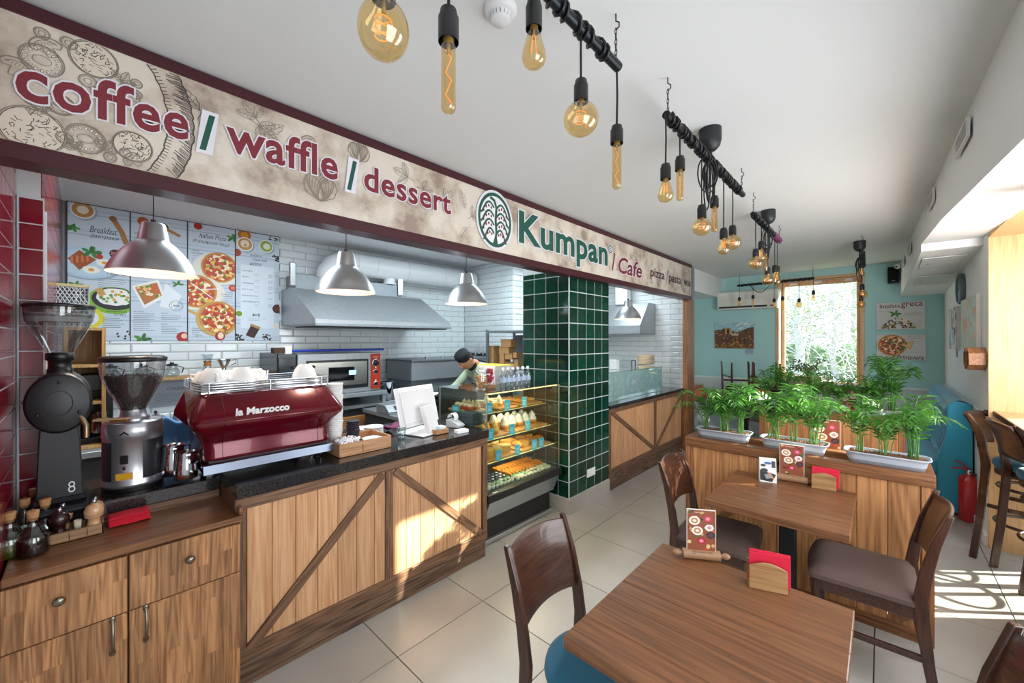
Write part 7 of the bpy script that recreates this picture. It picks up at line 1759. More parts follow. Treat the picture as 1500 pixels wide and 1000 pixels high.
# on the small table
q = az(1127, 705, .75)
tent = thing('table_tent', 'white table tent with black and white photo print on the small table', 'table tent', (q.x-.01, q.y-.0, .7512), radians(-72))
MB().prism([(-.028, 0), (.028, 0), (.004, .145), (-.004, .145)], -.045, .045, 'XZ').obj('card', mat('#eceae8', .5, name='white_card'), tent)
P = Print((.0285, 0, .001), (0, 1, 0), Vector((-.024, 0, .145)).normalized(), Vector((.145, 0, .024)).normalized()); P.clip = (-.043, .043, .003, .143)
P.rect(-.043, .043, .003, .143, '#d6d6d6'); P.poly([(-.043, .01), (.02, .0), (.043, .05), (-.043, .07)], '#1b1b1d'); P.poly([(-.01, .02), (.03, .03), (.015, .055), (-.02, .045)], '#8c8c8e'); P.disc(-.025, .10, .014, '#2a2a2c', .008); P.disc(.0, .115, .02, '#3560a8', .008); P.rect(.02, .04, .09, .13, '#3a3a3c'); P.line([(.0, .06), (.03, .02)], .005, '#e0852a'); P.disc(-.02, .07, .02, '#2c2c2e', .012); P.disc(.02, .075, .012, '#f1f1f1')
P.obj('print', tent)
q = az(1157, 705, .75); menu_holder('menu card on a wooden rolling pin on the small table', q.x+.01, q.y+.0, .7512, radians(-83), 1.15)
q = az(1206, 716, .75); napkin_holder('oak napkin holder with red napkins on the small table', q.x, q.y+.015, .7512, radians(-84), 1.05)
# between the partitions
menu_holder('menu card on a rolling pin behind the middle planter', -.30, 3.70, .7512, radians(-80), 1.5)
q = ay(1220, 620, 4.9); o = MB().box(-.045, .045, -.045, .045, 0, .11, .003).obj('white_tissue_box', mat('#d8d8da', .6), None, (-.35, 4.15, .7512)); tag(o, 'white patterned tissue box between the two partitions', 'box')
pt_ = Print((-.0, -.0455, 0), (1, 0, 0), (0, 0, 1), (0, -1, 0)); 
for k in range(9): pt_.disc(random.uniform(-.035, .035), random.uniform(.01, .1), .009, random.choice(['#8e8e90', '#5e5e62', '#b8b8ba']), .005, random.uniform(0, 3))
pt_.obj('print', o)
menu_holder('tall menu card standing between the far planters', -.235, 5.62, .7512+.18, radians(-85), 1.6)
bpy.data.objects['menu_stand.003'].location = (-.30, 6.2, .7512)
napkin_holder('napkin holder on the far table beside the upturned chair', -1.28, 6.78, .7512, radians(-75), 1.3)

# ================================================================== far wall and right wall decor
q0, q1 = ay(1052, 430, FARY-.1), ay(1138, 449, FARY-.1)
acu = thing('air_conditioner', 'white wall air conditioner above the painting', 'air conditioner', (0, 0, 0))
boxpart('housing', mat('#e6e4dc', .4, name='cream_plastic'), acu, q0.x, q1.x+.03, FARY-.20, FARY-.001, q1.z-.02, q0.z+.01, .02); boxpart('outlet_slot', mat('#26282a', .5), acu, q0.x+.04, q1.x-.12, FARY-.204, FARY-.19, q1.z+.005, q1.z+.035, .002)
boxpart('louver', mat('#e6e4dc', .4), acu, q0.x+.03, q1.x-.11, FARY-.215, FARY-.205, q1.z-.015, q1.z+.004, .002); boxpart('display', mat('#2a3a66', .3), acu, q1.x-.08, q1.x-.03, FARY-.203, FARY-.19, q1.z+.01, q1.z+.03, 0)
# oil painting of an old town
a, b = ay(1047, 473, FARY-.03), ay(1104, 510.6, FARY-.03)
pt = thing('painting', 'framed-less oil painting of an old town street under blue sky', 'painting', (a.x, FARY-.003, b.z)); w, h = b.x-a.x, a.z-b.z
MB().box(0, w, -.03, 0, 0, h, .002).obj('canvas', mat('#c9b79a', .7), pt)
P = Print((0, -.030, 0), (1, 0, 0), (0, 0, 1), (0, -1, 0)); P.clip = (0, w, 0, h); P.rect(0, w, 0, h, '#a9cfd8')
for k in range(22): P.disc(random.uniform(0, w), random.uniform(h*.75, h), .05, random.choice(['#e3e9e2', '#c9dfe0', '#8fc3d0']), .012, .3, 10)
P.poly([(0, h*.70), (w*.10, h*.74), (w*.16, h*.72), (w*.28, h*.80), (w*.42, h*.80), (w*.46, h*.66), (w*.62, h*.62), (w*.70, h*.68), (w*.85, h*.78), (w, h*.82), (w, 0), (0, 0)], '#6b4a3a')
P.rect(w*.28, w*.44, h*.55, h*.79, '#c8a572'); P.disc(w*.36, h*.66, .025, '#3a2a26', .05); P.rect(w*.45, w*.62, h*.50, h*.64, '#d8c9ae')
for k in range(240):
    u, v = random.uniform(0, w), random.uniform(0, h*.68); c = random.choice(['#7a3524', '#2c2f45', '#c98b3c', '#8d4a2a', '#3f5a66', '#d9a45a', '#4a2c22', '#b56a34']) if v > h*.24 else random.choice(['#b5812f', '#8d5a26', '#c99a48', '#6e3f1e'])
    P.disc(u, v, random.uniform(.008, .025), c, .009, random.uniform(-.6, .6), 7, .2)
for k in range(7): P.rect(w*(.1+.11*k), w*(.1+.11*k)+.012, h*.2, h*.42, random.choice(['#1f2030', '#5a2a22']))
P.obj('paint', pt)
c = ay(1097, 515, FARY-.01); o = MB().box(-.06, .06, -.006, 0, -.045, .045, .001).obj('picture_label', mat('#9fb3c6', .5), None, (c.x, FARY-.002, c.z)); tag(o, 'small bluish label under the painting', 'label')
def poster(lab, px0, py0, px1, py1, draw):
    a, b = ay(px0, py0, FARY-.03), ay(px1, py1, FARY-.03); t = thing('wall_poster', lab, 'poster', (a.x, FARY-.003, b.z)); w, h = b.x-a.x, a.z-b.z
    MB().box(0, w, -.03, 0, 0, h, .002).obj('canvas', mat('#dcdad8', .6, name='poster_canvas'), t); P = Print((0, -.0302, 0), (1, 0, 0), (0, 0, 1), (0, -1, 0)); P.clip = (0, w, 0, h); draw(P, w, h); P.obj('print', t)
def d1(P, w, h):
    P.text('Insalata', w*.07, h*.80, '#6e3f3a', w*.50, h*.95, bold=.01); P.text('greca', w*.52, h*.76, '#7e3638', w*.96, h*.98, bold=.01)
    P.text('formaggio', w*.05, h*.64, '#b98f8a', w*.32, h*.70); P.text('insalata', w*.58, h*.50, '#b9b4ae', w*.96, h*.66, shear=.4); P.text('oli', w*.68, h*.05, '#c9c4be', w*.95, h*.35, shear=.4)
    for k in range(90):
        u, v = w*(.12+.68*random.random()), 0; tt = (u/w-.12)/.68; v = h*(.05+.38*sin(pi*tt)**.7*random.random()); P.disc(u, v, w*.03, random.choice(['#7f1f24', '#b0343a', '#3c5a22', '#6f8d2c', '#e8cfc0', '#2c2a22', '#caa35a', '#4f7a30']), w*.018, random.uniform(0, 3), 8, .2)
    leaves(P, w*.40, h*.58, .07, 5); P.disc(w*.6, h*.33, .03, '#f0d8b8')
def d2(P, w, h):
    pizza(P, w*.33, h*.58, h*.42, True, False); P.poly([(w*.5, h*.6), (w*.78, h*.75), (w*.70, h*.42)], '#d99a4a'); P.poly([(w*.53, h*.59), (w*.75, h*.7), (w*.69, h*.46)], '#e9c98a')
    for k in range(12): P.disc(w*(.15+.5*random.random()), h*(.4+.4*random.random()), .022, '#3d6b2a', .010, random.uniform(0, 3), 8)
    P.text('pomodorini', w*.66, h*.90, '#9a8f88', w*.96, h*.97); P.text('origano fresco', w*.66, h*.82, '#9a8f88', w*.94, h*.88); P.text('Pizza', w*.16, h*.03, '#6e4a46', w*.38, h*.15, shear=.4); P.text('Primavera', w*.42, h*.02, '#5d3a38', w*.96, h*.2, bold=.01, shear=.3); P.text('acciughe', w*.6, h*.27, '#c9c4c0', w*.95, h*.34)
poster('upper poster lettered Insalata greca beside the window', 1284, 444, 1355, 482, d1); poster('lower poster lettered Pizza Primavera beside the window', 1284, 490, 1356, 528, d2)
a, b = ay(1300, 392, FARY-.08), ay(1317, 414, FARY-.08)
spk = thing('wall_speaker', 'small black loudspeaker under the ceiling in the far corner', 'speaker', ((a.x+b.x)/2, FARY-.08, (a.z+b.z)/2)); w, h = (b.x-a.x)/2, (a.z-b.z)/2
MB().box(-w, w, -.06, .07, -h, h, .006).obj('cabinet', BLK, spk); MB().box(-w+.008, w-.008, -.064, -.06, -h+.01, h-.01).obj('grille', mat('#0c0d0e', .9), spk); MB().box(-.02, .02, .06, .079, -.02, .02).obj('bracket', DARK, spk)
pq = Print((0, -.0645, -h+.025), (1, 0, 0), (0, 0, 1), (0, -1, 0)); pq.rect(-.015, .015, 0, .006, '#c9ccd0'); pq.obj('badge', spk)
q = ay(1315, 390, FARY-.25); cmr = thing('security_camera', 'white dome camera above the loudspeaker', 'camera', (q.x, q.y, q.z)); MB().ell((0, 0, 0), .035, 14, 10).tube([(0, 0, 0), (.05, .02, .02), (.08, .03, .03)], .016, 10).obj('housing', WP, cmr); MB().ell((-.015, -.03, -.01), .014, 10, 6).obj('lens', BLK, cmr)
# wall clock on the white wall
q = ax(1405.5, 423, RWX-.03)
ck_ = thing('wall_clock', 'round grey rimmed wall clock on the white right wall', 'clock', (RWX-.001, q.y, q.z))
MB().lathe([(.155, 0), (.16, -.005), (.16, -.035), (.145, -.045), (.142, -.03)], (0, 0, 0), 40, 'X').obj('rim', mat('#5d7276', .35, name='grey_green_rim'), ck_); MB().lathe([(0, -.028), (.143, -.028)], (0, 0, 0), 40, 'X').obj('face', mat('#9fb9bf', .5), ck_)
P = Print((-.029, 0, 0), (0, -1, 0), (0, 0, 1), (-1, 0, 0)); [P.line([(.115*sin(a), .115*cos(a)), (.13*sin(a), .13*cos(a))], .006, '#2f3a40') for a in [2*pi*k/12 for k in range(12)]]
for k in range(12): P.text(str(k if k else 12), .095*sin(2*pi*k/12), .095*cos(2*pi*k/12)-.008, '#2f3a40', size=.024, align='C')
P.obj('dial_print', ck_)
MB().box(-.033, -.031, -.004, .004, -.02, .09).obj('minute_hand', DARK, ck_, (0, 0, 0), (radians(-10), 0, 0)); MB().box(-.036, -.034, -.006, .006, -.02, .055).obj('hour_hand', DARK, ck_, (0, 0, 0), (radians(200), 0, 0))
# canvases on the white wall
def canvas(lab, pa, pb, seed, cols):
    a, b = ax(*pa, RWX-.02), ax(*pb, RWX-.02); t = thing('abstract_canvas', lab, 'painting', (RWX-.001, max(a.y, b.y), min(a.z, b.z))); w, h = abs(a.y-b.y), abs(a.z-b.z)
    MB().box(-.03, 0, -w, 0, 0, h, .002).obj('canvas', mat('#d9d6cf', .6), t); P = Print((-.0302, 0, 0), (0, -1, 0), (0, 0, 1), (-1, 0, 0)); P.clip = (0, w, 0, h); rn = random.Random(seed); P.rect(0, w, 0, h, cols[0])
    for k in range(70): P.disc(rn.uniform(0, w), rn.uniform(0, h), rn.uniform(.02, .08), rn.choice(cols), rn.uniform(.02, .06), rn.uniform(0, 3), 9, .25)
    P.obj('paint', t)
canvas('pale green and peach abstract canvas right of the clock', (1410, 441), (1433, 513), 3, ['#dbe3d6', '#c9dccf', '#eed3b4', '#e3b48a', '#d3d9c6', '#c4d8d8']); canvas('small canvas of a figure in ochre and blue under the clock', (1392, 453), (1403, 512), 8, ['#d7dfe4', '#b98a4e', '#8db2c8', '#e4d5bd', '#6f4a38', '#c9dbe6'])
for px, py, lab in ((1401, 517, 'small blue grey label under the figure canvas'), (1431, 520, 'small blue grey label under the abstract canvas')):
    q = ax(px, py, RWX-.005); o = MB().box(-.005, 0, -.05, .05, -.045, .045, .001).obj('picture_label', mat('#8296ad', .5), None, (RWX-.001, q.y, q.z)); tag(o, lab, 'label')
hxm = MB(); q = ax(1441, 528, RWX-.06)
hs = thing('hexagon_shelf', 'small brown wooden hexagon shelf on the white wall by the window bay', 'shelf', (RWX-.001, 5.12, q.z)); 
for k, (dy, dz) in enumerate(((0, 0), (-.13, .0))):
    for i in range(6):
        a0_, a1_ = radians(60*i+30), radians(60*i+90); r_ = .085
        p0_, p1_ = Vector((0, dy+r_*cos(a0_), dz+r_*sin(a0_))), Vector((0, dy+r_*cos(a1_), dz+r_*sin(a1_))); mid = (p0_+p1_)/2; d = p1_-p0_
        MB().box(-.10, 0, -d.length/2-.004, d.length/2+.004, -.006, .006, .001).obj('board', MIDZ, hs, mid, (atan2(d.z, d.y), 0, 0))
# window of the far wall
w2 = thing('window_frame_unit', '', '')
bpy.data.objects.remove(w2)
w2 = MB().box(WX0-.035, WX0+.012, FARY-.02, FARY+.05, WZ0-.02, WZ1+.03, .003).box(WX1-.012, WX1+.035, FARY-.02, FARY+.05, WZ0-.02, WZ1+.03, .003).box(WX0-.035, WX1+.035, FARY-.02, FARY+.05, WZ1-.0, WZ1+.04, .003)
OAKF = wood('#e3bf98', '#c99a6c', 'Z', 1, .45, .04, .7, name='oak_window_frame')
w2 = struct('window_2', w2, OAKF)
boxpart('reveal', mat('#e9e2d4', .6), w2, WX0+.001, WX0+.02, FARY+.05, FARY+.2, WZ0, WZ1, 0); boxpart('reveal', OAKF, w2, WX1-.02, WX1-.001, FARY+.05, FARY+.2, WZ0, WZ1, 0); boxpart('reveal', OAKF, w2, WX0+.02, WX1-.02, FARY+.05, FARY+.2, WZ1-.02, WZ1-.001, 0)
for nm, q in (('sash', (WX0+.02, WX0+.075, WZ0+.02, WZ1-.02)), ('sash', (WX1-.06, WX1-.02, WZ0+.02, WZ1-.02)), ('sash', (WX0+.075, WX1-.06, WZ1-.075, WZ1-.02)), ('sash', (WX0+.075, WX1-.06, WZ0+.02, WZ0+.07))):
    boxpart(nm, OAKF, w2, q[0], q[1], FARY+.12, FARY+.18, q[2], q[3], .003)
boxpart('pane', thin('#eef6fa', .0, name='window_glass'), w2, WX0+.07, WX1-.055, FARY+.148, FARY+.152, WZ0+.06, WZ1-.07, 0)
boxpart('sill', mat('#c7996a', .4), w2, WX0-.06, WX1+.06, FARY-.14, FARY+.12, WZ0-.03, WZ0+.002, .004)
for x in (WX0+.2, (WX0+WX1)/2+.0, WX1-.15): MB().lathe([(.05, 0), (.055, -.02), (.05, -.03), (0, -.032)], n=18).obj('downlight', WP, w2, (x, FARY+.1, WZ1-.02))
# plants on the sill
def jade(lab, px, py, s, potc, pw, ph, npads, seed):
    q = ay(px, py, FARY-.03); t = thing('potted_plant', lab, 'plant', (q.x, FARY-.03, WZ0+.003)); rn = random.Random(seed)
    MB().box(-pw/2, pw/2, -.05, .05, 0, ph, .01).obj('pot', mat(potc, .4, name='cream_pot'), t)
    st = MB(); lf = MB(); pad = MB().ell((0, 0, 0), (.020*s, .013*s, .006*s), 8, 5)
    for k in range(npads):
        a = rn.uniform(0, 2*pi); r_ = rn.uniform(.3, 1)*.22*s; p = [(0, 0, ph-.01), (.3*r_*cos(a), .15*r_*sin(a), ph+.1*s), (r_*cos(a), r_*sin(a)*.35, ph+rn.uniform(.10, .26)*s)]
        st.tube(p, [.008*s, .006*s, .003*s], 5)
        for j in range(12): lf.T = Matrix.Translation(Vector(p[-1])+Vector((rn.uniform(-.05, .05)*s, rn.uniform(-.035, .02)*s, rn.uniform(-.04, .05)*s))) @ Euler((rn.uniform(-1, 1), rn.uniform(-1, 1), rn.uniform(0, 6))).to_matrix().to_4x4(); lf._add(pad.v, pad.f, True)
    st.obj('stems', mat('#6b5138', .7), t); o = lf.obj('leaves', mat('#55704a', .4, noise=.2, nscale=20, name='succulent_leaf'), t); o['kind'] = 'stuff'
jade('bushy jade plant in a cream box pot on the window sill', 1183, 550, 1.0, '#d6bd92', .36, .16, 14, 1); jade('small thin plant in a grey pot on the window sill', 1213, 555, .55, '#c9b9a5', .14, .09, 6, 2)

# things low at the left behind the pizza counter
q = ay(1024, 592, 7.3); o = MB().ell((0, 0, .14), (.14, .14, .14), 20, 12).cyl((0, 0, -.55), (0, 0, .01), .006, n=6).obj('balloon', mat('#c4402a', .3, name='red_cushion'), None, (q.x, 7.3, .55)); tag(o, 'red cushion shape on an added stick low behind the pizza counter', 'balloon')  # stands for a red cushion; the stick is added to carry it
for px, py, c, lab in ((1018, 640, '#1d6fb0', 'blue balloon low beside the counter post'), (1030, 612, '#d8d8d8', 'white balloon low beside the counter post'), (1027, 637, '#1d8a52', 'green balloon low beside the partition')):
    q = ay(px, py, 6.8); o = MB().ell((0, 0, 0), (.10, .10, .12), 20, 12).tube([(0, 0, -.12), (.003, 0, -.14)], [.008, .012], 8).obj('balloon', mat(c, .25, name='balloon_rubber'), None, q); tag(o, lab, 'balloon')
q = ay(1023, 572, FARY-.02); o = MB().box(-.10, .10, -.02, 0, -.14, .14, .002).obj('patterned_box', mat('#c9ab86', .7), None, (q.x, FARY-.05, q.z)); tag(o, 'beige and red patterned panel low on the far wall', 'panel')
pq = Print((0, -.0205, 0), (1, 0, 0), (0, 0, 1), (0, -1, 0)); [pq.rect(-.09+i*.03, -.075+i*.03, -.12+j*.035, -.10+j*.035, '#7a3028') for i in range(6) for j in range(7)]; pq.obj('pattern', o)

# smoke detector
q = az(733, 12, CEILZ); sd = thing('smoke_detector', 'white round smoke detector on the ceiling', 'smoke detector', (q.x, q.y, CEILZ-.0005))
MB().lathe([(.055, 0), (.055, -.012), (.048, -.022), (.035, -.024)], n=32).obj('base', WP, sd); MB().lathe([(.036, -.022), (.034, -.040), (.030, -.046), (0, -.048)], n=28).obj('chamber', WP, sd)
m = MB(); [m.box(.033, .0365, -.002, .002, -.038, -.026) if False else m.cyl((.0345*cos(a), .0345*sin(a), -.026), (.0335*cos(a), .0335*sin(a), -.038), .0016, n=4) for a in [2*pi*k/16 for k in range(16)]]; m.obj('vents', DARK, sd)

# ================================================================== hanging bulb fixtures
CBL = mat('#131416', .35, name='black_cable'); SOCK = mat('#1a1a1b', .4, name='black_socket'); PIPE = mat('#1d2328', .35, .5, name='black_pipe')
AMB = thin('#f8e6bd', .06, fr=1.5, name='amber_glass')
FIL = mat('#ff9a3c', .5, emit=.8, name='glowing_filament')
def chain(p0, p1, par, r=.007):
    d = Vector(p1)-Vector(p0); n = max(4, int(d.length/.017)); m = MB()
    for k in range(n):
        c = Vector(p0) + d*(k+.5)/n; h = d.length/n*.68; a = pi/2*(k % 2)
        m.tube([c + Vector((r*.55*cos(t)*cos(a), r*.55*cos(t)*sin(a), h*sin(t))) for t in [2*pi*j/8 for j in range(8)]], .0016, 4, closed=True)
    return m.obj('chain', CBL, par)
def fixture(lab, A, B, hooks, cup=None, loops=0, ax_='Y', purple=False):
    A, B = Vector(A), Vector(B); t = thing('bulb_bar', lab, 'lamp fixture', (0, 0, 0)); d = B-A; L = d.length; u = d.normalized()
    MB().tube([A, B], .017, 12).obj('pipe', PIPE, t)
    e1 = u.orthogonal().normalized(); e2 = u.cross(e1)
    turns = int(L*22); pts = []
    for k in range(turns*10):
        a = 2*pi*k/10; s_ = k/(turns*10); rr_ = .0225; pts.append(A + d*(.02+.93*s_ + .012*sin(a*.37)) + (e1*cos(a)+e2*sin(a))*rr_)
    MB().tube(pts, .0048, 5).obj('cable_wrap', CBL, t)
    for h in hooks:
        P0 = Vector(h[0]); MB().tube([(P0.x, P0.y, CEILZ), (P0.x, P0.y, CEILZ-.025), (P0.x+.012, P0.y, CEILZ-.035), (P0.x+.012, P0.y, CEILZ-.05), (P0.x, P0.y, CEILZ-.055)], .0025, 6).obj('ceiling_hook', CBL, t)
        chain((P0.x, P0.y, CEILZ-.05), (P0.x, P0.y, h[1]), t)
    if cup:
        c = Vector(cup); MB().lathe([(.055, 0), (.055, -.06), (.048, -.09), (.03, -.11), (.01, -.118), (0, -.118)], (c.x, c.y, CEILZ-.0008), 28).obj('ceiling_cup', mat('#202225', .45, name='matt_black'), t)
        MB().tube([(c.x, c.y, CEILZ-.115), (c.x+.006, c.y-.01, CEILZ-.14), (c.x-.002, c.y, A.z+.02)], .009, 8).obj('feed_cable', CBL, t)
        for k in range(loops):
            w_ = .05+.02*(k % 3); h_ = .07+.022*(k % 4); ph = k*.9
            pts = [Vector((c.x + w_*sin(q)*cos(ph)*.6, c.y + w_*sin(q)*(.5+.5*sin(ph))-.05*(k % 2), A.z - h_*(1-cos(q)))) for q in [2*pi*j/16 for j in range(16)]]
            MB().tube(pts, .0038, 5, closed=True).obj('cable_loop', CBL, t)
    if purple: MB().tube([A + d*(.70+.28*k/60) + (e1*cos(k*1.1)+e2*sin(k*1.1))*.027 for k in range(60)], .006, 5).obj('purple_band', mat('#6a2b5c', .5, name='purple_sleeve'), t); MB().tube([B + Vector((0, .02+.03*cos(q), .01+.03*sin(q))) for q in [2*pi*j/14 for j in range(14)]], .004, 5, closed=True).obj('cable_loop', CBL, t)
    return t
def bulb(kind, X, Y, zs_top, z_b0, z_b1, barz, lab, r=None, slant=0.0):
    """z_b0 = bottom of glass, z_b1 = top of glass; socket above"""
    sh_ = zs_top - z_b1; t = thing('pendant_bulb', lab, 'lamp', (X, Y, z_b1), random.uniform(0, 3))
    MB().lathe([(.0215, -.006), (.0215, sh_*.72), (.019, sh_*.78), (.017, sh_*.97), (.008, sh_), (0, sh_)], n=20).obj('socket', SOCK, t)
    MB().tube([(0, 0, sh_-.002), (.002, 0, (sh_+barz-z_b1)/2), (0, 0, max(barz-z_b1, sh_+.01))], .0035, 6).obj('cord', CBL, t)
    H = z_b1-z_b0; m = MB()
    if kind == 'globe':
        r = r or H*.5; R0 = min(r, H*.48); m.lathe([(.0, 0)] + [(R0*1.02*sin(a), H*.47*(1-cos(a))) for a in [pi*k/16 for k in range(1, 14)]] + [(.016, H*.97), (.014, H)], (0, 0, -H), 30)
    elif kind == 'pear':
        rr_ = r or .032; m.lathe([(0, 0), (rr_*.45, H*.02), (rr_*.8, H*.09), (rr_, H*.24), (rr_*.93, H*.40), (rr_*.72, H*.62), (rr_*.50, H*.86), (.014, H)], (0, 0, -H), 26)
    else:
        rr_ = r or .0155; m.lathe([(0, 0), (rr_*.6, H*.012), (rr_*.95, H*.05), (rr_, H*.08), (rr_, H*.9), (rr_*.85, H*.97), (.011, H)], (0, 0, -H), 20)
    m.obj('amber_glass_bulb', AMB, t)
    MB().lathe([(.011, -.012), (.012, 0)], n=14).cyl((0, 0, -.03), (0, 0, -.002), .004, n=8).obj('stem', mat('#c9b98f', .2, .6), t)
    f = MB(); ww = {'globe': .016, 'pear': .010, 'tube': .008}[kind]
    if kind == 'tube': f.tube([(ww*(1 if k % 2 else -1), 0, -H*(.12+.76*k/5)) for k in range(6)], .0009, 4)
    elif kind == 'pear':
        for s_ in (-1, 1): f.tube([(s_*.004, 0, -H*.2), (s_*ww, 0, -H*.6)], .0009, 4); f.tube([(0, s_*.004, -H*.2), (0, s_*ww, -H*.6)], .0009, 4)
    else: f.tube([(ww*cos(a*2.2), ww*sin(a*2.2), -H*(.3+.42*a/8)) for a in [k*.35 for k in range(24)]], .0010, 4)
    f.obj('filament', FIL, t)
    return t
BX = -.665
def pz(px, py, X): return ax(px, py, X)
bars = []
hk = [az(906, 22, CEILZ)]
fixture('black pipe bar with wound cable nearest the camera', (BX, .12, 2.575), (BX, 1.25, 2.575), [((BX, 1.235, 0), 2.59), ((BX, .25, 0), 2.59)])
fixture('second black pipe bar with ceiling cup and tangle of cable loops', (BX, 1.665, 2.585), (BX, 2.93, 2.585), [((BX, 1.685, 0), 2.6), ((BX, 2.90, 0), 2.6)], (BX-.0, az(1039, 190, CEILZ).y, 0), 7)
fixture('third black pipe bar with a purple sleeve at its far end', (BX-.045, 3.42, 2.585), (BX-.065, 4.62, 2.60), [((BX-.045, 3.44, 0), 2.6), ((BX-.065, 4.60, 0), 2.61)], (BX-.05, az(1121, 309, CEILZ).y, 0), 5, purple=True)
FY = 7.42
fixture('black pipe bar running crosswise before the air conditioner and window', (ay(1080, 420, FY).x, FY, 2.54), (ay(1193, 409, FY).x, FY, 2.56), [((ay(1082, 420, FY).x+.01, FY, 0), 2.55), ((ay(1192, 409, FY).x-.01, FY, 0), 2.57)], None, 0)
crl = MB(); c0 = ay(1118, 420, FY)
gx0, gx1 = ay(1098, 421, FY).x, ay(1130, 417, FY).x
o = MB().tube([(gx0+(gx1-gx0)*k/14, FY-.02, 2.54-.14*sin(pi*k/14)) for k in range(15)], .006, 6).obj('cable_swag', CBL, bpy.data.objects['bulb_bar.003'])
VX = ay(1263, 372, 5.65).x
fixture('black pipe bar seen end-on at the right of the far window', (VX, 5.58, 2.56), (VX-.02, 6.7, 2.56), [((VX, 5.6, 0), 2.57), ((VX-.02, 6.65, 0), 2.57)], (VX-.03, 5.95, 0), 6)
def B(kind, px, ytop, yb1, yb0, X, lab, barz=2.575, r=None, yplane=None):
    q = (lambda y: ay(px, y, yplane)) if yplane else (lambda y: ax(px, y, X))
    a, b, c = q(ytop), q(yb1), q(yb0); return bulb(kind, a.x, a.y, a.z, c.z, b.z, barz, lab, r)
B('globe', 562, -38, -4, 86, BX, 'largest round amber bulb hanging at the top, nearest the camera', r=.045)
B('tube', 657, 14, 58, 166, BX, 'long amber tube bulb nearest the camera')
B('pear', 782, 0, 40, 100, BX, 'pear shaped amber bulb beside the smoke detector')
B('globe', 851, 117, 147, 199, BX, 'round amber bulb hanging from the near bar by a long cord')
B('tube', 903.5, 184, 208, 277, BX, 'amber tube bulb at the far end of the near bar')
B('pear', 975, 240, 261, 296, BX, 'pear shaped amber bulb at the near end of the second bar', 2.585)
B('tube', 996, 229, 248, 294, BX, 'amber tube bulb second on the second bar', 2.585)
B('globe', 1028, 300, 318, 345, BX, 'round amber bulb below the cable tangle of the second bar', 2.585)
B('tube', 1046.5, 287, 302, 340, BX, 'amber tube bulb right of the cable tangle on the second bar', 2.585)
B('pear', 1060, 334, 348, 373, BX-.01, 'lowest pear shaped amber bulb near the far end of the second bar', 2.585)
B('globe', 1073, 330, 343, 366, BX-.01, 'round amber bulb at the far end of the second bar', 2.585)
B('globe', 1107, 364, 375, 395, BX-.045, 'round amber bulb at the near end of the third bar', 2.585)
B('pear', 1115, 353, 364, 383, BX-.05, 'pear shaped amber bulb high on the third bar', 2.585)
B('tube', 1121.5, 363, 372, 398, BX-.055, 'amber tube bulb in the middle of the third bar', 2.585)
B('globe', 1124.5, 391, 401, 418, BX-.055, 'lowest round amber bulb of the third bar', 2.59)
B('pear', 1138.5, 389, 398, 418, BX-.065, 'pear shaped amber bulb at the purple end of the third bar', 2.6)
B('tube', 1135, 388, 398, 414, BX-.065, 'amber tube bulb beside the purple end of the third bar', 2.6)
for kind, px, a_1, b_1, c_1, lab in (('pear', 1083, 435, 440, 449, 'first small bulb from the left on the crosswise bar'), ('tube', 1103, 432, 437, 450, 'second small bulb from the left on the crosswise bar'), ('pear', 1134, 437, 442, 451, 'third small bulb from the left on the crosswise bar'),
      ('tube', 1146.5, 434, 439, 454, 'fourth small bulb on the crosswise bar, before the window edge'), ('globe', 1170.5, 437, 441.5, 450.5, 'round small bulb of the crosswise bar, before the window'), ('pear', 1191.5, 425, 431, 441, 'last small bulb at the right of the crosswise bar')):
    B(kind, px, a_1, b_1, c_1, None, lab, 2.55, r=.024 if kind == 'pear' else None, yplane=FY)
B('pear', 1262, 384, 392, 405, None, 'highest bulb on the end-on bar at the right', 2.56, yplane=5.8); B('globe', 1263, 416, 424, 437, None, 'round bulb on the end-on bar at the right', 2.56, yplane=6.1); B('globe', 1261.5, 432, 440, 451, None, 'lowest round bulb on the end-on bar at the right', 2.56, yplane=6.5)

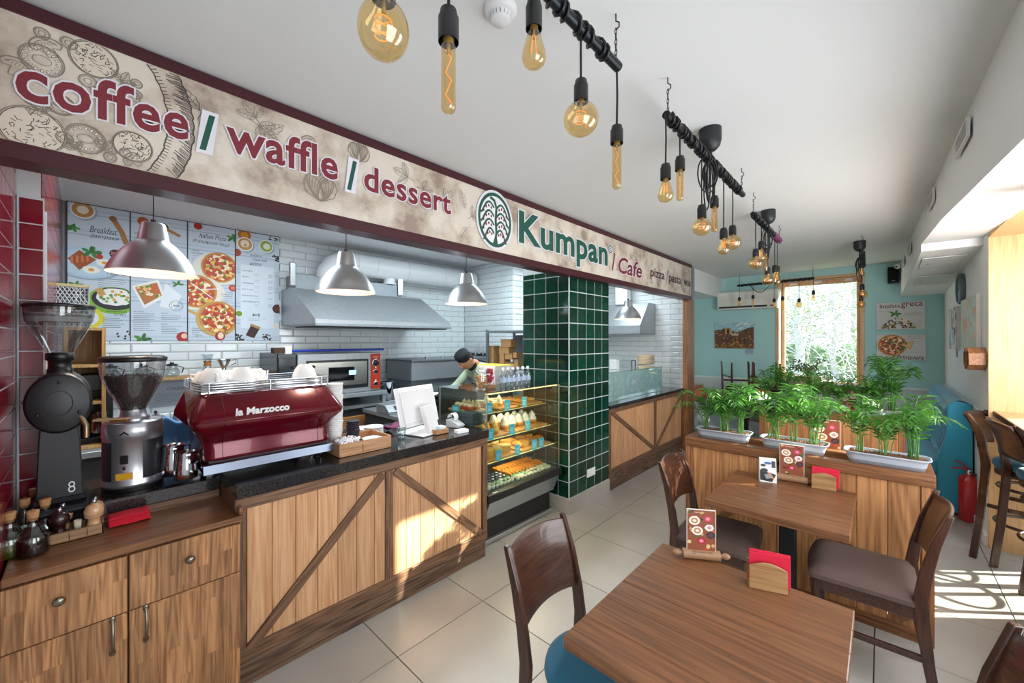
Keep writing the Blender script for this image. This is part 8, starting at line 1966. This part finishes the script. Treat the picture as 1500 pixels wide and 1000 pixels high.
# ================================================================== OUTSIDE the windows
GRS = mat('#4e5c38', .9, noise=.2, nscale=1.5, name='grass')
g = MB().box(-14, 12, 8.3, 30, -.9, -.8); o = g.obj('ground', GRS); o['kind'] = 'structure'
hs_ = thing('neighbour_house', 'blue grey house gable behind the birches outside the window', 'house', (-7.2, 22, -.8))
MB().prism([(-3, 0), (3, 0), (3, 5.2), (0, 7.4), (-3, 5.2)], 0, 6, 'XZ').obj('wall', mat('#6d7b8e', .8, name='slate_cladding'), hs_); MB().prism([(-3.3, 5.1), (0, 7.6), (3.3, 5.1), (3.3, 5.35), (0, 7.9), (-3.3, 5.35)], -.3, 6.3, 'XZ').obj('roof', mat('#66707c', .8), hs_)
BARK = mat('#cfcac4', .8, noise=.1, nscale=8, name='birch_bark')
def tree(lab, x, y, h, seed, spread=1.0, nb=26, thick=.09, leafc=None):
    rn = random.Random(seed); t = thing('birch_tree', lab, 'tree', (x, y, -.8)); m = MB(); n = 12; P = [Vector((0, 0, 0))]
    for k in range(n): P.append(P[-1] + Vector((rn.uniform(-.10, .10), rn.uniform(-.1, .1), h/n)))
    m.tube(P, [thick*(1-.85*k/n) for k in range(n+1)], 8); m.obj('trunk', BARK, t)
    b = MB(); tips = []
    for k in range(nb):
        f = rn.uniform(.18, .98); j = int(f*n); c = P[j].lerp(P[min(j+1, n)], f*n-j); a = rn.uniform(0, 2*pi); L = h*rn.uniform(.14, .38)*(1.15-f*.6)*spread; d = Vector((cos(a), sin(a), rn.uniform(.1, .9))).normalized(); Q = [c]
        for q in range(7): d = (d + Vector((rn.uniform(-.25, .25), rn.uniform(-.25, .25), rn.uniform(-.22, .15)))).normalized(); Q.append(Q[-1]+d*L/7)
        b.tube(Q, [thick*.20*(1-.8*q/7) for q in range(8)], 4)
        for w_ in range(7):
            s0 = Q[rn.randint(2, 6)]; d2 = (d + Vector((rn.uniform(-.9, .9), rn.uniform(-.9, .9), rn.uniform(-.9, .4)))).normalized(); R_ = [s0]
            for q in range(4): d2 = (d2 + Vector((rn.uniform(-.3, .3), rn.uniform(-.3, .3), rn.uniform(-.4, .1)))).normalized(); R_.append(R_[-1]+d2*L*.12)
            b.tube(R_, [thick*.08*(1-.6*q/4) for q in range(5)], 3, cap=False); tips += R_[1:]
    o = b.obj('branches', BARK, t); o['kind'] = 'stuff'
    if leafc:
        lf = MB()
        for p in tips:
            for q in range(3):
                c = p + Vector((rn.uniform(-.12, .12), rn.uniform(-.12, .12), rn.uniform(-.12, .12))); a = rn.uniform(0, 6); e1 = Vector((cos(a), sin(a), rn.uniform(-.5, .5)))*.045; e2 = Vector((-sin(a), cos(a), .4))*.03; lf._add([c-e1, c-e2, c+e1, c+e2], [(0, 1, 2, 3)], False)
        o = lf.obj('leaves', leafmat(*leafc), t); o['kind'] = 'stuff'
tree('slim white birch at the left outside the window', -2.9, 13.5, 7.5, 2, 1.0, 34, .10); tree('forked white birch in the middle outside the window', -1.75, 13.0, 8.5, 5, 1.2, 44, .13); tree('white birch standing farther right outside', -.9, 15.0, 7.5, 9, 1.2, 34, .10, ('#7c9a4c', '#b9cf6c'))
tree('white birch beside the left one outside the window', -2.55, 12.2, 7.0, 21, 1.1, 36, .09)
tree('spring green tree at the right outside the window', -.6, 18.0, 8.5, 12, 1.5, 46, .12, ('#6f9040', '#b3cc66')); tree('spring green tree in the background outside', -3.0, 19.5, 8, 14, 1.5, 46, .12, ('#6c8752', '#a0b878'))
tree('pale green tree behind the right birch outside', -2.0, 21.0, 6.5, 31, 1.7, 46, .12, ('#768f5c', '#aabf80'))
hg = MB(); rn = random.Random(4)
for k in range(5000):
    c = Vector((rn.uniform(-8, 3), 16+rn.uniform(-.5, .5), -.8+rn.random()**.6*2.3)); a = rn.uniform(0, 6); e1 = Vector((cos(a), sin(a)*.4, rn.uniform(-.5, .5)))*.12; e2 = Vector((-sin(a), .2, .6))*.09; hg._add([c-e1, c-e2, c+e1, c+e2], [(0, 1, 2, 3)], False)
o = hg.obj('hedge', leafmat('#7c9474', '#aabf9a')); o['kind'] = 'stuff'; tag(o, 'pale green hedge below the trees outside', 'hedge')
# nothing stands beyond the right wall; its solid parts keep the sun out
